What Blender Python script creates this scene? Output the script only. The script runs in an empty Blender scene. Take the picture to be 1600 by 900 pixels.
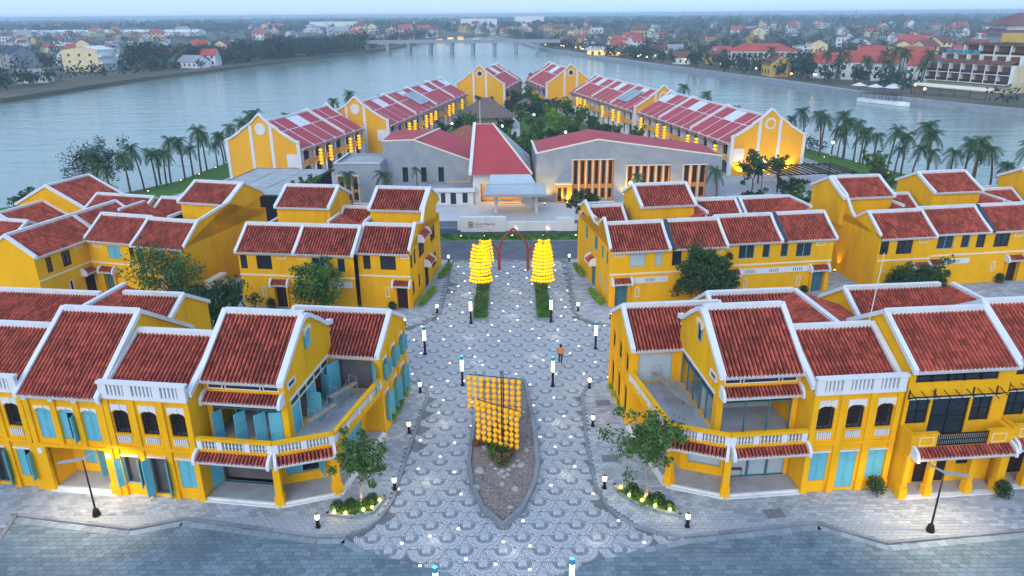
import bpy, math, random
import numpy as np
from mathutils import Vector, Matrix
random.seed(7)
rs = np.random.RandomState(7)
sc = bpy.context.scene
COL = sc.collection
R = math.radians
# ---------------------------------------------------------------- camera
CAM_H, PITCH, ROLL = 28.0, R(20.75), R(0.45)
cam_d = bpy.data.cameras.new('camera'); cam = bpy.data.objects.new('camera', cam_d); COL.objects.link(cam)
cam_d.sensor_width = 36; cam_d.lens = 36 * 1130 / 1600; cam_d.clip_start = .5; cam_d.clip_end = 12000
fw = Vector((0, math.cos(PITCH), -math.sin(PITCH))); rt = Vector((1, 0, 0)); up = rt.cross(fw)
rt2 = rt * math.cos(ROLL) - up * math.sin(ROLL); up2 = up * math.cos(ROLL) + rt * math.sin(ROLL)
mw = Matrix((rt2, up2, -fw)).transposed().to_4x4(); mw.translation = (0, 0, CAM_H)
cam.matrix_world = mw
sc.camera = cam
# ---------------------------------------------------------------- sky, sun, exposure
SUN_EL, SUN_AZ = R(30), R(200)          # soft dusk light through cloud, from behind the camera
w = bpy.data.worlds.new('World'); sc.world = w; w.use_nodes = True
nt = w.node_tree; nt.nodes.clear()
sky = nt.nodes.new('ShaderNodeTexSky'); sky.sky_type = 'NISHITA'; sky.sun_disc = False
sky.sun_elevation = SUN_EL; sky.sun_rotation = SUN_AZ; sky.air_density = 1.3; sky.dust_density = 2.0; sky.ozone_density = 2.5
cloud = nt.nodes.new('ShaderNodeRGB'); cloud.outputs[0].default_value = (4.1, 6.1, 9.0, 1)
mix = nt.nodes.new('ShaderNodeMix'); mix.data_type = 'RGBA'; mix.inputs[0].default_value = .7
bg = nt.nodes.new('ShaderNodeBackground'); bg.inputs[1].default_value = .15
wo = nt.nodes.new('ShaderNodeOutputWorld')
nt.links.new(sky.outputs[0], mix.inputs[6]); nt.links.new(cloud.outputs[0], mix.inputs[7])
nt.links.new(mix.outputs[2], bg.inputs[0]); nt.links.new(bg.outputs[0], wo.inputs[0])
sd = bpy.data.lights.new('sun', 'SUN'); sd.energy = .95; sd.angle = R(40); sd.color = (1.0, .96, .90)
so = bpy.data.objects.new('sun', sd); COL.objects.link(so)
so.rotation_euler = (R(90) - SUN_EL, 0, R(180) - SUN_AZ + R(0)); so.location = (0, -50, 60)
sc.view_settings.view_transform = 'Standard'; sc.view_settings.look = 'None'
sc.view_settings.exposure = .25; sc.view_settings.gamma = 1; sc.view_settings.use_curve_mapping = False
sc.render.engine = 'CYCLES'
cy = sc.cycles
cy.use_denoising = True; cy.max_bounces = 5; cy.diffuse_bounces = 3; cy.glossy_bounces = 3; cy.transmission_bounces = 4
cy.volume_bounces = 0; cy.sample_clamp_indirect = 4; cy.caustics_reflective = False; cy.caustics_refractive = False
cy.use_light_tree = True
# ---------------------------------------------------------------- helpers
MIR = [1]                                # -1: meshes built in a mirrored frame
class MB:
    """collects boxes, prisms and tubes; build() links them as one mesh object"""
    def __init__(s, T=None): s.v = []; s.f = []; s.T = T
    def add(s, vs, fs):
        n = len(s.v)
        s.v.extend([s.T(*p) for p in vs] if s.T else vs)
        s.f.extend([tuple(i + n for i in f) for f in fs])
        return s
    def box(s, x0, x1, y0, y1, z0, z1):
        return s.add([(x0,y0,z0),(x1,y0,z0),(x1,y1,z0),(x0,y1,z0),(x0,y0,z1),(x1,y0,z1),(x1,y1,z1),(x0,y1,z1)],
                     [(0,3,2,1),(4,5,6,7),(0,1,5,4),(1,2,6,5),(2,3,7,6),(3,0,4,7)])
    def quad(s, *p): return s.add(list(p), [tuple(range(len(p)))])
    def prism(s, poly, z0, z1, cap=True):
        n = len(poly)
        s.add([(x, y, z0) for x, y in poly] + [(x, y, z1) for x, y in poly],
              [(i, (i+1) % n, n + (i+1) % n, n + i) for i in range(n)] + ([tuple(range(n, 2*n)), tuple(range(n-1, -1, -1))] if cap else []))
        return s
    def ext(s, poly, y0, y1):            # polygon in (x,z), extruded along y
        n = len(poly)
        return s.add([(x, y0, z) for x, z in poly] + [(x, y1, z) for x, z in poly],
              [(i, (i+1) % n, n + (i+1) % n, n + i) for i in range(n)] + [tuple(range(n, 2*n)), tuple(range(n-1, -1, -1))])
    def tube(s, p0, p1, r0, r1=None, n=6, cap=True):
        r1 = r0 if r1 is None else r1
        p0 = Vector(p0); p1 = Vector(p1); d = (p1 - p0)
        if d.length < 1e-6: return s
        d.normalize(); a = d.orthogonal().normalized(); b = d.cross(a)
        vs = []
        for p, r in ((p0, r0), (p1, r1)):
            for i in range(n):
                t = 2 * math.pi * i / n; vs.append(tuple(p + a * (r * math.cos(t)) + b * (r * math.sin(t))))
        return s.add(vs, [(i, (i+1) % n, n + (i+1) % n, n + i) for i in range(n)] + ([tuple(range(n-1, -1, -1)), tuple(range(n, 2*n))] if cap else []))
    def lathe(s, c, prof, n=12):
        vs = []; fs = []
        for r, z in prof:
            for i in range(n):
                t = 2 * math.pi * i / n; vs.append((c[0] + r * math.cos(t), c[1] + r * math.sin(t), c[2] + z))
        for k in range(len(prof) - 1):
            for i in range(n): fs.append((k*n+i, k*n+(i+1) % n, (k+1)*n+(i+1) % n, (k+1)*n+i))
        fs.append(tuple(range(n-1, -1, -1))); m = (len(prof)-1) * n; fs.append(tuple(range(m, m+n)))
        return s.add(vs, fs)
    def sweep(s, path, side, wd, h0, h1):  # rectangular coping along a path; side = unit horizontal vector
        side = Vector(side); vs = []
        for p in path:
            p = Vector(p)
            for o, z in ((-wd/2, h0), (wd/2, h0), (wd/2, h1), (-wd/2, h1)):
                vs.append(tuple(p + side * o + Vector((0, 0, z))))
        fs = []
        for k in range(len(path) - 1):
            for i in range(4): fs.append((k*4+i, k*4+(i+1) % 4, k*4+4+(i+1) % 4, k*4+4+i))
        m = (len(path)-1) * 4; fs += [(3, 2, 1, 0), (m, m+1, m+2, m+3)]
        return s.add(vs, fs)
    def mesh(s, name, mat):
        me = bpy.data.meshes.new(name)
        if MIR[0] < 0: me.from_pydata([(-x, y, z) for x, y, z in s.v], [], [f[::-1] for f in s.f])
        else: me.from_pydata(s.v, [], s.f)
        me.materials.append(MAT[mat]); me.update()
        return me
    def build(s, name, mat, parent=None, smooth=False, kind=None):
        me = s.mesh(name, mat)
        if smooth: me.shade_smooth()
        o = link(name, me, parent)
        if kind: o['kind'] = kind
        return o
def link(name, data, parent=None, loc=None, rz=None):
    o = bpy.data.objects.new(name, data); COL.objects.link(o)
    if parent is not None: o.parent = parent
    if loc is not None: o.location = loc
    if rz is not None: o.rotation_euler = (0, 0, rz)
    return o
def tag(o, label=None, cat=None, group=None, kind=None):
    if label: o['label'] = label
    if cat: o['category'] = cat
    if group: o['group'] = group
    if kind: o['kind'] = kind
    return o
def thing(name, label, cat, loc=(0, 0, 0), rz=0, group=None):
    return tag(link(name, None, None, loc, rz), label, cat, group)
def copy_tree(o, parent=None, loc=None, rz=None, scale=None):
    c = o.copy(); COL.objects.link(c); c.parent = parent
    if loc is not None: c.location = loc
    if rz is not None: c.rotation_euler = (0, 0, rz)
    if scale is not None: c.scale = scale if isinstance(scale, tuple) else (scale,) * 3
    for ch in o.children: copy_tree(ch, c)
    return c
# ---------------------------------------------------------------- materials
MAT = {}
def M(name, col, rough=.75, var=.15, scale=1.5, bump=0, bscale=15, island=0., emit=0, ecol=None, metal=0, dirt=None, dscale=.6, damt=.5, spec=.12, alpha=None, trans=0, coords='Object', stretch=None):
    m = bpy.data.materials.new(name); m.use_nodes = True; MAT[name] = m
    n = m.node_tree.nodes; l = m.node_tree.links
    b = n['Principled BSDF']; b.inputs['Roughness'].default_value = rough; b.inputs['Metallic'].default_value = metal
    b.inputs['Specular IOR Level'].default_value = spec
    tc = n.new('ShaderNodeTexCoord'); src = tc.outputs[coords]
    if stretch:
        mp = n.new('ShaderNodeMapping'); mp.inputs['Scale'].default_value = stretch; l.new(src, mp.inputs[0]); src = mp.outputs[0]
    ns = n.new('ShaderNodeTexNoise'); ns.inputs['Scale'].default_value = scale; ns.inputs['Detail'].default_value = 5; ns.inputs['Roughness'].default_value = .65
    l.new(src, ns.inputs['Vector'])
    hs = n.new('ShaderNodeHueSaturation'); hs.inputs['Color'].default_value = (*col, 1)
    mr = n.new('ShaderNodeMapRange'); mr.inputs[1].default_value = .3; mr.inputs[2].default_value = .7
    mr.inputs[3].default_value = 1 - var; mr.inputs[4].default_value = 1 + var
    l.new(ns.outputs[0], mr.inputs[0]); val = mr.outputs[0]
    if island:
        g = n.new('ShaderNodeNewGeometry'); m2 = n.new('ShaderNodeMapRange'); m2.inputs[3].default_value = 1 - island; m2.inputs[4].default_value = 1 + island
        l.new(g.outputs['Random Per Island'], m2.inputs[0])
        mu = n.new('ShaderNodeMath'); mu.operation = 'MULTIPLY'; l.new(val, mu.inputs[0]); l.new(m2.outputs[0], mu.inputs[1]); val = mu.outputs[0]
    l.new(val, hs.inputs['Value']); out = hs.outputs[0]
    if dirt:
        n2 = n.new('ShaderNodeTexNoise'); n2.inputs['Scale'].default_value = dscale; n2.inputs['Detail'].default_value = 7; n2.inputs['Roughness'].default_value = .7
        l.new(src, n2.inputs['Vector'])
        r2 = n.new('ShaderNodeMapRange'); r2.inputs[1].default_value = .48; r2.inputs[2].default_value = .75; r2.inputs[4].default_value = damt
        l.new(n2.outputs[0], r2.inputs[0])
        mx = n.new('ShaderNodeMix'); mx.data_type = 'RGBA'; l.new(r2.outputs[0], mx.inputs[0]); l.new(out, mx.inputs[6]); mx.inputs[7].default_value = (*dirt, 1); out = mx.outputs[2]
    l.new(out, b.inputs['Base Color'])
    if bump:
        nb = n.new('ShaderNodeTexNoise'); nb.inputs['Scale'].default_value = bscale; nb.inputs['Detail'].default_value = 6; l.new(src, nb.inputs['Vector'])
        bp = n.new('ShaderNodeBump'); bp.inputs['Strength'].default_value = bump; bp.inputs['Distance'].default_value = .05
        l.new(nb.outputs[0], bp.inputs['Height']); l.new(bp.outputs[0], b.inputs['Normal'])
    if emit:
        b.inputs['Emission Color'].default_value = (*(ecol or col), 1); b.inputs['Emission Strength'].default_value = emit
    if trans: b.inputs['Transmission Weight'].default_value = trans
    if alpha is not None: b.inputs['Alpha'].default_value = alpha
    return m
M('yellow', (.86, .43, .006), .85, .09, .35, .15, 6, dirt=(.50, .22, .01), dscale=.9, damt=.5, stretch=(1, 1, .3))
M('ochre', (.84, .41, .03), .85, .08, .3, .15, 6, dirt=(.50, .23, .05), dscale=.6, damt=.45, stretch=(1, 1, .3))
M('orange', (.75, .28, .05), .85, .08, .5)
M('white', (.70, .71, .73), .8, .05, .8, .1, 8, dirt=(.36, .36, .35), dscale=.8, damt=.5, stretch=(1, 1, .5))
M('lanterncol', (.75, .42, .01), .5, .1, 2, emit=.75, ecol=(1, .58, .0))
M('cover', (.17, .18, .2), .6, .2, 3)
M('cream', (.78, .72, .58), .8, .05, .8)
M('tile', (.42, .085, .055), .75, .2, .9, island=.34, dirt=(.13, .032, .026), dscale=.5, damt=.8)
M('tilebed', (.03, .008, .008), .9, .2, 2)  # near-black: shade of the valleys between tile rolls put into the colour
M('redsheet', (.46, .075, .09), .7, .10, .3, .1, 3, dirt=(.30, .06, .06), damt=.4)
M('cyan', (.14, .45, .56), .55, .08, 3, .1, 10, dirt=(.06, .25, .33), dscale=1.5, damt=.4)
M('teal', (.06, .17, .22), .6, .1, 3)
M('brown', (.035, .020, .018), .6, .2, 4)
M('black', (.015, .015, .018), .5, .2, 4)
M('dark', (.03, .026, .028), .9, .2, 2)
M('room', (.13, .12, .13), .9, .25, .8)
M('slate', (.05, .065, .09), .6, .2, 2)
M('glass', (.02, .03, .04), .08, .1, 1, spec=.6)
M('screen', (.42, .50, .56), .25, .08, .6, spec=.5)
M('concrete', (.30, .325, .365), .85, .13, .5, .2, 5, dirt=(.18, .19, .22), dscale=.35, damt=.6)
M('greyflat', (.40, .41, .42), .8, .15, .4, dirt=(.2, .2, .21), damt=.5)
M('floor', (.36, .38, .42), .6, .12, .8, dirt=(.16, .16, .2), damt=.5)
M('asphalt', (.13, .14, .165), .8, .2, .5, .2, 30, dirt=(.06, .06, .07), damt=.5)
M('paver', (.37, .40, .445), .7, .12, .25, island=.22, dirt=(.20, .215, .245), dscale=.18, damt=.55)
M('paverlight', (.52, .53, .54), .7, .1, .4, island=.2, dirt=(.24, .25, .27), dscale=.2, damt=.5)
M('joint', (.17, .175, .19), .9, .2, 2)
M('edging', (.24, .285, .33), .7, .12, .5, island=.14)
M('roadjoint', (.20, .25, .28), .8, .2, 2)
M('roadpaver', (.165, .22, .26), .6, .25, .5, island=.2, dirt=(.08, .115, .145), dscale=.25, damt=.85)
M('kerb', (.22, .24, .275), .7, .15, 1, island=.15)
M('fanlight', (.54, .565, .60), .6, .1, .5, island=.16, dirt=(.36, .38, .42), dscale=.15, damt=.5)
M('fanmid', (.46, .48, .52), .6, .1, .5, island=.2, dirt=(.32, .33, .35), dscale=.15, damt=.5)
M('fandark', (.25, .27, .31), .6, .15, .5, island=.25)
M('gravel', (.24, .20, .19), .9, .25, 6, .6, 30, island=.45)
M('rock', (.36, .35, .34), .85, .2, 1.5, .5, 6)
M('grass', (.075, .17, .03), .95, .3, 1.2, .4, 20, dirt=(.05, .09, .02), dscale=.4)
M('blade', (.07, .17, .03), .8, .25, .6, island=.4)
M('earth', (.14, .12, .085), .95, .25, .05, dirt=(.06, .085, .045), dscale=.02, damt=.9)
M('leaf', (.075, .15, .035), .7, .2, .6, island=.5)
M('leafdark', (.04, .085, .03), .7, .2, .6, island=.5)
M('leaflime', (.16, .32, .025), .7, .2, .8, island=.4)
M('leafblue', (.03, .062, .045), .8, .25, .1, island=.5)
M('palm', (.045, .095, .04), .6, .2, 1, island=.35)
M('bark', (.12, .09, .07), .9, .3, 4, .4, 20)
M('barkpale', (.28, .25, .21), .9, .25, 4)
M('arch', (.33, .06, .04), .6, .15, 1)
M('wood', (.16, .08, .05), .7, .25, 3)
M('rope', (.05, .035, .03), .8)
M('metal', (.45, .46, .48), .4, .1, 3, metal=.7)
M('panelgrey', (.33, .37, .40), .3, .08, 3, spec=.6)
M('solar', (.30, .33, .36), .3, .1, .8, metal=.3)
M('thatch', (.17, .13, .12), .95, .25, 2, .5, 20)
M('thatchred', (.30, .11, .08), .95, .2, 1.5, .4, 15)
M('orangecloth', (.70, .22, .02), .85, .1, 6)
M('navy', (.03, .035, .05), .85, .1, 6)
M('skin', (.38, .21, .14), .6, .05, 5)
M('hair', (.012, .01, .01), .6)
M('lantern', (.82, .42, .006), .4, .06, 3, emit=.15, ecol=(1, .5, .0), spec=.4)
M('lanternlit', (.80, .45, .005), .5, .05, 3, emit=.85, ecol=(1, .60, .0))
M('glowground', (1, .9, .75), .5, 0, 1, emit=3.0, ecol=(1, .84, .62))
M('glow', (1, .9, .75), .5, 0, 1, emit=7, ecol=(1, .84, .60))
M('glowtall', (1, .9, .6), .5, 0, 1, emit=6, ecol=(1, .88, .55))
M('glowyellow', (1, .7, .1), .5, 0, 1, emit=9, ecol=(1, .68, .10))
M('glowwarm', (1, .6, .2), .5, 0, 1, emit=5, ecol=(1, .58, .16))
M('glowdim', (.9, .55, .2), .5, .2, 1, emit=.9, ecol=(1, .55, .16))
M('lampblue', (.04, .30, .42), .4, .1, 3)
M('farwhite', (.74, .75, .76), .85, .15, .2, island=.15)
M('farcream', (.74, .62, .38), .85, .12, .3)
M('faryellow', (.62, .42, .12), .85, .12, .3)
M('farred', (.44, .09, .075), .85, .2, .15)
M('farbrown', (.20, .085, .075), .85, .2, .15)
M('fargrey', (.30, .31, .34), .85, .2, .15)
def lamp(name, kind, loc, energy, col, parent=None, radius=.15, rot=None, spot=None, blend=.6):
    d = bpy.data.lights.new(name, kind); d.energy = energy; d.color = col
    if kind in ('POINT', 'SPOT'): d.shadow_soft_size = radius
    if kind == 'SPOT': d.spot_size = spot; d.spot_blend = blend
    o = link(name, d, parent, loc)
    if rot: o.rotation_euler = rot
    return o
# ---------------------------------------------------------------- building kit
class W:
    """a wall plane: a along it, o outwards, z up"""
    def __init__(s, x, y, x1, y1):
        s.o = (x, y); L = math.hypot(x1-x, y1-y); s.L = L; s.d = ((x1-x)/L, (y1-y)/L); s.n = (s.d[1], -s.d[0])
    def __call__(s, a, o, z): return (s.o[0] + s.d[0]*a + s.n[0]*o, s.o[1] + s.d[1]*a + s.n[1]*o, z)
def arc(a0, a1, z1, rise, n=8):
    """points of a segmental arch from (a1, z1-rise) over the top to (a0, z1-rise)"""
    c = (a0+a1)/2; r = (a1-a0)/2
    return [(c + r*math.cos(math.pi*i/n), z1 - rise + rise*math.sin(math.pi*i/n)) for i in range(n+1)]
def wall(parent, w, z0, z1, holes=(), mat='yellow', th=.22, top=None, name='wall', a0=0, a1=None):
    """wall sheet with real openings and reveals; top = outline points (a,z) of a gable above z1"""
    a1 = w.L if a1 is None else a1
    m = MB(w)
    xs = sorted({a0, a1, *[max(a0, min(a1, h[i])) for h in holes for i in (0, 1)]})
    zs = sorted({z0, z1, *[max(z0, min(z1, h[i])) for h in holes for i in (2, 3)]})
    for i in range(len(xs)-1):
        for j in range(len(zs)-1):
            cx = (xs[i]+xs[i+1])/2; cz = (zs[j]+zs[j+1])/2
            if any(h[0] < cx < h[1] and h[2] < cz < h[3] for h in holes): continue
            m.quad((xs[i],0,zs[j]), (xs[i+1],0,zs[j]), (xs[i+1],0,zs[j+1]), (xs[i],0,zs[j+1]))
    for h in holes:
        b0, b1, c0, c1 = h[:4]; ri = h[4] if len(h) > 4 else 0
        m.quad((b0,0,c0), (b0,-th,c0), (b0,-th,c1-ri), (b0,0,c1-ri)); m.quad((b1,0,c0), (b1,0,c1-ri), (b1,-th,c1-ri), (b1,-th,c0))
        m.quad((b0,0,c0), (b1,0,c0), (b1,-th,c0), (b0,-th,c0))
        if ri:
            A = arc(b0, b1, c1, ri)
            for k in range(len(A)-1):
                p, q = A[k], A[k+1]
                m.quad((p[0],0,p[1]), (p[0],0,c1), (q[0],0,c1), (q[0],0,q[1])); m.quad((p[0],0,p[1]), (q[0],0,q[1]), (q[0],-th,q[1]), (p[0],-th,p[1]))
        else: m.quad((b0,0,c1), (b0,-th,c1), (b1,-th,c1), (b1,0,c1))
    if top: m.quad(*[(a, 0, z) for a, z in [(a0, z1), (a1, z1)] + top])
    return m.build(name, mat, parent)
def leaf_panel(parent, w, hinge, wd, z0, z1, sgn, ang, mat='cyan', off=0., name='shutter', rows=3):
    """a shutter or door leaf hinged at a=hinge, swung outwards by ang degrees"""
    c, s = math.cos(R(ang)), math.sin(R(ang))
    T = lambda a, o, z: w(hinge + sgn*(a*c - o*s), off + a*s + o*c, z)
    m = MB(T); t = .045; b = min(.09, wd*.18)
    m.box(0, wd, 0, t*.5, z0, z1)
    for x0, x1 in ((0, b), (wd-b, wd)): m.box(x0, x1, -.02, t, z0, z1)
    for k in range(rows+1):
        zc = z0 + (z1-z0-b)*k/rows; m.box(b, wd-b, -.02, t, zc, zc+b)
    return m.build(name, mat, parent)
def win(parent, w, a0, a1, z0, z1, kind='brown', arch=0, name='window', dep=.14):
    fr = {'brown': 'brown', 'slot': 'white', 'slit': 'white', 'blue': 'cyan', 'shut': 'cyan', 'open': 'cyan', 'half': 'cyan', 'dark': 'brown', 'door': 'teal', 'doorbrown': 'brown', 'dooropen': 'teal', 'grey': 'cyan', 'black': 'black', 'archopen': 'brown'}[kind]
    f = .05 if kind not in ('slot', 'slit') else .07
    m = MB(w); o0, o1 = -dep-.02, -dep+.05
    if kind in ('slot', 'slit'):
        o0, o1 = -.05, .05
        m.box(a0-f, a0, o0, o1, z0-f, z1+f); m.box(a1, a1+f, o0, o1, z0-f, z1+f); m.box(a0, a1, o0, o1, z0-f, z0); m.box(a0, a1, o0, o1, z1, z1+f)
    else:
        m.box(a0, a0+f, o0, o1, z0, z1-arch); m.box(a1-f, a1, o0, o1, z0, z1-arch); m.box(a0+f, a1-f, o0, o1, z0, z0+f)
        if arch:
            A = arc(a0, a1, z1, arch)
            for p, q in zip(A, A[1:]): m.tube((p[0], -dep, p[1]), (q[0], -dep, q[1]), f*.6, n=4)
        else: m.box(a0+f, a1-f, o0, o1, z1-f, z1)
        if kind in ('brown', 'black', 'blue', 'archopen'):
            c = (a0+a1)/2
            if a1-a0 > 1.0: m.box(c-.03, c+.03, o0, o1-.01, z0+f, z1-arch*.5)
            if kind != 'blue': m.box(a0+f, a1-f, o0, o1-.015, (z0+z1)/2-.02, (z0+z1)/2+.02)
        if kind in ('door', 'doorbrown'):
            for k in (1, 2): m.box(a0+(a1-a0)*k/3-.02, a0+(a1-a0)*k/3+.02, o0, o1-.01, z0, z1)
            m.box(a0+f, a1-f, o0, o1-.015, z0+(z1-z0)*.38, z0+(z1-z0)*.42)
    p = m.build(name, fr, parent)
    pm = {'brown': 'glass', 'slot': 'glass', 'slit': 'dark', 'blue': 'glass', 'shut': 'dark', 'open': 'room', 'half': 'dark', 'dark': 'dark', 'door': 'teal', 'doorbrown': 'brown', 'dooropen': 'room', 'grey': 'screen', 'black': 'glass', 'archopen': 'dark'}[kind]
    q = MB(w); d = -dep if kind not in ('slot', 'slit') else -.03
    if kind in ('open', 'dooropen', 'archopen', 'half'): d = -dep-.35  # open kinds: a dark sheet set back here stands for the shaded room
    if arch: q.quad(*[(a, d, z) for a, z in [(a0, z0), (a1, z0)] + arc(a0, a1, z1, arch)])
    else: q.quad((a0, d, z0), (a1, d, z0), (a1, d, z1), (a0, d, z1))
    q.build('pane' if 'door' not in kind else 'door_leaf_or_dark_room', pm, p)
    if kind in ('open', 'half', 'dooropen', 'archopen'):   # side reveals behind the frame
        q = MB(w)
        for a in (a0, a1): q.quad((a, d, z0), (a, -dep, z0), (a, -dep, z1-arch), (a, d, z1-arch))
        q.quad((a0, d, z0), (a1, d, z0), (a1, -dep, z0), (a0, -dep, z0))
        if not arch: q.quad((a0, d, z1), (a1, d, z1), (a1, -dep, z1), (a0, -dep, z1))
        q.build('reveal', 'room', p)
    h = (a1-a0)/2; zt = z1 - arch
    if kind == 'shut':
        leaf_panel(p, w, a0, h-.01, z0+.02, zt, 1, 0, off=-dep+.05); leaf_panel(p, w, a1, h-.01, z0+.02, zt, -1, 0, off=-dep+.05)
        if arch:
            q = MB(w); q.quad(*[(a, -dep+.06, z) for a, z in arc(a0, a1, z1, arch)]); q.build('fanlight_panel', 'cyan', p)
    if kind == 'half':
        leaf_panel(p, w, a1, h-.01, z0+.02, zt, -1, 0, off=-dep+.05); leaf_panel(p, w, a0, h-.01, z0+.02, zt, 1, 105, off=.03)
        if arch:
            q = MB(w); q.quad(*[(a, -dep+.06, z) for a, z in arc(a0, a1, z1, arch)]); q.build('fanlight_panel', 'cyan', p)
    if kind in ('open', 'dooropen'):
        leaf_panel(p, w, a0, h*.95, z0+.02, zt, 1, 118, off=.03); leaf_panel(p, w, a1, h*.95, z0+.02, zt, -1, 112, off=.03)
    return p
def roof(parent, pts, sp=.25, tl=.45, sag=0., eave=True, name='roof', nap=.14):
    """tiled slope: pts = eave left, eave right, ridge right(, ridge left); barrel tiles as real geometry"""
    P = [Vector(p) for p in pts]; e = (P[1]-P[0]); Lw = e.length; e.normalize()
    nrm = e.cross(P[2]-P[0]).normalized()
    if nrm.z < 0: nrm = -nrm
    b = nrm.cross(e); 
    if b.dot(P[2]-P[0]) < 0: b = -b
    poly = [((p-P[0]).dot(e), (p-P[0]).dot(b)) for p in P]
    bm = max(q[1] for q in poly)
    def pos(a, t, n): return tuple(P[0] + e*a + b*t + nrm*(n - sag*math.sin(math.pi*max(0, min(1, t/bm)))))
    def span(a):
        hit = []
        for (x0, y0), (x1, y1) in zip(poly, poly[1:]+poly[:1]):
            if (x0-a)*(x1-a) <= 0 and abs(x1-x0) > 1e-6: hit.append(y0+(y1-y0)*(a-x0)/(x1-x0))
        return (min(hit), max(hit)) if len(hit) > 1 else None
    amin = min(q[0] for q in poly); amax = max(q[0] for q in poly); n = max(1, int((amax-amin)/sp)); st = (amax-amin)/n
    sheet = MB(); t1 = MB(); ev = MB(); N = 5
    for i in range(n):
        a = amin + st*(i+.5); s_ = span(a)
        if not s_ or s_[1]-s_[0] < .05: continue
        lo, hi = s_; l0 = span(max(amin+1e-4, a-st/2)) or s_; l1 = span(min(amax-1e-4, a+st/2)) or s_
        for k in range(N):
            f0, f1 = k/N, (k+1)/N
            g = lambda l, f: l[0]+(l[1]-l[0])*f
            sheet.quad(pos(a-st/2, g(l0, f0), 0), pos(a+st/2, g(l1, f0), 0), pos(a+st/2, g(l1, f1), 0), pos(a-st/2, g(l0, f1), 0))
        r = st*.34; nt_ = max(1, round((hi-lo)/tl)); d = (hi-lo)/nt_
        for k in range(nt_):
            b0 = lo+d*k; b1 = b0+d*1.02; hh = nap*(1+.10*(rs.rand()-.5)); j = (rs.rand()-.5)*.02
            vs = []
            for bb, sc_, lift in ((b0, 1.0, .02), (b1, .88, 0)):
                for ca, ch in ((-1, 0), (-.55, .85), (.55, .85), (1, 0)): vs.append(pos(a+j+ca*r*sc_, bb, ch*hh*sc_+lift))
            t1.add(vs, [(0,1,5,4), (1,2,6,5), (2,3,7,6), (0,3,2,1)])
        if eave:
            vs = []
            for bb in (lo-.04, lo+.10):
                for q in range(6):
                    t = math.pi*q/5; vs.append(pos(a+math.cos(t)*st*.42, bb, math.sin(t)*nap*1.05-.02))
            ev.add(vs, [(q, q+1, q+7, q+6) for q in range(5)] + [(5, 4, 3, 2, 1, 0)])
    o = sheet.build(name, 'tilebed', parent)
    t1.build('roof_tiles', 'tile', o, kind='stuff')
    if eave:
        T = lambda a, t, z: pos(a, t, z)
        q = MB(T); q.box(amin, amax, -.03, .10, -.16, -.015)
        q.v += ev.v; k = len(q.v)-len(ev.v); q.f += [tuple(i+k for i in f) for f in ev.f]
        q.build('eave_trim', 'white', o)
    return o
def coping(parent, path, side, wd=.32, h0=-.12, h1=.2, name='verge', mat='white'):
    m = MB(); m.sweep(path, side, wd, h0, h1); return m.build(name, mat, parent)
def range_house(p, u0, u1, vf, vr, vb, ze, zr, zb=None, z0=0, oh=.35, sag=.0, holes={}, skip='', mat='yellow', sp=.25, verge=None, vw=.30, ridge=True):
    """a gabled range with its ridge along u; holes: dict F/B/L/R -> openings; skip: sides not built"""
    zb = ze if zb is None else zb
    k1 = (zr-ze)/(vr-vf); k2 = (zr-zb)/(vb-vr)
    def H(k): return [h[:5] if len(h) > 4 and not isinstance(h[4], str) else h[:4] for h in holes.get(k, [])]
    ws = {'F': W(u0, vf, u1, vf), 'R': W(u1, vf, u1, vb), 'B': W(u1, vb, u0, vb), 'L': W(u0, vb, u0, vf)}
    if 'F' not in skip: wall(p, ws['F'], z0, ze, H('F'), mat)
    if 'B' not in skip: wall(p, ws['B'], z0, zb, H('B'), mat)
    zm = min(ze, zb)
    if 'R' not in skip: wall(p, ws['R'], z0, zm, H('R'), mat, top=[(vb-vf, zb), (vr-vf, zr), (0, ze)])
    if 'L' not in skip: wall(p, ws['L'], z0, zm, H('L'), mat, top=[(vb-vf, ze), (vb-vr, zr), (0, zb)])
    e = oh
    r = roof(p, [(u0, vf-e, ze-k1*e), (u1, vf-e, ze-k1*e), (u1, vr, zr), (u0, vr, zr)], sp=sp, sag=sag)
    r2 = roof(p, [(u1, vb+e*.5, zb-k2*e*.5), (u0, vb+e*.5, zb-k2*e*.5), (u0, vr, zr), (u1, vr, zr)], sp=sp, sag=sag*.6)
    for u, s in ((u0, 'l'), (u1, 'r')):
        if s in skip: continue
        path = []
        for i in range(6):
            t = i/5; path.append((u, vf-e-.05+(vr-vf+e+.05)*t, ze-k1*(e+.05)+k1*(vr-vf+e+.05)*t - sag*math.sin(math.pi*t) + .08))
        for i in range(1, 6):
            t = i/5; path.append((u, vr+(vb+e-vr)*t, zr-k2*(vb+e-vr)*t - sag*.6*math.sin(math.pi*t) + .08))
        coping(r, path, (1, 0, 0), vw)
    if ridge: coping(r, [(u0, vr, zr+.03), (u1, vr, zr+.03)], (0, 1, 0), .38, -.1, .24, 'ridge_cap')
    for k, hs in holes.items():
        for h in hs:
            ri = h[4] if len(h) > 4 and not isinstance(h[4], str) else 0
            kd = h[-1] if isinstance(h[-1], str) else 'brown'
            if kd != '-': win(p, ws[k], h[0], h[1], h[2], h[3], kd, ri, name='door' if 'door' in kd else 'window')
    return ws, r
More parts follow.
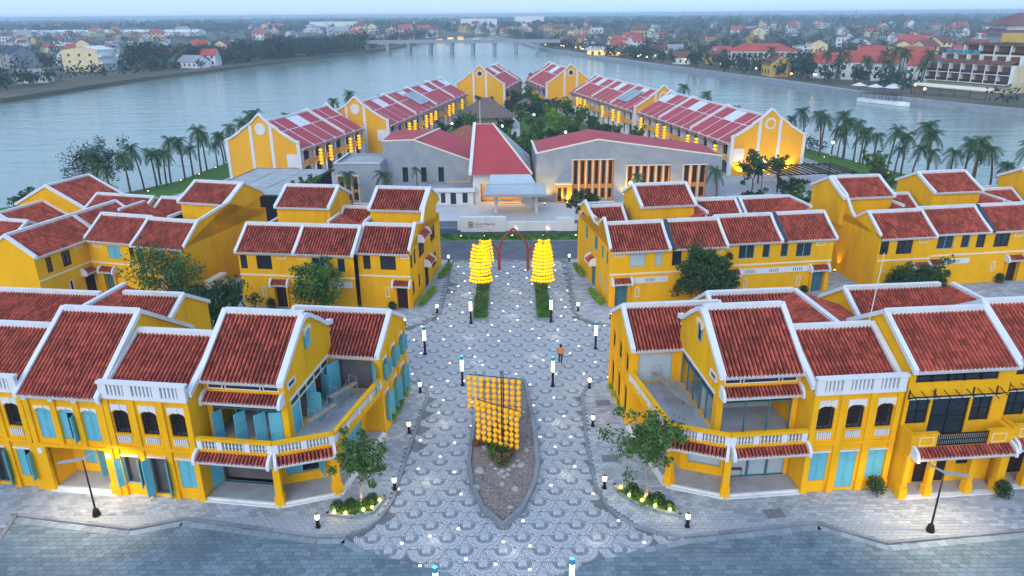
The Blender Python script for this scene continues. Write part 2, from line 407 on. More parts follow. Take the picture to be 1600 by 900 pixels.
def awning(parent, w, a0, a1, z, out=.75, drop=.4, ends=True, name='awning', sp=.2, corb=True):
    """small tiled pent roof on a wall with white rounded end cheeks"""
    p = MB(w); p.box(a0, a1, 0, out*.8, z-drop-.16, z-drop-.06); o = p.build(name, 'white', parent)
    r = roof(o, [w(a0, out, z-drop), w(a1, out, z-drop), w(a1, 0, z), w(a0, 0, z)], sp=sp, tl=.4, nap=.09, name='awning_roof')
    # one level deep only: hang the pieces on the awning itself
    for c in list(r.children): c.parent = o
    if ends:
        for a in (a0, a1):
            q = MB(w); n = 7
            pts = [(0, z-drop-.2), (out+.05, z-drop-.2)] + [(out*1.02*math.cos(math.pi/2*i/n)+.04, z-drop-.05+(drop+.25)*math.sin(math.pi/2*i/n)) for i in range(n+1)]
            k = len(pts)
            q.add([(a-.09, o_, zz) for o_, zz in pts] + [(a+.09, o_, zz) for o_, zz in pts],
                  [(i, (i+1) % k, k+(i+1) % k, k+i) for i in range(k)] + [tuple(range(k)), tuple(range(2*k-1, k-1, -1))])
            q.build('end_cheek', 'white', o)
    return o
def balusters(parent, w, a0, a1, z0, z1, o=0., sp=.17, r=.055, mat='white', flat=False, name='baluster_row'):
    m = MB(w); n = max(1, int((a1-a0)/sp)); st = (a1-a0)/n
    for i in range(n):
        a = a0+st*(i+.5)
        if flat: m.box(a-st*.28, a+st*.28, o-.05, o+.05, z0, z1)
        else:
            h = z1-z0
            m2 = MB(); m2.lathe((0, 0, 0), [(r*.8, 0), (r*.5, h*.15), (r, h*.4), (r*.5, h*.75), (r*.8, h)], 6)
            m.add([(a+x, o+y, z0+z) for x, y, z in m2.v], m2.f)
    return m.build(name, mat, parent, kind='stuff')
def pillar(parent, x, y, z0, z1, wd=.36, mat='yellow', name='column', rz=0):
    c, s = math.cos(rz), math.sin(rz)
    m = MB(lambda a, b_, z: (x+a*c-b_*s, y+a*s+b_*c, z)); h = wd/2
    m.box(-h, h, -h, h, z0, z1); m.box(-h-.07, h+.07, -h-.07, h+.07, z0, z0+.75); m.box(-h-.06, h+.06, -h-.06, h+.06, z1-.18, z1)
    m.box(-h-.03, h+.03, -h-.03, h+.03, z0+.75, z0+.85)
    return m.build(name, mat, parent)
# ================================================================ the setting
def inside(x, y, poly):
    c = False; n = len(poly)
    for i in range(n):
        x0, y0 = poly[i]; x1, y1 = poly[(i+1) % n]
        if (y0 > y) != (y1 > y) and x < (x1-x0)*(y-y0)/(y1-y0)+x0: c = not c
    return c
def struct(name, mb, mat, **k): return tag(mb.build(name, mat, **k), kind='structure')
def sheet(name, poly, z, mat, depth=None):
    m = MB()
    if depth: m.prism(poly, z-depth, z)
    else: m.quad(*[(x, y, z) for x, y in poly])
    return struct(name, m, mat)
# water: one sheet to the horizon
wm = bpy.data.materials.new('river'); wm.use_nodes = True; MAT['river'] = wm
n_ = wm.node_tree.nodes; l_ = wm.node_tree.links; b_ = n_['Principled BSDF']
b_.inputs['Base Color'].default_value = (.20, .275, .25, 1); b_.inputs['Roughness'].default_value = .10; b_.inputs['IOR'].default_value = 1.33; b_.inputs['Specular IOR Level'].default_value = .6
tc = n_.new('ShaderNodeTexCoord'); prev = None
for scl, dist, stn in (((.35, 1.1, 1), .22, .5), ((.06, .2, 1), .8, .35)):
    mp = n_.new('ShaderNodeMapping'); mp.inputs['Scale'].default_value = scl; mp.inputs['Rotation'].default_value = (0, 0, .25)
    nz = n_.new('ShaderNodeTexNoise'); nz.inputs['Scale'].default_value = 1; nz.inputs['Detail'].default_value = 4
    bp = n_.new('ShaderNodeBump'); bp.inputs['Strength'].default_value = stn; bp.inputs['Distance'].default_value = dist
    l_.new(tc.outputs['Object'], mp.inputs[0]); l_.new(mp.outputs[0], nz.inputs[0]); l_.new(nz.outputs[0], bp.inputs['Height'])
    if prev: l_.new(prev.outputs[0], bp.inputs['Normal'])
    prev = bp
l_.new(prev.outputs[0], b_.inputs['Normal'])
sheet('river', [(-6000, -300), (6000, -300), (6000, 9000), (-6000, 9000)], -1.5, 'river')
# the far land on both banks
sheet('riverbank', [(-188, 275), (-182, 357), (-159, 472), (-128, 590), (-108, 690), (-96, 850), (-82, 1010), (-50, 1060), (-3000, 8000), (-6000, 8000), (-6000, -200), (-900, -200), (-260, 190)], .2, 'earth', 2.4)
sheet('riverbank', [(420, 60), (190, 170), (151, 216), (131, 252), (113, 330), (80, 440), (24, 666), (6, 850), (-30, 1070), (-46, 1085), (-2980, 8000), (6000, 8000), (6000, -200), (900, -200)], .15, 'earth', 2.4)
ISL = [(-190, -60), (-150, 80), (-92, 104), (-75, 116), (-66, 121), (-61, 130), (-58, 150), (-48, 188), (-38, 228), (-26, 265), (-14, 290), (0, 281), (7, 270), (14, 276), (30, 292), (42, 262), (50, 228), (59, 182), (67, 152), (73, 130), (80, 117), (92, 102), (150, 70), (200, -60)]
ground = sheet('ground', ISL, 0, 'paver', 2.4)
# river-side lawns and the inner garden
sheet('lawn', [(-75, 115.4), (-66, 120.4), (-60.6, 130), (-57.6, 150), (-47.6, 188), (-37.6, 228), (-30, 250), (-26, 228), (-40, 180), (-51, 146), (-53, 128), (-58, 116), (-64, 104), (-84, 92), (-100, 98), (-91, 103.4)], .004, 'grass')
sheet('lawn', [(79.6, 116.4), (72.6, 129.6), (66.6, 151.6), (58.6, 182), (49.6, 228), (42, 258), (36, 240), (46, 182), (56, 150), (58, 130), (64, 116), (72, 104), (90, 92), (104, 94), (91.5, 101.6)], .004, 'grass')
sheet('garden', [(-22, 150), (-12, 215), (-4, 262), (8, 264), (14, 225), (26, 172), (29, 150), (12, 140), (-10, 140)], .004, 'grass')
sheet('path', [(-1.5, 118), (1.5, 118), (2.5, 200), (4.5, 266), (1.5, 266), (.5, 200)], .008, 'paverlight')
sheet('path', [(62, 118), (64.5, 118), (60, 150), (51, 196), (43.5, 240), (42, 240), (49, 196), (57.5, 150)], .010, 'concrete')
# asphalt road with kerbs, hedge strip, forecourt
sheet('road', [(-120, 83.6), (120, 83.6), (120, 91.1), (-120, 91.1)], .006, 'asphalt')
for i, (y, hh) in enumerate(((83.5, .10), (91.2, .12))):
    m = MB()
    for k in range(-48, 48): m.box(k*1.5, k*1.5+1.48, y-.10, y+.10, 0, hh)
    struct('kerb', m, 'kerb')
m = MB(); m.box(-24, 26, 91.4, 94.3, 0, .09); verge_bed = struct('verge_bed', m, 'grass')
m = MB(); m.box(-20, 24, 94.6, 97.6, .003, .06); struct('plinth', m, 'slate')
sheet('forecourt', [(-22, 98.5), (26, 98.5), (26, 112), (-22, 112)], .009, 'paverlight')
sheet('drive', [(-22, 98), (26, 98), (26, 101.5), (-22, 101.5)], .014, 'asphalt')
# ---- paver fields
def pavers(parent, poly, z, wx, wy, mat, gap=.025, th=.06, nind=0, holes=(), jit=.006):
    xs = [p[0] for p in poly]; ys = [p[1] for p in poly]; rows = []
    j = 0; y = min(ys)
    while y < max(ys):
        x = min(xs) - (wx/2 if j % 2 else 0)
        while x < max(xs):
            cx, cy_ = x+wx/2, y+wy/2
            if inside(cx-wx*.3, cy_, poly) and inside(cx+wx*.3, cy_, poly) and inside(cx, cy_, poly): rows.append((cx, cy_))
            x += wx
        y += wy; j += 1
    rows.sort(key=lambda c: c[1])
    big = MB(); hx, hy = wx/2-gap/2, wy/2-gap/2
    def tile(m, cx, cy_, zt):
        m.add([(cx-hx, cy_-hy, zt-th), (cx+hx, cy_-hy, zt-th), (cx+hx, cy_+hy, zt-th), (cx-hx, cy_+hy, zt-th), (cx-hx, cy_-hy, zt), (cx+hx, cy_-hy, zt), (cx+hx, cy_+hy, zt), (cx-hx, cy_+hy, zt)],
              [(4,5,6,7), (0,1,5,4), (1,2,6,5), (2,3,7,6), (3,0,4,7)])
    vis = [c for c in rows if c[1] > 28.5 and abs(c[0]) < 27][:nind]; chosen = set(vis)
    one = MB(); tile(one, 0, 0, 0); me = one.mesh('paver', mat)
    for c in vis: link('paver', me, parent, (c[0], c[1], z+rs.rand()*jit))
    for c in rows:
        if c not in chosen: tile(big, c[0], c[1], z+rs.rand()*jit)
    big.build('paver_field', mat, parent, kind='stuff')
KL = [(-29.5, 33.8), (-29.9, 35.9), (-22.3, 34.54), (-19.6, 35.45), (-11.2, 33.75), (-9.6, 33.75), (-8.6, 34.35), (-7.9, 35.4), (-7.45, 37), (-7.16, 42.85), (-6.65, 49.5), (-6.9, 51.2), (-8.6, 52.6)]
KR = [(8.2, 52.8), (5.9, 51.4), (5.4, 49.8), (5.12, 42.7), (5.17, 38.3), (5.7, 36.1), (6.8, 34.65), (8.2, 33.85), (9.74, 33.5), (17.7, 34.63), (20.9, 32.84), (29.3, 33.82), (60, 37)]
KLm = [(-10.4, 62.9), (-8.3, 64.4), (-7.2, 66.8), (-7.1, 74), (-7.25, 83.2)]
KRm = [(6.6, 83.2), (6.3, 74), (6.2, 66.6), (7.0, 64.8), (8.4, 64.0), (10.5, 63.2)]
PLF = KL + [(-45, 57), (-60, 52), (-60, 30), (-34, 33.5)]
PRF = KR + [(60, 60), (30, 57)]
PLM = KLm + [(-60, 83.2), (-60, 66), (-34, 64.4)]
PRM = KRm + [(32, 65), (62, 69), (62, 83.2)]
def pavement(poly, kerb, wx, wy, nind=0, field=None):
    m = MB(); m.prism(poly, .0, .095); p = struct('pavement', m, 'joint')
    pavers(p, field or poly, .12, wx, wy, 'paver', nind=nind)
    k = MB()
    for (x0, y0), (x1, y1) in zip(kerb, kerb[1:]):
        L = math.hypot(x1-x0, y1-y0); n = max(1, round(L/1.0)); d = ((x1-x0)/L, (y1-y0)/L); s = (-d[1]*.1, d[0]*.1)
        for i in range(n):
            a0, a1 = L*i/n+.01, L*(i+1)/n-.01
            q = [(x0+d[0]*a+s[0]*e, y0+d[1]*a+s[1]*e) for a, e in ((a0, -1), (a1, -1), (a1, 1), (a0, 1))]
            k.prism(q if (q[1][0]-q[0][0])*(q[2][1]-q[1][1])-(q[1][1]-q[0][1])*(q[2][0]-q[1][0]) > 0 else q[::-1], 0, .15)
    k.build('kerb', 'kerb', p, kind='stuff')
    return p
pavement(PLF, KL, .42, .26, 150); pavement(PRF, KR, .42, .26, 150)
pavement(PLM, KLm, .8, .4); pavement(PRM, KRm, .8, .4)
# ---- the front road of large dark setts, both sides of the crossing
RL = [(-60, 18), (-3.2, 18), (-3.2, 30.6), (-8.3, 32.6)] + [(-9.6, 33.55), (-11.2, 33.55), (-19.6, 35.2), (-22.3, 34.3), (-29.7, 35.6), (-29.3, 33.6), (-34, 33.2), (-60, 30)]
RR = [(60, 18), (60, 36.8), (29.3, 33.6), (20.9, 32.6), (17.7, 34.4), (9.74, 33.3), (7.2, 32.6), (2.2, 30.6), (2.2, 18)]
for poly in (RL, RR):
    p = sheet('road', poly, .035, 'roadjoint')
    pavers(p, poly, .06, .5, .33, 'roadpaver', .022, .05, nind=150, jit=.010)
m = MB()
for ln in (RL[3:10], RR[1:7]):
    for (x0, y0), (x1, y1) in zip(ln, ln[1:]):
        if x1 > x0: x0, y0, x1, y1 = x1, y1, x0, y0
        w_ = W(x1, y1, x0, y0); n = max(1, int(w_.L/.55))
        for i in range(n): q = MB(w_); q.box(w_.L*i/n+.012, w_.L*(i+1)/n-.012, .02, .42, 0, .085); m.v += q.v; m.f += [tuple(k+len(m.v)-len(q.v) for k in f) for f in q.f]
o = struct('road_edging', m, 'edging')
# ---- the scale-patterned plaza: fans of setts
PLAZA = [(-3.15, 18), (2.15, 18), (2.15, 30.6), (7.2, 32.7), (9.74, 33.4), (6.8, 34.55), (5.6, 36.1), (5.05, 38.3), (5.0, 42.7), (5.3, 49.8), (5.9, 51.5), (8.3, 53), (26, 56), (26, 64), (8.4, 63.9), (6.9, 64.8), (6.1, 66.6), (6.2, 74), (6.5, 83.3), (-7.15, 83.3), (-7.0, 74), (-7.1, 66.8), (-8.3, 64.3), (-10.4, 62.8), (-28, 63.5), (-28, 55), (-8.6, 52.7), (-6.8, 51.2), (-6.5, 49.5), (-7.05, 42.85), (-7.35, 37), (-7.8, 35.4), (-9.6, 33.6), (-8.6, 32.6), (-3.15, 30.6)]
plaza = sheet('plaza', PLAZA, .008, 'joint')
FR_ = 1.07
def fan_geo():
    rings = [0, .16, .27, .40, .52, .63, .74, .85, .96, 1.07]; V = []; F = []; Mi = []
    for k in range(len(rings)-1):
        r0, r1 = rings[k], rings[k+1]; rm = (r0+r1)/2; n = max(5, int(2*math.pi*rm/.19))
        for i in range(n):
            t0, t1 = 2*math.pi*i/n, 2*math.pi*(i+.93)/n; tm = (t0+t1)/2
            x, y = rm*math.cos(tm), rm*math.sin(tm)
            if math.hypot(x-FR_, y-FR_) < FR_-.02 or math.hypot(x+FR_, y-FR_) < FR_-.02: continue
            low = y < .12
            if k <= 1: mt = 0
            elif k in (2, 3): mt = 2 if low else 1
            elif k == 4: mt = 1 if low else 0
            elif k in (6, 8): mt = 1
            else: mt = 0
            b = len(V); g = .012
            for r, t in ((r0+g, t0), (r1-g, t0), (r1-g, t1), (r0+g, t1)): V.append((r*math.cos(t), r*math.sin(t), 0))
            F.append((b, b+1, b+2, b+3)); Mi.append(mt)
    # three wedge stones in the eye of the fan
    for a in (-.45, 0, .45):
        b = len(V); d = (math.sin(a), -math.cos(a)); q = (d[1], -d[0])
        for s_, r in ((-.10, .30), (0, .44), (.10, .30), (0, .02)): V.append((d[0]*r+q[0]*s_, d[1]*r+q[1]*s_+.12, .006))
        F.append((b, b+1, b+2, b+3)); Mi.append(0)
    return np.array(V), F, Mi
FV, FF, FM = fan_geo()
def multi_mesh(name, V, F, Mi, mats):
    me = bpy.data.meshes.new(name); me.from_pydata([tuple(v) for v in V], [], F)
    for q in mats: me.materials.append(MAT[q])
    me.polygons.foreach_set('material_index', Mi); me.update(); return me
fan_me = multi_mesh('paving_fan', FV, FF, FM, ('fanlight', 'fanmid', 'fandark'))
spots = []
BOAT = [(-.62, 34.4), (.55, 35.9), (1.3, 38.3), (1.6, 40.6), (1.45, 46), (.98, 52), (-2.5, 52), (-2.85, 46), (-2.95, 40.6), (-2.65, 38.3), (-1.85, 35.9)]
j = 0; y = 26.2
while y < 84:
    for i in range(-14, 14):
        x = -.62+i*2*FR_+(FR_ if j % 2 else 0)
        if inside(x, y-.3, PLAZA) and not all(inside(x+a, y+b, BOAT) for a, b in ((-1, 0), (1, 0), (0, -1), (0, .6))): spots.append((x, y))
    y += FR_; j += 1
spots.sort(key=lambda c: c[1]+abs(c[0])*.4)
for x, y in spots[:300]:
    o = link('paving_fan', fan_me, plaza, (x, y, .016)); o.rotation_euler = (0, 0, (rs.rand()-.5)*.05)
if len(spots) > 300:
    V = []; F = []; Mi = []
    for x, y in spots[300:]:
        b = len(V); V.extend((FV+np.array([x, y, .016])).tolist()); F.extend([tuple(i+b for i in f) for f in FF]); Mi.extend(FM)
    o = link('paving_fan_field', multi_mesh('paving_fan_field', V, F, Mi, ('fanlight', 'fanmid', 'fandark')), plaza); o['kind'] = 'stuff'
print('fans', len(spots))
# ================================================================ front terraces (frame: u away from the plaza, v away from the camera)
def hood(parent, w, a0, a1, z1, arch, h=.38, mat='white', o=.035):
    """keystone hood over an arched window"""
    m = MB(w); A = arc(a0-.05, a1+.05, z1+.05, arch); t = z1+h
    for p, q in zip(A, A[1:]):
        m.quad((p[0], o, p[1]), (p[0], o, t), (q[0], o, t), (q[0], o, q[1])); m.quad((p[0], o, p[1]), (q[0], o, q[1]), (q[0], 0, q[1]), (p[0], 0, p[1]))
    m.quad((a0-.05, o, t), (a1+.05, o, t), (a1+.05, 0, t), (a0-.05, 0, t))
    for a in (a0-.05, a1+.05): m.quad((a, o, z1-arch), (a, o, t), (a, 0, t), (a, 0, z1-arch))
    c = (a0+a1)/2; m.box(c-.1, c+.1, 0, o+.04, z1+.02, t+.03)
    return m.build('window_hood', mat, parent)
def strip(parent, w, a0, a1, z0, z1, o0=0, o1=.06, mat='yellow', name='string_course'):
    m = MB(w); m.box(a0, a1, o0, o1, z0, z1); return m.build(name, mat, parent)
def rail_run(parent, w, z, piers, mat='yellow', flat=False):
    """balcony parapet: kerb, moulded rail, piers and white balusters"""
    m = MB(w); m.box(0, w.L, -.10, .10, z, z+.28); m.box(0, w.L, -.14, .14, z+.86, z+1.04); o = m.build('balustrade', mat, parent)
    m = MB(w); L = w.L
    for t in piers: m = MB(w); m.box(t-.17, t+.17, -.12, .12, z+.28, z+.86); m.build('pier', 'white' if not flat else mat, o)
    for t0, t1 in zip(piers, piers[1:]):
        mid = (t0+t1)/2; balusters(o, w, t0+.2, t1-.2, z+.28, z+.86, sp=.2, r=.075)
    return o
def corner_house(root, left):
    poly = [(4.75, .0), (0, -.05), (-3.2, 1.45), (-3.9, 8.55), (4.75, 8.55)]
    m = MB(); m.prism(poly[::-1], .10, .32); m.build('porch_floor', 'floor', root)
    m = MB()
    for (x0, y0), (x1, y1) in zip(poly[:4], poly[1:4]):
        ww = W(x1, y1, x0, y0); q = MB(ww); q.box(.0, ww.L, -.12, .22, .10, .21); q.box(0, ww.L, -.1, .03, .21, .325); m.v += q.v; m.f += [tuple(i+len(m.v)-len(q.v) for i in f) for f in q.f]
    m.build('porch_step', 'white', root)
    for x, y, rz in ((0.05, .12, R(-12)), (-3.0, 1.6, R(-50))): pillar(root, x, y, .1, 3.3, .40, rz=rz)
    # ground floor walls behind the porch
    A, B, C, D = (4.75, 1.7), (.75, 1.7), (-1.9, 2.95), (-2.7, 8.6)
    w1 = W(*B, *A); w2 = W(*C, *B); w3 = W(*D, *C)
    wall(root, w1, .3, 3.3, [(.25, 3.75, .32, 2.85)], 'yellow')
    wall(root, w2, .3, 3.3, [(.45, 2.5, .95, 2.75)], 'yellow')
    wall(root, w3, .3, 3.3, [(.8, 3.6, .32, 2.7)], 'yellow')
    if left:
        d = win(root, w1, .25, 3.75, .32, 2.85, 'dooropen', name='door'); 
        win(root, w2, .45, 2.5, .95, 2.75, 'half'); win(root, w3, .8, 3.6, .32, 2.7, 'shut', name='door')
    else:
        win(root, w1, .25, 3.75, .32, 2.85, 'grey', name='shop_front'); q = MB(w1)
        for a in (1.35, 2.6): q.box(a-.05, a+.05, -.12, .02, .32, 2.85)
        q.build('mullion', 'teal', root)
        win(root, w2, .45, 2.5, .95, 2.75, 'grey'); win(root, w3, .8, 3.6, .32, 2.7, 'grey', name='shop_front')
    # balcony
    m = MB(); m.prism(poly[::-1], 3.28, 3.6); m.build('balcony', 'yellow', root)
    m = MB(); m.quad(*[(x*.985+.03, y*.99+.05, 3.606) for x, y in poly[::-1]]); m.build('balcony_floor', 'floor', root)
    s1 = W(0, -.05, 4.75, 0); s2 = W(-3.2, 1.45, 0, -.05); s3 = W(-3.9, 8.55, -3.2, 1.45)
    rail_run(root, s1, 3.6, [.15, 1.55, 3.3, 4.55]); rail_run(root, s2, 3.6, [.15, 1.75, s2.L-.15]); rail_run(root, s3, 3.6, [.15, 1.9, 3.7, 5.4, s3.L-.15])
    awning(root, s1, .1, 4.75, 3.72, .7, .38, sp=.22); awning(root, s2, .05, s2.L-.05, 3.72, .7, .38, sp=.22)
    # upper floor with the big curved gable
    hs = {'F': [(.4, 4.8, 3.62, 6.15, '-')]}
    ws, r = range_house(root, -.4, 4.75, 1.6, 5.3, 9.1, 8.0, 10.5, 7.95, z0=3.6, oh=.45, holes=hs, skip='Ll', vw=.34)
    f = ws['F']
    st = MB(f)
    for a0, a1 in ((.35, 1.35), (1.5, 3.75), (3.9, 4.85)):
        st.box(a0, a1, .0, .05, 7.08, 7.14); st.box(a0, a1, 0, .05, 7.46, 7.52); st.box(a0, a0+.06, 0, .05, 7.14, 7.46); st.box(a1-.06, a1, 0, .05, 7.14, 7.46)
    sw = st.build('clerestory_window', 'cream', root); q = MB(f); q.quad((.38, .012, 7.12), (4.82, .012, 7.12), (4.82, .012, 7.48), (.38, .012, 7.48)); q.build('pane', 'glass', sw)
    awning(root, f, .15, 5.05, 6.85, .75, .38, sp=.22)
    # glazing / doors of the upper room
    g = MB(f); g.box(.4, 4.8, -.12, -.04, 5.7, 5.76); g.box(.4, 4.8, -.12, -.04, 6.08, 6.15)
    for a in (.4, 1.85, 3.3, 4.74): g.box(a, a+.07, -.12, -.04, 3.62, 6.08)
    gf = g.build('glazed_screen', 'teal', root)
    q = MB(f); q.quad((.4, -.08, 5.76), (4.8, -.08, 5.76), (4.8, -.08, 6.1), (.4, -.08, 6.1)); q.build('transom', 'glass', gf)
    q = MB(); q.box(-.2, 4.6, 4.6, 4.7, 3.62, 7.5); q.build('inner_wall', 'room' if left else 'greyflat', root)
    L = W(-.4, 9.1, -.4, 1.6)
    n = 18; prof = []
    def gz(v):
        if v < 4.4: return 8.0+(v-1.6)*.676+.12
        if v < 6.2: t = (v-4.4)/1.8; return 10.02+.75*math.sin(math.pi*(.18+.64*t))-.40+.0
        t = (v-6.2)/3.1; return 10.05-1.75*(t**.75)+.12*math.sin(t*math.pi*2)
    vs = [1.6+(9.1-1.6)*i/26 for i in range(27)]
    wall(root, L, 3.6, 7.95, [(.7, 6.9, 3.62, 6.2)], top=[(9.1-v, gz(v)) for v in vs])
    coping(r, [(-.4, v, gz(v)) for v in [1.05]+vs+[9.45]], (1, 0, 0), .40, -.10, .22)
    strip(root, L, .55, 7.05, 6.2, 6.34, 0, .07, 'white', 'lintel')
    Lo = W(-.57, 9.1, -.57, 1.6)
    win(root, Lo, 3.45, 4.15, 8.3, 9.55, 'blue' if not left else 'shut', .32); hood(root, W(-.4, 9.1, -.4, 1.6), 3.4, 4.2, 9.6, .35, .12, 'cream', .2)
    win(root, W(-.45, 9.1, -.45, 1.6), 6.2, 7.1, 7.1, 7.42, 'slot')
    g = MB(L)
    for k in range(6): g.box(.7+1.22*k, .78+1.22*k, -.14, -.04, 3.62, 6.2)
    g.box(.7, 6.9, -.14, -.04, 5.6, 5.68)
    gs = g.build('glazed_screen', 'teal' if not left else 'cream', root)
    q = MB(L); q.quad((.7, -.1, 5.68), (6.9, -.1, 5.68), (6.9, -.1, 6.2), (.7, -.1, 6.2)); q.build('transom', 'glass', gs)
    if left:
        for k, an in ((0, 0), (1, 55), (2, 0), (3, 75), (4, 0), (5, 0)):
            if k < 5: leaf_panel(root, L, .8+1.22*k, 1.1, 3.64, 5.58, 1, an, off=-.1, name='door')
        for a, an in ((.45, 15), (1.5, 55), (2.8, 60), (4.3, 70)): leaf_panel(root, f, a, .75, 3.64, 5.68, 1, an, off=-.05, name='door')
    # wing towards the plaza
    wl = [(.7, 1.5, .75, 2.95, .25), (2.75, 3.55, .75, 2.95, .25), (4.8, 5.6, .75, 2.95, .25), (.7, 1.5, 4.0, 5.5, .25), (2.75, 3.55, 4.0, 5.5, .25), (4.8, 5.6, 4.0, 5.5, .25)]
    hs = {'L': [(*h, 'open' if left else 'archopen') for h in wl], 'F': [(.5, 2.9, 3.62, 5.85, 'dooropen' if left else 'grey')]}
    ws, r = range_house(root, -3.9, 3.2, 8.6, 11.8, 15.0, 6.35, 8.1, oh=.3, holes=hs, vw=.32)
    for h in wl: hood(root, ws['L'], h[0], h[1], h[3], h[4], .14, 'cream' if left else 'yellow', .05)
    for a in (.02, 2.0, 4.1, 6.1): strip(root, ws['L'], a, a+.3, .1, 6.2, 0, .10, name='pilaster')
    strip(root, ws['L'], .32, 6.1, 3.42, 3.58, 0, .08); strip(root, ws['L'], 0, 6.4, .1, .45, 0, .13, name='plinth')
def arcade_house(root, u0, u1, low, left=True, up='archopen'):
    """three bays, arched openings above small balustrades, white slotted parapet in front of a low roof"""
    L = u1-u0; b = L/3; hs = []; f = W(u0, 0, u1, 0)
    for k in range(3):
        hs.append((b*k+.42, b*(k+1)-.38, 4.55, 6.15, .3, up))
        z0, z1, kd = low[k]; hs.append((b*k+.38, b*(k+1)-.34, z0, z1, kd))
    ws, r = range_house(root, u0, u1, 0, 4.2, 8.4, 7.1, 9.35, oh=-.35, holes={'F': hs}, skip='lr')
    for k in range(3):
        a0, a1 = b*k+.42, b*(k+1)-.38
        hood(root, f, a0, a1, 6.15, .3)
        strip(root, f, a0-.1, a1+.1, 4.45, 4.55, 0, .09, 'yellow', 'sill'); balusters(root, f, a0+.05, a1-.05, 3.95, 4.42, o=.05, sp=.13, flat=True)
        strip(root, f, b*k+.3, b*(k+1)-.26, 2.98, 3.06, 0, .12, 'white', 'lintel'); strip(root, f, b*k+.45, b*(k+1)-.4, 3.12, 3.14, 0, .03)
    for k in range(4):
        a = min(max(0, b*k-.16), L-.34); strip(root, f, a, a+.34, .1, 7.0, 0, .13, name='pilaster'); strip(root, f, a-.04, a+.38, .1, .8, .0, .19, name='plinth')
    strip(root, f, 0, L, 3.52, 3.72, 0, .17); strip(root, f, 0, L, 6.86, 7.0, 0, .10, 'yellow', 'cornice')
    # parapet
    m = MB(f); m.box(0, L, -.05, .22, 7.0, 7.22); m.box(-.05, L+.05, -.1, .27, 7.98, 8.14)
    for k in range(4): a = min(max(0, b*k-.25), L-.5); m.box(a, a+.5, -.02, .2, 7.22, 7.98)
    p = m.build('parapet', 'white', root)
    m = MB(f); m.box(.3, L-.3, .02, .06, 7.24, 7.96); m.build('parapet_back', 'fargrey', p)
    for k in range(3): balusters(p, f, b*k+.3, b*(k+1)-.3, 7.22, 7.98, o=.10, sp=.22, flat=True, name='slat_row')
    coping(r, [(u0, .1, 7.35), (u0, 4.2, 9.45), (u0, 8.6, 7.2)], (1, 0, 0), .34); coping(r, [(u1, .1, 7.35), (u1, 4.2, 9.45), (u1, 8.6, 7.2)], (1, 0, 0), .34)
def gable_house_left(root, u0, u1):
    """tall house with arched blue shutters over a recessed porch"""
    L = u1-u0; f = W(u0, 0, u1, 0); hs = []
    for k, kd in ((0, 'shut'), (1, 'half'), (2, 'shut')):
        a = .62+k*1.52; hs.append((a, a+.98, 3.85, 5.95, .28, kd))
    hs.append((.55, L-.75, .12, 3.25, '-'))
    ws, r = range_house(root, u0, u1, 0, 4.75, 9.6, 7.25, 10.4, oh=.45, holes={'F': hs}, skip='')
    m = MB(f)
    m.quad((.55, 0, 3.25), (L-.75, 0, 3.25), (L-.75, -2.6, 3.25), (.55, -2.6, 3.25)); m.quad((.55, -2.6, .1), (.55, 0, .1), (.55, 0, 3.25), (.55, -2.6, 3.25)); m.quad((L-.75, 0, .1), (L-.75, -2.6, .1), (L-.75, -2.6, 3.25), (L-.75, 0, 3.25))
    m.build('porch_wall', 'yellow', root)
    bk = W(u0+.55, 1.75, u1-.75, 1.75); wall(root, bk, .1, 3.25, [(2.3, 3.1, .9, 2.6), (.35, 1.5, .3, 2.7)]); win(root, bk, 2.3, 3.1, .9, 2.6, 'shut'); win(root, bk, .35, 1.5, .3, 2.7, 'dooropen', name='door')
    m = MB(f); m.box(.3, L-.5, -2.6, .1, .10, .30); m.build('porch_floor', 'floor', root); m = MB(f); m.box(.3, L-.5, .1, .35, .10, .2); m.box(.3, L-.5, -.04, .11, .2, .31); m.build('porch_step', 'white', root)
    for k, h in enumerate(hs[:3]): hood(root, f, h[0], h[1], h[3], h[4], .17, 'cream')
    for a in (.0, 1.62, 3.14, L-.36): strip(root, f, a, a+.36, 3.3, 7.0, 0, .13, name='pilaster')
    for a in (.0, L-.75): strip(root, f, a, a+(.55 if a == 0 else .75), .1, 3.3, 0, .2, name='pier'); strip(root, f, a-.03, a+(.62 if a == 0 else .78), .1, .95, 0, .27, name='plinth')
    for a in (.15, L-.55): m = MB(f); m.box(a, a+.3, .2, .26, 2.85, 3.2); m.build('bracket', 'white', root)
    for a in (.03, 1.65, 3.17, L-.33): m = MB(f); m.box(a, a+.3, .0, .2, 6.55, 7.0); m.build('bracket', 'white', root)
    strip(root, f, 0, L, 3.3, 3.5, 0, .19)
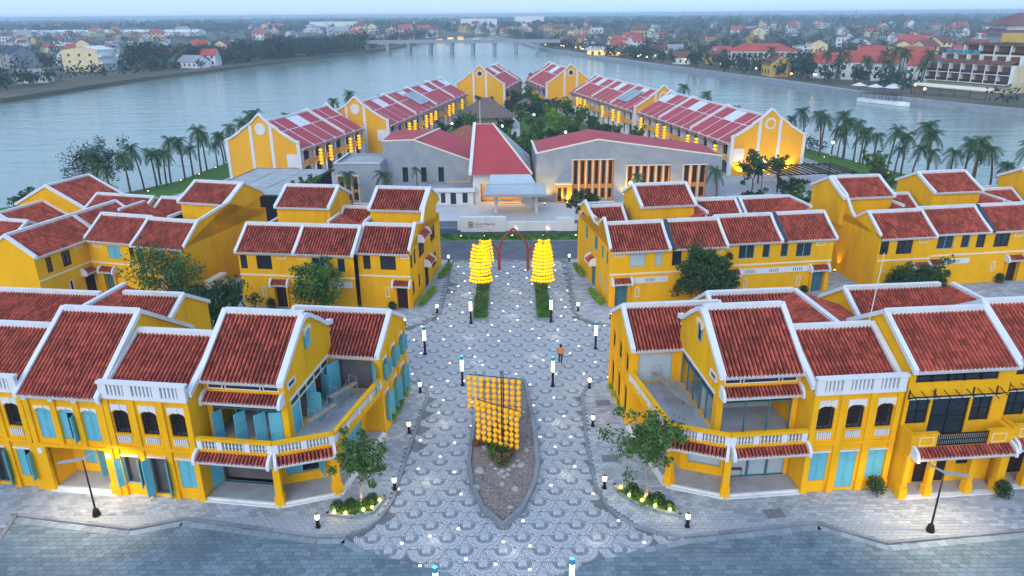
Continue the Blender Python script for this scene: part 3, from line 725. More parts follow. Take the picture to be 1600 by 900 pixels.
def balcony_house(root, u0, u1, vo=0, zh=0):
    """tall house with black-framed windows, steel pergola, projecting balcony over a columned porch"""
    L = u1-u0; f = W(u0, vo, u1, vo); ze, zr = 8.5+zh, 10.5+zh
    hs = [(.25, 1.6, 4.6, 6.25, 'black'), (1.75, 4.15, 3.72, 6.3, 'black'), (4.3, 5.6, 4.6, 6.25, 'black'), (.4, 5.6, 7.4, 8.15, 'black'), (.35, 1.0, 1.5, 2.6, 'black'), (1.5, 3.6, .3, 2.7, 'doorbrown'), (4.2, 5.2, 1.5, 2.6, 'black')]
    ws, r = range_house(root, u0, u1, vo, vo+3.4, vo+6.8, ze, zr, oh=.4, holes={'F': hs})
    m = MB(f)
    for k in range(1, 5): m.box(.4+1.04*k-.05, .4+1.04*k+.05, -.1, .0, 7.4, 8.15)
    m.build('mullion', 'black', root)
    m = MB(f)   # pergola brackets and rails over the windows
    for z, o in ((6.42, .05), (6.75, .55)): m.tube((.1, o, z), (L-.5, o, z), .03, n=5)
    for k in range(9): a = .15+k*(L-.75)/8; m.tube((a, .02, 6.85), (a+.1, .85, 6.55), .025, n=4); 
    for a in (.15, 1.75, 4.2, 5.7): m.tube((a, .02, 6.35), (a, .6, 6.8), .04, n=5); m.tube((a, .03, 6.35), (a, .03, 6.95), .045, n=5)
    m.build('pergola', 'black', root)
    m = MB(f); m.box(.2, L-.5, 0, .1, 6.31, 6.37); m.build('lintel', 'white', root)
    # projecting porch and balcony
    P = 1.25
    m = MB(f); m.box(0, .3, 0, P, .1, 4.6); m.build('party_wall', 'yellow', root); m = MB(f); m.box(L-.3, L-.02, 0, P, 3.2, 4.6); m.build('party_wall', 'yellow', root)
    m = MB(f); m.box(.3, L-.3, 0, P, 3.2, 3.65); m.build('balcony', 'yellow', root); m = MB(f); m.box(.3, L-.3, .01, P-.2, 3.65, 3.66); m.build('balcony_floor', 'floor', root)
    for b0, b1 in ((.3, 1.6), (L-1.6, L-.3)): m = MB(f); m.box(b0, b1, P-.2, P, 3.65, 4.6); m.box(b0-.05, b1+.05, P-.25, P+.05, 4.6, 4.68); m.build('parapet', 'yellow', root)
    for a0, a1 in ((.5, 1.4), (L-1.4, L-.5)):
        m = MB(f); m.box(a0, a1, P, P+.03, 3.85, 3.89); m.box(a0, a1, P, P+.03, 4.4, 4.44); m.box(a0, a0+.04, P, P+.03, 3.89, 4.4); m.box(a1-.04, a1, P, P+.03, 3.89, 4.4); m.build('panel_frame', 'cream', root)
    m = MB(f); m.box(1.6, L-1.6, P-.14, P-.08, 4.5, 4.56); m.box(1.6, L-1.6, P-.14, P-.08, 3.75, 3.8); m.box(1.6, L-1.6, P-.13, P-.09, 4.1, 4.14)
    k = 1.7
    while k < L-1.6: m.box(k, k+.03, P-.13, P-.09, 3.8, 4.5); k += .13
    m.build('railing', 'black', root)
    awning(root, W(u0, vo-P, u1, vo-P), .15, L-.15, 3.72, .7, .36, sp=.22)
    for a in (.15, 1.75, 4.35, L-.22):
        x, y, _ = f(a, P-.2, 0); pillar(root, x, y, .1, 3.2, .34)
    m = MB(f); m.box(.3, L-.3, 0, P-.2, .1, .3); m.build('porch_floor', 'floor', root); m = MB(f); m.box(.3, L-.3, P-.2, P+.12, .1, .2); m.build('porch_step', 'white', root)
def rear_range(root, u0, u1, vr, z, ze, gable_l=True, cross=None):
    ws, r = range_house(root, u0, u1, vr-3.2, vr, vr+3.0, ze, z, z0=2, oh=.2, skip='r' if cross else '')
    if cross:   # cross roof with a valley, running towards the camera
        uc, v0, v1, ul, zl = cross
        q = roof(root, [(ul, v1, zl), (ul, v0, zl), (uc, v0, z), (uc, v1, z)], eave=False)
        coping(q, [(uc, v0, z), (uc, v1, z)], (1, 0, 0), .36, -.1, .24, 'ridge_cap')
        q2 = roof(root, [(2*uc-ul, v0, zl), (2*uc-ul, v1, zl), (uc, v1, z), (uc, v0, z)], eave=False)
        m = MB(); m.box(min(ul, 2*uc-ul)+.2, max(ul, 2*uc-ul)-.2, v0+.1, v1-.1, 2, zl-.25); m.build('cross_wall', 'yellow', root)
def block(name, label, loc, deg, left, group=None):
    MIR[0] = -1 if left else 1
    return thing(name, label, 'house', (*loc, 0), R(deg), group)
FLo, FLd = (-14.15, 36.5), -7.5
FRo, FRd = (12.92, 37.0), 5
t = block('corner_house', 'yellow corner house with open blue shutters and chamfered balcony above a columned porch', FLo, FLd, True); corner_house(t, True)
t = block('arcade_house', 'narrow yellow house with open teal doors under a white slotted parapet', FLo, FLd, True)
arcade_house(t, 4.8, 10.25, [(.9, 2.85, 'shut'), (.3, 2.9, 'dooropen'), (.9, 2.85, 'open')])
t = block('gable_house', 'yellow house with arched blue shutters above a deep ground-floor porch', FLo, FLd, True); gable_house_left(t, 10.3, 15.55)
t = block('arcade_house', 'yellow house with dark arched upper opening at the far end of the blue-shuttered row', FLo, FLd, True)
arcade_house(t, 15.6, 21.0, [(.9, 2.85, 'half'), (.3, 2.9, 'dooropen'), (.9, 2.85, 'half')])
t = block('rear_range', 'low tiled rear range behind the arched blue-shutter house', FLo, FLd, True); rear_range(t, 12.4, 17.2, 12.8, 8.3, 6.6, cross=(18.3, 9.7, 14.5, 14.2, 6.7)); range_house(t, 19.0, 28.0, 9.4, 12.6, 15.6, 6.6, 8.2, z0=2, oh=.2, skip='l'); range_house(t, 21.0, 28.0, 3.4, 6.4, 9.3, 6.6, 8.0, z0=2, oh=.2)
t = block('corner_house', 'yellow corner house with bare glazed balcony room and empty shop windows', FRo, FRd, False); corner_house(t, False)
t = block('arcade_house', 'narrow yellow house with closed blue ground-floor shutters under a white slotted parapet', FRo, FRd, False)
arcade_house(t, 4.8, 10.3, [(.9, 2.95, 'shut'), (.3, 3.0, 'shut'), (.9, 2.95, 'shut')])
t = block('balcony_house', 'yellow house with black-framed windows and railing balcony beside the slotted parapet', FRo, FRd, False); balcony_house(t, 10.55, 17.0)
t = block('balcony_house', 'second yellow black-windowed balcony house, further from the plaza, with taller roof', FRo, FRd, False); balcony_house(t, 17.15, 23.6, .35, .25)
t = block('rear_range', 'low tiled rear range behind the empty corner house', FRo, FRd, False); rear_range(t, 2.6, 9.2, 12.6, 8.5, 6.6, cross=(9.3, 4.3, 12.6, 4.9, 6.9))
t = block('rear_range', 'low tiled rear range behind the black-windowed balcony houses', FRo, FRd, False); rear_range(t, 13.0, 20.5, 12.3, 8.6, 6.8, cross=(21.5, 7.3, 12.3, 17.5, 6.8))
MIR[0] = 1
# ================================================================ middle row of courtyard houses
def lattice(parent, w, a0, a1, z0, z1):
    m = MB(w); m.box(a0, a1, 0, .06, z0, z1); o = m.build('lattice_panel', 'white', parent)
    q = MB(w); n = int((a1-a0)/2.0) or 1
    for k in range(n):
        c = a0+(a1-a0)*(k+.5)/n
        for j in range(-2, 3): q.box(c+j*.22-.035, c+j*.22+.035, .055, .066, z0+.12, z1-.12)
    q.build('lattice_slots', 'dark', o, kind='stuff')
def entry(root, w, a0, a1, kind='door', z1=2.35):
    win(root, w, a0, a1, .12, z1, kind, name='door'); awning(root, w, a0-.3, a1+.3, z1+.75, .7, .4)
    for a in (a0-.16, a1+.02): m = MB(w); m.box(a, a+.14, 0, .35, .1, z1+.1); m.build('door_jamb', 'yellow', root)
def mid(root, units, wins, doors, slits, panels, towers, backs, crosses, profile=None, side=(), L=0, outer='R', sideZ=0):
    for (u0, u1, v, spl) in units:
        f = W(u0, v, u1, v)
        hs = [(a-u0, b-u0, z0, z1) for (a, b, z0, z1, k) in wins if u0 <= (a+b)/2 < u1 and k != 'slot']
        hs += [(a-u0, b-u0, .12, 2.35) for (a, b, k) in doors if u0 <= (a+b)/2 < u1]
        wall(root, f, 0, 6.2, hs)
        for (a, b, z0, z1, k) in wins:
            if u0 <= (a+b)/2 < u1: win(root, f, a-u0, b-u0, z0, z1, k)
        for (a, b, k) in doors:
            if u0 <= (a+b)/2 < u1: entry(root, f, a-u0, b-u0, k)
        for (a, z) in slits:
            if u0 <= a < u1: win(root, f, a-u0, a-u0+.3, z, z+.95, 'slit')
        for (a, b) in panels:
            if u0 <= (a+b)/2 < u1: lattice(root, f, a-u0, b-u0, 2.5, 3.1)
        strip(root, f, 0, u1-u0, 3.46, 3.62, 0, .05, 'cream')
        cuts = [u0]+list(spl)+[u1]
        for i, (a, b) in enumerate(zip(cuts, cuts[1:])):
            g = (.6 if MIR[0] > 0 else .12) if i > 0 else 0
            _, r = range_house(root, a+g, b, v, v+2.75, v+5.5, 6.2, 8.0, oh=.4, sag=.06, skip='FBLR'+('l' if i > 0 or (u0 == 0 and profile) else ''), sp=.28, vw=.3)
            if i > 0 and MIR[0] > 0:
                m = MB(); m.sweep([(a+.36, v-.42, 6.05), (a+.36, v+2.75, 8.16), (a+.36, v+5.5, 6.3)], (1, 0, 0), .5, -.1, .1); m.build('gutter_strip', 'slate', r)
    v0, v1 = units[0][2], units[-1][2]; V = 14.0
    # side walls following the roof line
    for u, sgn in ((0, 'L'), (L, 'R')):
        vv = v0 if sgn == 'L' else v1
        w = W(u, V, u, vv) if sgn == 'L' else W(u, vv, u, V)
        pr = (profile if sgn == 'L' and profile else [(vv, 6.2), (vv+2.75, 8.05), (vv+5, 6.7), (V, 6.6)])
        hs = [(V-b, V-a, z0, z1) for (a, b, z0, z1, k) in side if k != 'slot'] if sgn == 'L' else []
        if sgn == 'L':
            top = [(V-v, z) for v, z in pr]
            wall(root, w, 0, 6.0, hs, top=top)
            coping(root, [(u, v, z+.02) for v, z in pr], (1, 0, 0), .3, -.05, .2)
            for (a, b, z0, z1, k) in side:
                win(root, w, V-b, V-a, z0, z1, k, name='door' if 'door' in k else 'window')
                if 'door' in k: awning(root, w, V-b-.25, V-a+.25, z1+.75, .75, .45)
        else: wall(root, w, 0, 6.0, [], top=[(v-vv, z) for v, z in pr[::-1]]); coping(root, [(u, v, z+.02) for v, z in pr], (1, 0, 0), .3, -.05, .2)
    wall(root, W(L, V, 0, V), 0, 6.6)
    m = MB(); m.quad((.1, 5.0, 5.7), (L-.1, 5.0, 5.7), (L-.1, V, 5.7), (.1, V, 5.7)); m.build('courtyard_roof', 'greyflat', root)
    for k, (a, b, c, d, z) in enumerate(crosses):     # sloped roofs round the light wells: (u_low, u_high, v0, v1, z_high)
        r = roof(root, [(a, d, 6.0), (a, c, 6.0), (b, c, z), (b, d, z)] if a < b else [(a, c, 6.0), (a, d, 6.0), (b, d, z), (b, c, z)], sp=.28, eave=False)
        coping(r, [(b, c, z), (b, d, z)], (1, 0, 0), .3, -.1, .2, 'ridge_cap')
    for (a, b, zr, dark) in backs:
        _, r = range_house(root, a, b, 8.4, 11.0, 13.6, 6.2, zr, oh=.2, skip='BLR', sp=.28, z0=5.6)
        if dark: m = MB(); m.sweep([(b+.2, 8.2, 6.1), (b+.2, 11, zr+.05), (b+.2, 13.8, 6.2)], (1, 0, 0), .3, -.1, .12); m.build('gutter_strip', 'slate', r)
        m = MB(); m.box(a, b, 13.9, 14.1, 6.6, 6.9); m.box(a, b, 13.88, 14.12, 7.35, 7.5); q = m.build('rear_parapet', 'white', root); balusters(q, W(a, 14, b, 14), .1, b-a-.1, 6.9, 7.35, sp=.35, flat=True, name='slat_row')
    for (a, b, vf) in towers:
        range_house(root, a, b, vf, vf+3.1, vf+6.3, 8.75, 10.2, oh=.35, sag=.05, sp=.28, z0=5.5, vw=.34)
    for (a, b, v, d) in [(c[0], c[0]+.01, 0, 0) for c in ()]: pass
def glass_canopy(root, u0, u1, v0, v1, z):
    m = MB(); m.quad((u0, v0, z), (u1, v0, z), (u1, v1, z+.25), (u0, v1, z+.25)); o = m.build('skylight', 'screen', root)
    m = MB()
    for k in range(5): a = u0+(u1-u0)*k/4; m.tube((a, v0, z+.02), (a, v1, z+.27), .03, n=4)
    m.build('skylight_bar', 'metal', o, kind='stuff')
# --- left, beside the plaza
t = block('courtyard_house', 'two-storey yellow courtyard house with brown windows, beside the plaza and a broad leafy tree', (-10.2, 67.4), -7.5, True)
mid(t, [(0, 5.3, .5, []), (5.35, 17.4, -.5, [11.35])],
    [(.1, .8, 5.5, 5.75, 'slot'), (1.4, 3.0, 4.2, 5.65, 'brown'), (4.0, 4.75, 4.2, 5.65, 'brown'), (6.3, 7.1, 4.1, 5.55, 'blue'), (8.1, 9.7, 4.1, 5.55, 'blue'), (10.2, 11.1, 5.4, 5.7, 'slot'), (12.4, 13.2, 5.4, 5.7, 'slot'), (13.9, 15.5, 4.15, 5.6, 'brown'), (16.5, 17.2, 4.15, 5.6, 'brown')],
    [(.3, 1.45, 'doorbrown'), (12.6, 13.8, 'doorbrown')], [(2.3, 1.35), (8.6, .9), (14.9, 1.3)], [(5.7, 8.4)],
    [(.25, 5.9, 7.2), (10.4, 16.4, 7.2)], [(6.1, 10.2, 7.7, False)], [(8.6, 6.0, 5.4, 9.5, 7.6), (6.8, 10.0, 5.4, 9.0, 7.5)],
    profile=[(14.0, 8.0), (13.4, 8.7), (10.3, 10.3), (7.1, 8.85), (6.0, 7.5), (3.3, 8.25), (.5, 6.2)],
    side=[(.9, 1.7, 4.2, 5.6, 'brown'), (2.2, 3.0, 4.2, 5.8, 'brown'), (4.2, 6.6, 4.2, 6.0, 'brown'), (9.4, 11.6, 4.3, 6.0, 'brown'), (1.2, 2.0, 1.2, 2.7, 'brown'), (3.6, 4.3, 1.2, 2.7, 'brown'), (6.3, 8.0, .12, 2.6, 'doorbrown'), (9.6, 11.6, 1.2, 2.8, 'brown')], L=17.4)
glass_canopy(t, 1.0, 4.8, 4.9, 7.0, 6.3); glass_canopy(t, 11.2, 14.5, 4.6, 7.0, 6.3)
w = W(0, 14, 0, .5); awning(t, w, 14-7.0, 14-3.9, 6.75, .7, .45)
# --- left, further away
t = block('courtyard_house', 'yellow courtyard house with a closed turquoise shutter and forward wing, near the river palms', (-33.0, 70.8), -15, True)
mid(t, [(0, 6.0, -.9, []), (6.05, 12.4, -.4, [])],
    [(.4, 1.1, 5.4, 5.7, 'slot'), (2.3, 4.0, 4.5, 5.5, 'brown'), (5.0, 5.9, 4.1, 5.5, 'brown'), (6.6, 7.2, 4.1, 5.5, 'brown'), (8.3, 9.9, 4.1, 5.5, 'shut'), (10.6, 11.6, 5.3, 5.6, 'slot')],
    [(1.0, 2.2, 'doorbrown'), (9.6, 10.8, 'door')], [(3.4, 1.2)], [],
    [(.3, 6.2, 7.2)], [(6.6, 11.8, 7.8, True)], [(8.4, 6.6, 5.4, 9.0, 7.2), (9.0, 12.3, 4.6, 8.6, 7.9)],
    profile=[(14.0, 8.2), (13.4, 8.7), (10.3, 10.3), (7.2, 8.8), (6.9, 8.75), (2.2, 8.15), (1.85, 8.12), (-.9, 6.1)], side=[], L=12.4)
glass_canopy(t, 1.0, 5.2, 4.4, 7.0, 6.5)

# its forward wing has the ridge along v: built as a range turned by a quarter turn
def turned_range(root, u0, u1, v0, v1, ze, zr, holes=None, oh=.35, skip=''):
    """gabled range with its ridge along v"""
    uc = (u0+u1)/2; k = (zr-ze)/((u1-u0)/2); e = oh
    wl, wr, wf = W(u0, v1, u0, v0), W(u1, v0, u1, v1), W(u0, v0, u1, v0)
    hs = holes or []
    wall(root, wl, 0, ze, [h[:4] for h in hs if h[4] != 'slot']); wall(root, wr, 0, ze); wall(root, wf, 0, ze, top=[(u1-u0, ze), (uc-u0, zr), (0, ze)]); wall(root, W(u1, v1, u0, v1), 0, ze, top=[(u1-u0, ze), (u1-uc, zr), (0, ze)])
    for h in hs: win(root, wl, h[0], h[1], h[2], h[3], h[4], name='door' if 'door' in h[4] else 'window')
    r = roof(root, [(u0-e, v1, ze-k*e), (u0-e, v0, ze-k*e), (uc, v0, zr), (uc, v1, zr)], sp=.28); roof(root, [(u1+e, v0, ze-k*e), (u1+e, v1, ze-k*e), (uc, v1, zr), (uc, v0, zr)], sp=.28)
    for v in (v0, v1): coping(r, [(u0-e-.05, v, ze-k*e+.05), (uc, v, zr+.08), (u1+e+.05, v, ze-k*e+.05)], (0, 1, 0), .32)
    coping(r, [(uc, v0, zr+.03), (uc, v1, zr+.03)], (1, 0, 0), .36, -.1, .22, 'ridge_cap')
    strip(root, wl, 0, wl.L, 3.46, 3.62, 0, .05, 'cream')
    return wl
wl = turned_range(t, 12.45, 18.2, -6.9, 1.2, 6.2, 8.0, [(3.9, 5.0, 4.0, 5.6, 'brown'), (6.2, 6.9, 4.0, 5.6, 'brown'), (2.4, 3.2, 5.4, 5.75, 'slot'), (4.4, 4.75, 1.4, 2.4, 'slit'), (1.5, 2.8, .12, 2.35, 'doorbrown')])
awning(t, wl, 1.2, 3.1, 3.0, .7, .4)
turned_range(t, 12.45, 18.2, 1.3, 7.5, 6.2, 8.0, [], skip='')
t = block('courtyard_house', 'yellow house with a broad plain gable, behind the turquoise-shuttered house and closest to the river palms', (-33.0, 70.8), -15, True)
t['label'] = 'yellow house with broad plain gable behind the turquoise-shuttered house, by the river palms'
turned_range(t, 21.6, 31.4, 8.9, 15.5, 6.5, 8.9); turned_range(t, 24.4, 30.4, 2.6, 8.8, 5.6, 7.0)
range_house(t, 18.6, 28.5, -4.4, -1.3, 1.8, 6.0, 7.7, oh=.3, sp=.28); range_house(t, 13.2, 21.3, 8.6, 11.2, 13.8, 6.2, 7.7, oh=.3, sp=.28)
m = MB(); m.box(20.5, 24.3, 3.0, 8.5, 0, 5.4); m.build('flat_wing', 'yellow', t); m = MB(); m.box(20.4, 24.4, 2.9, 8.6, 5.4, 5.55); m.build('flat_roof', 'greyflat', t)
MIR[0] = 1
m = MB(); m.box(-.35, .35, -1.4, 1.4, 0, 1.85); m.box(-.42, .42, -1.47, 1.47, 1.85, 1.95); o = m.build('screen_wall', 'cream'); o.location = (-31.6, 72.6, .1); o.rotation_euler = (0, 0, R(-14)); tag(o, 'short white screen wall in the gap between the two courtyard houses near the palms', 'wall')
# --- right, beside the plaza
t = block('courtyard_house', 'long yellow courtyard house with teal doors and white lattice panels, beside the plaza', (9.76, 68.0), 8, False)
mid(t, [(0, 12.0, 0, [6.0]), (12.05, 24.2, .75, [18.2])],
    [(.5, 1.4, 5.5, 5.8, 'slot'), (2.0, 3.6, 4.25, 5.7, 'grey'), (4.6, 5.4, 4.25, 5.7, 'grey'), (6.4, 7.4, 4.15, 5.7, 'brown'), (8.3, 9.8, 4.3, 5.7, 'brown'), (10.5, 11.5, 5.4, 5.7, 'slot'), (12.4, 13.1, 5.4, 5.7, 'slot'), (13.8, 15.5, 4.2, 5.7, 'blue'), (16.4, 17.2, 4.2, 5.65, 'blue'), (18.4, 19.2, 4.2, 5.65, 'blue'), (20.1, 21.8, 4.1, 5.6, 'blue'), (22.3, 23.2, 5.3, 5.6, 'slot')],
    [(.55, 1.9, 'door'), (9.6, 10.9, 'doorbrown'), (12.3, 13.7, 'door'), (22.1, 23.5, 'door')], [(2.8, 1.05), (14.7, 1.0), (20.6, .95)], [(2.3, 6.1), (13.9, 21.8)],
    [(5.1, 11.1, 6.8)], [(.3, 4.2, 7.7, True), (12.6, 17.6, 7.9, True), (18.2, 23.9, 7.9, False)], [(3.0, .15, 4.5, 8.2, 7.5), (8.8, 12.0, 5.3, 10.5, 8.0), (20.2, 24.1, 5.8, 11.0, 8.0), (14.6, 12.1, 5.8, 8.2, 7.4)],
    profile=[(14.0, 7.2), (12.4, 7.6), (10.9, 8.4), (9.0, 7.8), (6.4, 7.3), (4.6, 7.4), (4.2, 7.8), (2.75, 8.6), (0, 6.2)],
    side=[(.8, 1.7, 4.2, 5.7, 'blue'), (2.6, 3.5, 4.2, 5.7, 'blue'), (5.0, 6.6, 4.3, 6.0, 'blue'), (9.2, 10.6, 4.3, 5.9, 'blue'), (1.0, 1.8, 1.0, 2.7, 'grey'), (3.0, 3.8, 1.2, 2.8, 'grey'), (5.6, 7.2, .12, 2.6, 'door')], L=24.2)
glass_canopy(t, 2.8, 5.0, 5.4, 7.6, 6.3); glass_canopy(t, 14.8, 17.2, 6.4, 8.4, 6.3); glass_canopy(t, 17.8, 20.4, 6.6, 8.6, 6.3)
# --- right, further away
t = block('courtyard_house', 'yellow courtyard house with twin roof towers and an uplit blank side wall', (38.2, 71.7), 8, False)
mid(t, [(0, 6.1, 0, []), (6.15, 18.8, .6, [12.8])],
    [(.15, 1.1, 4.2, 5.65, 'brown'), (2.0, 3.8, 4.15, 5.65, 'brown'), (4.5, 5.4, 5.35, 5.7, 'slot'), (7.1, 9.0, 4.25, 5.7, 'blue'), (9.9, 10.9, 4.25, 5.7, 'blue'), (11.7, 12.7, 4.2, 5.7, 'brown'), (13.8, 15.6, 4.15, 5.65, 'brown'), (16.2, 17.0, 5.3, 5.7, 'slot')],
    [(4.3, 5.6, 'doorbrown'), (6.4, 7.7, 'door'), (15.9, 17.3, 'doorbrown')], [(2.7, 1.5), (8.1, 1.2), (14.2, 1.5)], [(7.9, 11.3)],
    [(-.4, 5.6, 7.0), (11.0, 17.0, 7.6)], [(6.2, 10.4, 7.7, True)], [(4.4, 6.0, 5.4, 9.0, 7.8), (15.6, 18.7, 5.8, 9.2, 7.8)],
    profile=[(14.0, 8.2), (13.4, 8.8), (10.2, 10.3), (7.0, 8.9), (5.6, 7.4), (4.8, 6.9), (2.75, 8.1), (0, 6.2)], side=[], L=18.8)
glass_canopy(t, 7.2, 10.2, 6.2, 8.4, 6.3)
t = block('courtyard_house', 'yellow courtyard house with dark side gutter, next after the twin-towered one', (57.3, 74.6), 8, False)
mid(t, [(0, 12, .3, [6])], [(1, 2.6, 4.2, 5.7, 'brown'), (4, 5, 4.2, 5.7, 'brown')], [(3, 4.2, 'door')], [], [], [(5.4, 11.4, 7.4)], [(.4, 4.9, 7.7, True)], [(3.0, .15, 5.5, 8.2, 7.5)], L=12)
MIR[0] = 1
# ================================================================ resort: reception and long wings
def resort_wing(label, o, deg, Lg, left, nb, ze=6.2, zr=10.2, wd=14.8, gable=True, solar=None, lit=(), skylights=()):
    """two-storey gabled range running away from the camera; frame: u across (0 = garden side), v along"""
    MIR[0] = -1 if left else 1
    t = thing('resort_wing', label, 'building', (*o, 0), R(deg))
    c = wd/2; k = (zr-ze)/c
    def gp(a):     # ornate gable outline, a across
        d = abs(a-c)/c; z = ze+.5+(zr+.75-ze-.5)*(1-d)
        return z + (.55*math.exp(-(d/.16)**2))  + (.22 if d < .5 else 0) + (.18 if d > .93 else 0)
    pts = [wd*i/40 for i in range(41)]
    for v, s in ((0, 1), (Lg, -1)):
        w = W(0, v, wd, v) if s > 0 else W(wd, v, 0, v)
        wall(t, w, 0, ze, mat='ochre', top=[(a, gp(a)-(.95 if s < 0 else 0)) for a in pts[::-1]])
        coping(t, [(a, v, gp(a)-(.95 if s < 0 else 0)) for a in pts], (0, 1, 0), .5, -.12, .28, 'gable_coping')
    f = W(0, 0, wd, 0)
    if gable:
        for a in (0, c-2.3, c+1.7, wd-.6): strip(t, f, a, a+.6, 0, gp(min(max(a+.3, .3), wd-.3))-.1, 0, .12, 'white', 'pilaster')
        m = MB(f); n = 20
        for i in range(n):
            t0, t1 = 2*math.pi*i/n, 2*math.pi*(i+1)/n; q = lambda r, tt, o_: (c+r*math.cos(tt), o_, zr-1.0+r*math.sin(tt))
            m.quad(q(1.05, t0, .1), q(1.05, t1, .1), q(.72, t1, .1), q(.72, t0, .1)); m.quad(q(1.05, t0, .1), q(1.05, t1, .1), q(1.05, t1, 0), q(1.05, t0, 0))
        rw = m.build('round_window', 'white', t); m = MB(f); m.quad(*[(c+.74*math.cos(2*math.pi*i/n), .04, zr-1+.74*math.sin(2*math.pi*i/n)) for i in range(n)]); m.build('pane', 'white' if gable == 1 and left else ('ochre' if gable == 1 else 'glass'), rw)
        if gable == 1: m = MB(f); m.box(.5, 2.7, 0, .2, 2.6, 4.9); m.build('wall_panel', 'white', t)
        else:
            for a in (c-1.2, c+1.2):
                m = MB(f); m.lathe((0, 0, 0), [(.3, 0), (.3, .1)], 10); m.v = [f(a+x, z, 3.4+y) for x, y, z in m.v]; m.build('round_window', 'glass', t)
    # garden-side facade
    g = W(0, Lg, 0, 0); b = Lg/nb; hs = []
    for i in range(nb):
        hs += [(b*i+.7, b*(i+1)-.7, .15, 2.6, .5), (b*i+1.0, b*(i+1)-1.0, 3.6, 5.4)]
    wall(t, g, 0, ze, hs, mat='white', th=.5)
    for i in range(nb):
        win(t, g, b*i+1.0, b*(i+1)-1.0, 3.6, 5.4, 'brown', dep=.4); win(t, g, b*i+.7, b*(i+1)-.7, .15, 2.6, 'brown', .5, dep=.45)
        strip(t, g, b*i-.25, b*i+.25, 0, ze, 0, .45, 'white', 'pilaster')
        m = MB(g); m.box(b*i+.3, b*(i+1)-.3, .05, 1.0, 3.0, 3.2); m.box(b*i+.3, b*(i+1)-.3, .85, 1.0, 3.2, 4.0); m.build('balcony', 'orange' if i % 2 else 'ochre', t)
        m = MB(g); m.quad((b*i+.4, 0, 6.05), (b*(i+1)-.4, 0, 6.05), (b*(i+1)-.4, 1.3, 5.55), (b*i+.4, 1.3, 5.55)); m.quad((b*i+.4, 1.3, 5.5), (b*(i+1)-.4, 1.3, 5.5), (b*(i+1)-.4, 0, 6.0), (b*i+.4, 0, 6.0)); m.build('canopy', 'thatchred', t)
    wall(t, W(wd, 0, wd, Lg), 0, ze, mat='cream')
    # roof in red panels between white ribs; the upper panels alternate with white flats
    s = MB(); s.quad((-.4, .2, ze-.4*k), (-.4, Lg-.2, ze-.4*k), (c, Lg-.2, zr), (c, .2, zr)); s.quad((wd+.4, Lg-.2, ze-.4*k), (wd+.4, .2, ze-.4*k), (c, .2, zr), (c, Lg-.2, zr))
    r = s.build('roof', 'white', t)
    for sgn in (0, 1):
        X = lambda u: u if sgn == 0 else wd-u
        for i in range(nb):
            v0, v1 = b*i+.28, b*(i+1)-.28
            for u0, u1, on in ((-.35, c*.56, True), (c*.60, c-.25, i % 4 != 2)):
                if not on: continue
                m = MB(); zz = lambda u: ze+u*k
                m.add([(X(u0), v0, zz(u0)+.02), (X(u0), v1, zz(u0)+.02), (X(u1), v1, zz(u1)+.02), (X(u1), v0, zz(u1)+.02), (X(u0), v0, zz(u0)+.12), (X(u0), v1, zz(u0)+.12), (X(u1), v1, zz(u1)+.12), (X(u1), v0, zz(u1)+.12)], [(4,5,6,7), (0,1,5,4), (1,2,6,5), (2,3,7,6), (3,0,4,7)])
                m.build('roof_panel', 'redsheet', r)
    m = MB()
    m.sweep([(c, 0, zr+.05), (c, Lg, zr+.05)], (1, 0, 0), .4, -.1, .25); m.build('ridge_cap', 'white', r)
    for i in range(0, nb+1, 4):
        if 0 < i < nb: coping(r, [(-.45, b*i, ze-.1), (c, b*i, zr+.25), (wd+.45, b*i, ze-.1)], (0, 1, 0), .45, 0, .45, 'fire_parapet')
    m = MB(g); m.box(0, Lg, .35, .5, ze-.55, ze-.25); m.build('gutter', 'white', r)
    if solar:
        for i in solar:
            zz = lambda u: ze+u*k+.3; m = MB(); v0, v1 = b*i+.1, b*(i+1)-.1
            m.add([(1.2, v0, zz(1.2)), (1.2, v1, zz(1.2)), (5.6, v1, zz(5.6)), (5.6, v0, zz(5.6)), (1.2, v0, zz(1.2)+.1), (1.2, v1, zz(1.2)+.1), (5.6, v1, zz(5.6)+.1), (5.6, v0, zz(5.6)+.1)], [(4,5,6,7), (0,1,5,4), (1,2,6,5), (2,3,7,6), (3,0,4,7)]); m.build('solar_panel', 'solar', r)
    MIR[0] = 1
    return t, (lambda v, u, z: t.matrix_world)
WINGS = [('ochre resort wing with plain white gable disc, behind the dark tent roof', (-37.3, 128.5), -13.5, 25.5, True, 6, {}),
         ('long ochre resort wing with solar panels, across the garden path from the thatched pavilions', (-26.0, 157.0), -10.8, 66, True, 15, {'solar': (6, 7)}),
         ('ochre end wing with dark round window, beside the red thatched pavilions', (-1.6, 231.5), -10, 29, True, 5, {'ze': 7, 'zr': 11.8, 'wd': 16, 'gable': 2}),
         ('ochre resort wing with white gable ring, uplit above the timber pergola', (39.6, 130.9), 11.0, 45.5, False, 11, {}),
         ('long ochre resort wing with solar panels, beside the bright lawn', (29.6, 177.6), 12.5, 50, False, 13, {'solar': (2, 3)}),
         ('ochre end wing with dark round window, by the lone waterside tree', (11.0, 233), 10, 30, False, 5, {'ze': 7, 'zr': 11.8, 'wd': 16, 'gable': 2})]
for lab, o, dg, Lg, lf, nb, kw in WINGS: resort_wing(lab, o, dg, Lg, lf, nb, **kw)
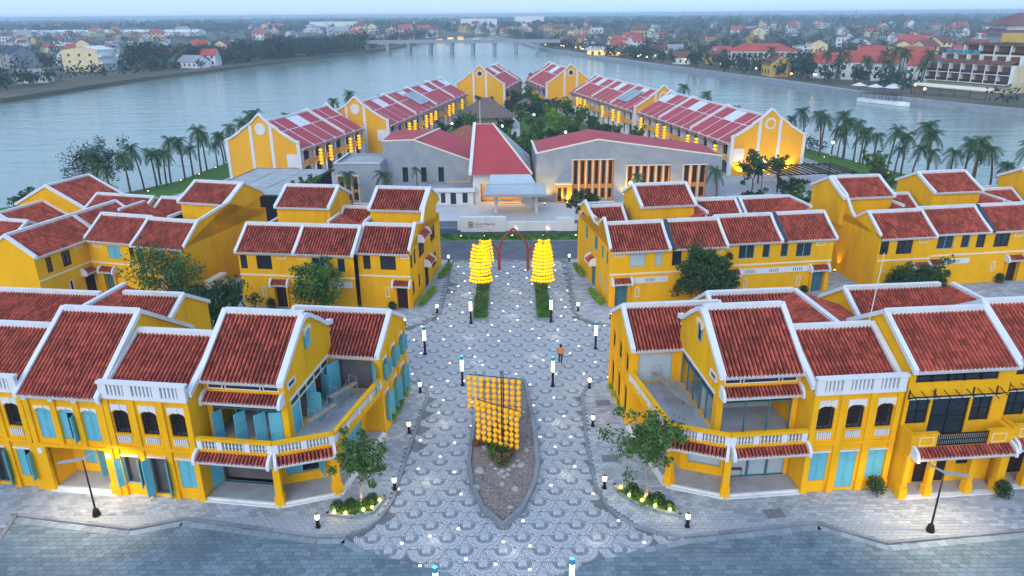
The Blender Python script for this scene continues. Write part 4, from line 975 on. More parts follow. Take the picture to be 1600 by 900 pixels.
# ---- reception
t = thing('reception_hall', 'grey concrete hall with tall orange window bays and a shallow red roof', 'building', (0, 112.3, 0), R(2))
f = W(4.0, 0, 33.3, 0); prof = [(0, 7.7), (9.6, 9.7), (29.3, 6.9)]
bays = [(5.6, 12.2), (14.2, 21.2), (23.2, 27.0)]
wall(t, f, 0, 6.9, [(5.6, 12.2, .2, 6.6), (14.2, 21.2, .2, 5.6), (23.2, 27.0, .2, 5.6)], 'concrete', .5, top=prof[::-1])
wall(t, W(4.0, 12, 4.0, 0), 0, 7.7, mat='concrete'); wall(t, W(33.3, 0, 33.3, 12), 0, 6.9, mat='concrete'); wall(t, W(33.3, 12, 4, 12), 0, 6.9, mat='concrete')
m = MB(); m.quad((4, .25, 7.6), (13.6, .25, 9.6), (13.6, 12, 9.6), (4, 12, 7.6)); m.quad((13.6, .25, 9.6), (33.3, .25, 6.8), (33.3, 12, 6.8), (13.6, 12, 9.6)); r = m.build('roof', 'redsheet', t)
for i, n in ((0, 1), (1, 2)): pass
m = MB(); m.sweep([(4+a, 0.1, z) for a, z in prof], (0, 1, 0), .35, -.05, .12); m.build('wall_coping', 'cream', r); m = MB(); m.sweep([(4, 0, 7.7), (4, 12, 7.7)], (1, 0, 0), .35, -.05, .12); m.build('wall_coping', 'cream', r)
for a0, a1 in bays:
    zt = 6.6 if a0 < 6 else 5.6; n = max(2, round((a1-a0)/1.15))
    m = MB(f); m.quad((a0, -.45, .2), (a1, -.45, .2), (a1, -.45, zt), (a0, -.45, zt)); bay = m.build('window_bay', 'orange', t)
    for k in range(n):
        b0, b1 = a0+(a1-a0)*k/n, a0+(a1-a0)*(k+1)/n
        m = MB(f); m.box(b0-.06, b0+.06, -.45, .04, .2, zt); m.build('fin', 'cream', bay)
        for z0, z1 in ((.5, 2.0), (2.7, zt-.2)):
            m = MB(f); m.quad((b0+.35, -.43, z0), (b1-.25, -.43, z0), (b1-.25, -.43, z1), (b0+.35, -.43, z1)); m.build('pane', 'dark', bay)
    m = MB(f); m.box(a0-.08, a1+.08, -.4, .1, zt, zt+.12); m.build('lintel', 'cream', bay)
m = MB(f); m.box(3.0, 5.5, 0, .8, .05, 2.9); m.build('entrance_box', 'orange', t)
for a in (3.3, 4.2): m = MB(f); m.box(a, a+.55, .8, .83, .3, 2.4); m.build('pane', 'dark', t)
m = MB(f); m.box(2.9, 5.6, 0, .9, 2.9, 3.05); m.build('entrance_trim', 'cream', t)
# left hall
t = thing('reception_hall', 'grey concrete hall with three dark slit windows above a planted terrace roof', 'building', (0, 113.2, 0), R(-1))
f = W(-20.6, 2.5, -6.4, 2.5); prof = [(0, 9.2), (5.0, 9.35), (14.2, 6.0)]
sl = [(3.0, 3.9, 2.6, 5.0), (6.0, 6.9, 2.6, 5.0), (8.8, 9.7, 2.6, 5.0)]
wall(t, f, 0, 6.0, sl, 'concrete', .4, top=prof[::-1])
for s_ in sl: win(t, f, *s_, 'brown', dep=.3)
wall(t, W(-20.6, 14, -20.6, 2.5), 0, 9.2, mat='concrete'); wall(t, W(-6.4, 14, -20.6, 14), 0, 6.0, mat='concrete')
m = MB(); m.quad((-20.6, 2.7, 9.1), (-15.6, 2.7, 9.2), (-12.6, 14, 9.4), (-20.6, 14, 9.2)); m.quad((-15.6, 2.7, 9.2), (-6.4, 2.7, 5.9), (-5.6, 14, 6.3), (-12.6, 14, 9.4)); r = m.build('roof', 'redsheet', t)
m = MB(); m.sweep([(-20.6+a, 2.55, z) for a, z in prof], (0, 1, 0), .3, -.05, .12); m.build('wall_coping', 'cream', r); m = MB(); m.sweep([(-15.6, 2.6, 9.35), (-12.6, 14, 9.5)], (1, 0, 0), .3, -.1, .1); m.build('hip_cap', 'cream', r)
m = MB(f); m.box(10.0, 14.0, 0, .3, 1.6, 2.7); m.build('wall_panel', 'ochre', t)
m = MB(); m.box(-20, -5.8, -2.5, 2.5, 2.2, 2.6); m.build('terrace_roof', 'concrete', t); m = MB(); m.box(-20.1, -5.6, -2.7, -2.5, 2.1, 2.75); m.box(-5.8, -5.6, -2.5, 2.4, 2.1, 2.75); m.build('terrace_edge', 'white', t)
w2 = W(-12, -2.3, -5.9, -2.3); wall(t, w2, 0, 2.1, [(1.0, 1.7, .3, 1.9), (2.5, 3.4, .1, 1.9), (4.4, 5.2, .3, 1.9)], 'white')
for h in ((1.0, 1.7, .3, 1.9), (2.5, 3.4, .1, 1.9), (4.4, 5.2, .3, 1.9)): win(t, w2, *h, 'brown')
# stair block at its left
t = thing('stair_block', 'grey concrete block with orange window strip, joined to the slit-windowed hall', 'building', (-27.6, 112.5, 0), R(-3))
f = W(0, 0, 7.2, 0); wall(t, f, 0, 6.4, [(.2, 3.6, .2, 4.4)], 'concrete', .4); wall(t, W(0, 9, 0, 0), 0, 6.4, mat='concrete'); wall(t, W(7.2, 0, 7.2, 9), 0, 6.4, mat='concrete'); wall(t, W(7.2, 9, 0, 9), 0, 6.4, mat='concrete')
m = MB(); m.quad((0, 0, 6.0), (7.2, 0, 6.0), (7.2, 9, 6.0), (0, 9, 6.0)); m.build('flat_roof', 'greyflat', t)
m = MB(); m.sweep([(0, 9, 6.4), (0, 0, 6.4)], (1, 0, 0), .25, 0, .1); m.build('wall_coping', 'white', t); m = MB(); m.sweep([(0, 0, 6.4), (7.2, 0, 6.4)], (0, 1, 0), .25, .0, .11); m.build('wall_coping', 'white', t)
m = MB(f); m.quad((.2, -.38, .2), (3.6, -.38, .2), (3.6, -.38, 4.4), (.2, -.38, 4.4)); bay = m.build('window_bay', 'orange', t)
for k in range(4): m = MB(f); m.box(.2+1.13*k-.06, .2+1.13*k+.06, -.38, .05, .2, 4.4); m.build('fin', 'cream', bay)
for k in range(3):
    for z0, z1 in ((.5, 1.7), (2.2, 4.1)): m = MB(f); m.quad((.45+1.13*k, -.36, z0), (1.1+1.13*k, -.36, z0), (1.1+1.13*k, -.36, z1), (.45+1.13*k, -.36, z1)); m.build('pane', 'dark', bay)
m = MB(f); m.box(.1, 3.8, -.3, .1, 4.4, 4.52); m.build('lintel', 'cream', bay)
# the steep red roof over the lobby
t = thing('lobby', 'lobby under a steep red trapezoid roof with a glass entrance canopy', 'building', (-1.4, 110.4, 0), 0)
A, B, C, D = (-4.9, 0, 4.9), (4.6, 0, 4.9), (-1.5, 9.5, 11.2), (-4.5, 9.5, 11.2)
m = MB(); m.quad(A, B, C, D); r = m.build('roof', 'redsheet', t)
m = MB()
for k in range(1, 40):     # courses of flat tiles
    f0 = k/40; p = [A[i]+(D[i]-A[i])*f0 for i in range(3)]; q = [B[i]+(C[i]-B[i])*f0 for i in range(3)]; g = [p[i]+(q[i]-p[i]) for i in range(3)]
    m.add([(p[0], p[1], p[2]+.005), (q[0], q[1], q[2]+.005), (q[0], q[1]+.02, q[2]+.07), (p[0], p[1]+.02, p[2]+.07)], [(0, 1, 2, 3)]); m.add([(p[0], p[1]+.02, p[2]+.07), (q[0], q[1]+.02, q[2]+.07), (q[0]-.02, q[1]+.22, q[2]+.15), (p[0], p[1]+.22, p[2]+.15)], [(0, 1, 2, 3)])
m.build('roof_courses', 'redsheet', r, kind='stuff')
m = MB(); m.sweep([A, D], (1, 0, 0), .5, -.1, .35); m.build('verge', 'white', r); m = MB(); m.sweep([B, C], (1, 0, 0), .2, -.05, .2); m.build('verge', 'cream', r)
m = MB(); m.quad(D, C, (-1.5, 10.6, 11.2), (-4.5, 10.6, 11.2)); m.quad((-1.5, 10.6, 11.2), (-4.5, 10.6, 11.2), (-4.9, 16, 5), (4.6, 16, 5)); m.quad(B, (4.6, 16, 5), (-1.5, 10.6, 11.2), C); m.quad(A, D, (-4.5, 10.6, 11.2), (-4.9, 16, 5)); m.build('rear_slope', 'greyflat', r)
m = MB(); m.tube((-3.6, 9.8, 11.2), (-3.6, 9.8, 15), .06, .03); m.build('mast', 'white', t)
bk = W(-4.6, 1.2, 4.3, 1.2); wall(t, bk, 0, 4.8, [(1.2, 7.6, .1, 3.2)], 'white', .4); m = MB(bk); m.quad((1.2, -2, .1), (7.6, -2, .1), (7.6, -2, 3.2), (1.2, -2, 3.2)); m.build('lobby_back_wall', 'ochre', t)
m = MB(bk); m.quad((1.2, 0, .03), (7.6, 0, .03), (7.6, -2, .03), (1.2, -2, .03)); m.build('lobby_floor', 'floor', t)
for x in (-1.0, 2.5): q = lamp('lobby_light', 'POINT', (x, 2.0, 2.8), 260, (1, .6, .25), t, .2)
m = MB(); m.box(-2.6, 6.6, -8.2, -1.2, 3.55, 3.62); m.build('canopy_glass', 'screen', t)
m = MB()
for k in range(8): m.box(-2.6+9.1*k/7, -2.5+9.1*k/7, -8.2, -1.2, 3.4, 3.55)
m.box(-2.6, 6.6, -8.25, -8.1, 3.3, 3.7); m.box(-2.6, 6.6, -1.3, -1.2, 3.3, 3.7); m.build('canopy_frame', 'panelgrey', t)
m = MB(); m.add([(-2.0, -1.2, 3.6), (5.2, -1.2, 3.6), (4.4, -.1, 4.9), (-1.8, -.1, 4.9)], [(0, 1, 2, 3)]); m.build('canopy_glass', 'screen', t)
for x, y in ((-.9, -4.4), (5.15, -4.4), (4.3, -1.8), (-.9, -1.8)): m = MB(); m.box(x-.22, x+.22, y-.22, y+.22, 0, 3.35); m.build('column', 'white', t)
# ---- entrance sign wall
t = thing('sign_wall', 'long white sign wall with brown emblem and lettering, behind the clipped verge', 'sign', (0, 95.6, 0), 0)
m = MB(); m.box(-7.0, -.8, 0, .8, .06, 2.1); m.build('name_slab', 'white', t)
m = MB(); m.box(-.8, 6.2, .3, .9, .06, 1.35); m.build('low_slab', 'white', t); m = MB(); m.box(6.2, 8.6, .1, .8, .06, 1.9); m.build('end_slab', 'white', t); m = MB(); m.box(8.6, 9.0, .2, .7, .06, 1.0); m.build('end_slab', 'white', t); m = MB(); m.box(-7.4, -7.0, .1, .7, .3, 1.7); m.build('end_slab', 'white', t)
m = MB(); m.box(-5.9, -5.25, -.03, 0, .65, .72); m.box(-5.9, -5.25, -.03, 0, 1.42, 1.5)
for k in range(4): m.box(-5.88+k*.19, -5.80+k*.19, -.03, 0, .72, 1.42)
m.box(-5.8, -5.35, -.03, 0, 1.0, 1.12); m.build('emblem', 'arch', t)
def text(parent, body, size, loc, mat, name):
    c = bpy.data.curves.new(name, 'FONT'); c.body = body; c.size = size; c.extrude = .012
    o = bpy.data.objects.new(name, c); COL.objects.link(o); dg = bpy.context.evaluated_depsgraph_get(); me = bpy.data.meshes.new_from_object(o.evaluated_get(dg)); bpy.data.objects.remove(o)
    me.materials.clear(); me.materials.append(MAT[mat]); q = link(name, me, parent, loc); q.rotation_euler = (R(90), 0, 0); return q
text(t, 'Hoi An Memories', .38, (-5.05, -.02, 1.05), 'arch', 'lettering'); text(t, 'Resort & Spa', .22, (-5.05, -.02, .72), 'arch', 'lettering')
for x in (.6, 5.0): lamp('wall_washer', 'SPOT', (x, -.1, .15), 14, (1, .72, .35), t, .05, (R(120), 0, 0), R(80))
# ---- dark event tent
t = thing('tent', 'dark flat-roofed event tent with pale roof sheets, in front of the resort gable', 'tent', (-36.6, 108.5, 0), R(-8))
m = MB(); m.box(-6.2, 6.2, -9, 9, 0, 4.4); m.build('tent_wall', 'black', t); m = MB(); m.box(-6.6, 6.6, -9.3, 9.3, 4.4, 4.6); m.build('tent_edge', 'navy', t)
for i in range(3):
    for j in range(4): m = MB(); m.box(-6.1+4.1*i, -2.15+4.1*i, -8.8+4.4*j, -4.5+4.4*j, 4.6, 4.66+.015*((i+j) % 3)); m.build('roof_sheet', 'greyflat', t)
# ---- timber pergola at the right
t = thing('pergola', 'low dark timber pergola roof before the uplit ochre gable', 'pergola', (50, 122, 0), R(8))
m = MB()
for k in range(14): m.box(-7+k*1.05, -6.6+k*1.05, -4, 4, 3.0, 3.12)
m.build('slat_row', 'brown', t, kind='stuff')
for x, y in ((-6.5, -3.5), (6.6, -3.5), (-6.5, 3.5), (6.6, 3.5)): m = MB(); m.box(x-.1, x+.1, y-.1, y+.1, 0, 3); m.build('post', 'brown', t)
for y in (-3.8, 3.7): m = MB(); m.box(-7, 7.05, y, y+.12, 2.85, 3.0); m.build('beam', 'brown', t)
# ---- thatched garden pavilions
def pavilion(lab, x, y, s, h, mat, rz=0):
    t = thing('pavilion', lab, 'pavilion', (x, y, 0), rz)
    m = MB(); m.add([(-s, -s, h), (s, -s, h), (s, s, h), (-s, s, h), (-s*.12, -s*.12, h+s*.62), (s*.12, -s*.12, h+s*.62), (s*.12, s*.12, h+s*.62), (-s*.12, s*.12, h+s*.62)], [(0,1,5,4), (1,2,6,5), (2,3,7,6), (3,0,4,7), (4,5,6,7), (3,2,1,0)]); m.build('roof', mat, t)
    for sx in (-.75, .75):
        for sy in (-.75, .75): m = MB(); m.tube((sx*s, sy*s, 0), (sx*s, sy*s, h), .14); m.build('post', 'wood', t)
    m = MB(); m.box(-s*.6, s*.6, -s*.5, s*.6, 0, h*.95); m.build('room', 'farcream', t)
pavilion('red-tiled garden pavilion just behind the lobby roof', -8.3, 137, 4.6, 3.0, 'thatchred', .1)
pavilion('taller red-tiled garden pavilion beside the solar-panelled wing', -9.0, 152, 5.0, 3.4, 'thatchred', .15)
pavilion('wide grey thatched pavilion in front of the dark round window wing', -6.2, 195, 7.0, 3.2, 'thatch', .2)
pavilion('small grey thatched shelter near the lone waterside tree', 4.5, 225, 2.5, 2.6, 'thatch', 0)
# ================================================================ things on the plaza
def world(o, deg, u, v):
    a = R(deg); return (o[0]+u*math.cos(a)-v*math.sin(a), o[1]+u*math.sin(a)+v*math.cos(a))
# ---- boat-shaped gravel bed
bed = thing('planter', 'boat-shaped stone-kerbed gravel bed in the middle of the plaza', 'planter', (0, 0, 0))
m = MB(); n = len(BOAT); cx, cyy = -.65, 44
def off(p, d):
    v = Vector((p[0]-cx, (p[1]-cyy)*.28)); v.normalize(); return (p[0]+v.x*d, p[1]+v.y*d)
bo = [off(p, .14) for p in BOAT]; bi = [off(p, -.14) for p in BOAT]
for i in range(n):
    j = (i+1) % n; q = [bo[i], bo[j], bi[j], bi[i]]
    if (q[1][0]-q[0][0])*(q[2][1]-q[1][1])-(q[1][1]-q[0][1])*(q[2][0]-q[1][0]) < 0: q = q[::-1]
    m.prism(q, 0, .42)
m.build('kerb', 'kerb', bed, kind='stuff')
def bedz(x, y): return .26+.22*math.exp(-((x+.65)/1.4)**2-((y-41.5)/3.2)**2)+.05*math.sin(x*3+y*2)
m = MB(); NX, NY = 10, 40
def bw(y):   # left and right edge at y
    xs = []
    for (x0, y0), (x1, y1) in zip(bi, bi[1:]+bi[:1]):
        if (y0-y)*(y1-y) <= 0 and abs(y1-y0) > 1e-6: xs.append(x0+(x1-x0)*(y-y0)/(y1-y0))
    return (min(xs), max(xs)) if len(xs) > 1 else (-.62, -.61)
ys = [34.75+(51.8-34.75)*k/NY for k in range(NY+1)]
vs = [(bw(y)[0]+(bw(y)[1]-bw(y)[0])*i/NX, y) for y in ys for i in range(NX+1)]
m.add([(x, y, bedz(x, y)) for x, y in vs], [(k*(NX+1)+i, k*(NX+1)+i+1, (k+1)*(NX+1)+i+1, (k+1)*(NX+1)+i) for k in range(NY) for i in range(NX)])
m.build('gravel_bed', 'gravel', bed)
def pebble(m, x, y, z, s, sq=.7):
    a = [rs.rand()*.5+.75 for _ in range(6)]; t = rs.rand()*6.3
    P = [(math.cos(t+k*1.571)*s*a[k], math.sin(t+k*1.571)*s*a[k]*.8, 0) for k in range(4)]
    m.add([(x+p[0], y+p[1], z) for p in P]+[(x+rs.rand()*s*.2, y, z+s*sq*a[4])]+[(x, y, z-s*.4)], [(0,1,4), (1,2,4), (2,3,4), (3,0,4), (1,0,5), (2,1,5), (3,2,5), (0,3,5)])
m = MB()
for _ in range(5200):
    y = 34.9+rs.rand()*16.8; a, b = bw(y); x = a+(b-a)*rs.rand(); pebble(m, x, y, bedz(x, y), .035+.05*rs.rand())
m.build('gravel_stones', 'gravel', bed, kind='stuff')
def boulder(s, seed):
    r = np.random.RandomState(seed); m = MB(); n = 7; ring = [(1.0, 0), (.95, .3), (.6, .62)]
    vs = []
    for q, z in ring:
        for i in range(n): t = 2*math.pi*i/n; k = s*q*(.75+.5*r.rand()); vs.append((k*math.cos(t), k*math.sin(t)*.8, s*(z+.12*r.rand())))
    vs.append((0, 0, s*.72)); fs = [(a*n+i, a*n+(i+1) % n, (a+1)*n+(i+1) % n, (a+1)*n+i) for a in range(2) for i in range(n)]+[(2*n+i, 2*n+(i+1) % n, 3*n) for i in range(n)]
    m.add(vs, fs); return m.mesh('rock', 'rock')
for k, (x, y, s) in enumerate([(-2.2, 39.6, .42), (-2.3, 37.9, .3), (.1, 37.7, .3), (-.7, 38.2, .25), (.5, 40.2, .28), (-.2, 35.9, .22), (-1.1, 39.7, .22), (-.7, 39.4, .26), (-.3, 39.6, .24), (-.9, 39.2, .2), (0, 40.1, .25), (-.4, 39.1, .18), (.3, 40.6, .2), (-1.4, 40.2, .2), (-.6, 38.9, .2), (.9, 42, .25), (-1.9, 42.2, .3), (.8, 47, .22)]):
    o = link('rock', boulder(s, k), None, (x, y, bedz(x, y)-.04), rs.rand()*6); tag(o, 'pale rounded rock lying on the boat-shaped gravel bed', 'rock', 'rocks on the gravel bed')
# ---- sailing boat with strings of lanterns
boat = thing('lantern_boat', 'small wooden boat with bare mast and spars, carrying yellow lantern strings on the gravel bed', 'boat', (-.75, 42.2, .35), R(0))
m = MB(); S = 11; sec = []
for i in range(S):
    t = -1+2*i/(S-1); wdt = .95*(1-abs(t)**2.4)+.05; sheer = .35+.45*t*t; y = t*2.4
    sec.append([(-wdt, y, sheer+.35), (-wdt*.8, y, .25), (0, y, .0+.25*t*t), (wdt*.8, y, .25), (wdt, y, sheer+.35)])
for a, b in zip(sec, sec[1:]):
    for k in range(4): m.quad(a[k], a[k+1], b[k+1], b[k]); m.quad((b[k][0]*.9, b[k][1], b[k][2]+.02), (b[k+1][0]*.9, b[k+1][1], b[k+1][2]+.02), (a[k+1][0]*.9, a[k+1][1], a[k+1][2]+.02), (a[k][0]*.9, a[k][1], a[k][2]+.02))
m.build('hull', 'wood', boat)
m = MB(); m.tube((0, -.9, .1), (0, -.9, 6.4), .06, .035); m.build('mast', 'rope', boat); m = MB(); m.tube((.1, 1.0, .1), (.1, 1.0, 5.4), .05, .03); m.build('mast', 'rope', boat)
for p0, p1 in (((-2.2, .4, 5.45), (1.3, .4, 5.05)), ((-1.6, -.8, 4.25), (1.15, -.8, 3.35)), ((-2.3, .4, 2.95), (1.2, .4, 2.6))): m = MB(); m.tube(p0, p1, .03); m.build('spar', 'rope', boat)
lm = MB(); lm.lathe((0, 0, 0), [(.02, .205), (.08, .20), (.15, .14), (.175, .05), (.14, -.05), (.075, -.14), (.015, -.205)][::-1], 8); lant_me = lm.mesh('lantern', 'lantern'); lant_me.shade_smooth()
for i in range(9):
    for k in range(6 if i < 6 else 7): tag(link('lantern', lant_me, None, (-2.9+.41*i+rs.randn()*.015, 42.6+rs.randn()*.03, 5.5-.045*i-.42*k), rs.rand()), 'small yellow heart-shaped lantern hanging in the lantern boat rigging', 'lantern', 'yellow lanterns strung on the boat')
for i in range(8):
    for k in range(7): tag(link('lantern', lant_me, None, (-2.3+.365*i+rs.randn()*.015, 41.4+rs.randn()*.03, 4.3-.115*i-.43*k), rs.rand()), 'small yellow heart-shaped lantern hanging in the lantern boat rigging', 'lantern', 'yellow lanterns strung on the boat')
for x, y, s in ((-2.55, 42.6, .32), (-2.0, 42.9, .42)):
    m = MB(); m.lathe((0, 0, 0), [(s*.5, 0), (s*.9, s*.5), (s, s*.9), (s*.75, s*1.2), (s*.82, s*1.35), (s*.6, s*1.3), (s*.55, s*.8)], 12); o = m.build('pot', 'wood', smooth=True); o.location = (x, y, bedz(x, y)); tag(o, 'round brown clay pot standing beside the lantern boat', 'pot', 'clay pots on the gravel bed')
cs_ = [(-.75+rs.randn()*.5, 41.0+rs.randn()*.7, .75+.5*rs.rand()) for _ in range(26)]; BOATPLANT = cs_
# ---- lantern sails over the two grass strips
sm = MB(); sm.lathe((0, 0, 0), [(.05, -.16), (.13, -.11), (.175, 0), (.13, .11), (.05, .16)], 8); ball_me = sm.mesh('lantern', 'lanternlit'); ball_me.shade_smooth()
for sx, side in ((-3.15, 'L'), (3.12, 'R')):
    rig = thing('lantern_rig', 'tall lantern rig with dark mast and hoops, nearer the %s' % ('brown-windowed house' if side == 'L' else 'lattice-panelled house'), 'lantern rig', (sx, 69, 0))
    m = MB(); m.tube((0, 0, .1), (0, 0, 7.0), .06, .04); m.build('mast', 'rope', rig)
    rows = [(6.45, .75), (6.1, .8), (5.72, .95), (5.35, 1.0), (4.98, 1.05), (4.6, 1.1), (4.25, 1.15), (3.85, 1.0), (3.5, 1.05), (3.1, 1.15), (2.75, 1.25)]
    for z, hw in rows:
        n = 8 if hw > .9 else 6
        for k in range(n):
            t = -1+2*k/(n-1)
            tag(link('lantern', ball_me, None, (sx+t*hw*.86, 69-.55*(1-t*t)+rs.randn()*.02, z+rs.randn()*.015), 0), 'lit yellow ball lantern in a row of the tall rigs before the arch', 'lantern', 'lit yellow ball lanterns of the tall rigs')
        m = MB()
        for k in range(10):
            t0, t1 = -1+.2*k, -.8+.2*k; m.tube((t0*hw*1.05, -.55*(1-t0*t0), z+.17), (t1*hw*1.05, -.55*(1-t1*t1), z+.17), .018, n=4)
        m.build('hoop', 'rope', rig)
    m = MB()
    for k in range(12): t0, t1 = -1+k/6, -1+(k+1)/6; m.tube((t0*1.35, -.62*(1-t0*t0), 2.5), (t1*1.35, -.62*(1-t1*t1), 2.5), .03, n=5)
    m.build('hoop', 'arch', rig)
    m = MB(); m.box(-.35, .35, -.6, .6, .1, .9); m.build('pedestal', 'wood', rig)
    m = MB(); bx = .3 if side == 'L' else .35
    for z, hw in rows[:7]:
        for k in range(6):
            t = -1+.4*k; q = MB(); q.lathe((bx+t*hw*.7, 5.4-.4*(1-t*t), z-1.2), [(.05, -.16), (.175, 0), (.05, .16)], 6); m.v += q.v; m.f += [tuple(i+len(m.v)-len(q.v) for i in f) for f in q.f]
    o = m.build('lantern_cluster', 'lanternlit'); o.location = (sx, 69, 0); tag(o, kind='stuff')
    m = MB(); m.tube((bx, 5.4, .1), (bx, 5.4, 6.2), .05); m.build('rear_mast', 'rope', rig)
# ---- arch gate
gate = thing('arch_gate', 'red-brown pointed arch gate with half arches, at the road end of the plaza', 'gate', (.2, 80.05, 0))
def curve(m, P, r, n=6):
    for a, b in zip(P, P[1:]): m.tube(a, b, r, n=n)
for s in (-1, 1):
    m = MB(); m.box(s*1.68-.17, s*1.68+.17, -.25, .25, 0, 2.5); m.build('post', 'arch', gate)
    m = MB(); curve(m, [(s*x, 0, z) for x, z in ((1.68, 2.2), (1.64, 2.6), (1.52, 3.05), (1.32, 3.5), (1.02, 3.98), (.62, 4.45), (.22, 4.82), (0, 4.98))], .13); m.build('arch_rib', 'arch', gate)
    m = MB(); curve(m, [(s*(1.75+1.5*t), -.3*t, 2.2+1.25*math.sin(t*2.1)) for t in np.linspace(0, 1, 8)], .10); m.build('half_arch', 'arch', gate)
m = MB(); m.box(-.18, .18, -.14, .14, 4.78, 5.0); m.build('crown_block', 'arch', gate)
# ---- lamps
def short_bollard():
    t = thing('bollard_lamp', '', 'lamp')
    m = MB(); m.box(-.13, .13, -.13, .13, 0, .06); m.box(-.085, .085, -.085, .085, .06, .55); m.build('post', 'black', t)
    m = MB(); m.lathe((0, 0, .55), [(.07, 0), (.12, .06), (.13, .2), (.11, .32), (.06, .38)], 10); m.build('lamp_glass', 'glow', t, smooth=True)
    m = MB(); m.lathe((0, 0, .93), [(.12, 0), (.12, .04), (.05, .09)], 10); m.build('cap', 'black', t)
    return t
b0 = short_bollard(); first = True
for x, y in [(-11.4, 34.5), (-7.45, 38.0), (-7.4, 44.6), (-7.3, 50.5), (-10.3, 63.6), (-7.5, 66.8), (-7.6, 82.5), (10.05, 34.3), (5.7, 38.0), (5.75, 45.3), (6.1, 51.0), (9.6, 64.9), (6.6, 67.0), (6.9, 82.5), (50.5, 66.8)]:
    o = b0 if first else copy_tree(b0); first = False
    o.location = (x, y, .12); tag(o, 'short black bollard lamp with glowing white head on the pavement kerb', 'lamp', 'short bollard lamps along the kerbs')
    lamp('lamp_light', 'POINT', (0, 0, 1.15), 14, (1, .80, .52), o, .1)
def tall_bollard():
    t = thing('column_lamp', '', 'lamp')
    m = MB(); m.box(-.16, .16, -.16, .16, 0, .08); m.tube((0, 0, .08), (0, 0, 1.35), .10, n=10); m.build('post', 'black', t)
    m = MB(); m.tube((0, 0, 1.35), (0, 0, 2.3), .13, n=12); m.build('lamp_glass', 'glowtall', t, smooth=False)
    m = MB(); m.tube((0, 0, 2.3), (0, 0, 2.62), .14, .13, n=12); m.build('cap', 'lampblue', t)
    return t
b1 = tall_bollard(); first = True
for x, y in [(-4.0, 64.3), (3.75, 64.5), (-7.7, 57.6), (7.4, 58.4), (-4.05, 51.8), (3.2, 51.5), (-3.9, 28.4), (2.9, 28.9)]:
    o = b1 if first else copy_tree(b1); first = False
    o.location = (x, y, .016 if y > 30 else -.9); tag(o, 'tall glowing column lamp with turquoise cap on the patterned plaza', 'lamp', 'tall column lamps on the plaza')
    if y < 30: o.location.z = .0
    lamp('lamp_light', 'POINT', (0, -.0, 2.9), 16, (1, .82, .55), o, .12)
def ground_light():
    m = MB(); m.lathe((0, 0, 0), [(.09, 0), (.09, .02), (.05, .04)], 10); return m.mesh('ground_light', 'glowground')
gl = ground_light(); pts = []; tries = 0; rg = np.random.RandomState(5)
while len(pts) < 104 and tries < 9000:
    tries += 1; x, y = -9.5+19*rg.rand(), 30+53*rg.rand()
    if not inside(x, y, PLAZA) or inside(x, y, bo) or (2.3 < abs(x) < 4.0 and 64.5 < y < 79): continue
    if all(math.hypot(x-a, (y-b)*.75) > 1.35 for a, b in pts): pts.append((x, y))
for x, y in pts: tag(link('ground_light', gl, None, (x, y, .018)), 'small glowing light set flush in the patterned plaza', 'ground light', 'ground lights in the plaza')
for x, y in ((-4.6, 33.4), (-1.8, 29.2), (.7, 29.5), (4.6, 33.2), (-.2, 32.4), (-5.5, 39), (3.4, 39.5), (-5, 46), (3.2, 46), (-3, 56), (2, 57), (-4, 61), (4, 61), (0, 66), (0, 73), (-5, 72), (5, 72)):
    lamp('ground_glow', 'POINT', (x, y, .5), 7, (1, .9, .75), plaza, .2)
# ---- street lamps with a double arm
for x, y, s, lab in ((-24.95, 35.72, 1, 'tall street lamp with slim double arm, in front of the arched blue-shutter house'), (23.84, 33.75, -1, 'tall street lamp with slim double arm, in front of the railing balcony house')):
    t = thing('street_lamp', lab, 'street lamp', (x, y, .12), 0)
    m = MB(); m.lathe((0, 0, 0), [(.24, 0), (.24, .12), (.15, .45), (.09, .5)], 8); m.build('base', 'black', t)
    m = MB(); m.tube((0, 0, .4), (-.0, 0, 3.9), .06, .045, n=8); m.build('pole', 'black', t)
    for a in (0, 1):
        dx = (-1.35 if a else 1.05)*s; dz = -.15 if a else .65
        m = MB(); d = Vector((dx, -.15, dz)); n1 = Vector((0, .16, 0)); u1 = Vector((0, 0, .07)); p0 = Vector((0, 0, 3.95)); p1 = p0+d
        m.add([tuple(q) for q in (p0-n1, p1-n1*.8, p1+n1*.8, p0+n1, p0-n1+u1, p1-n1*.8+u1*.6, p1+n1*.8+u1*.6, p0+n1+u1)], [(0,3,2,1), (4,5,6,7), (0,1,5,4), (1,2,6,5), (2,3,7,6), (3,0,4,7)]); ar = m.build('lamp_arm', 'panelgrey', t)
        m = MB(); q0 = p0+d*.5; q1 = p0+d*.95; z_ = Vector((0, 0, -.012)); m.quad(tuple(q0-n1*.5+z_), tuple(q0+n1*.5+z_), tuple(q1+n1*.5+z_), tuple(q1-n1*.5+z_)); m.build('lamp_panel', 'glow', ar)
        lamp('lamp_light', 'SPOT', tuple(p0+d*.7-Vector((0, 0, .12))), 560, (1, .80, .52), t, .12, (R(12) if not a else R(-14), 0, 0), R(128), .5)
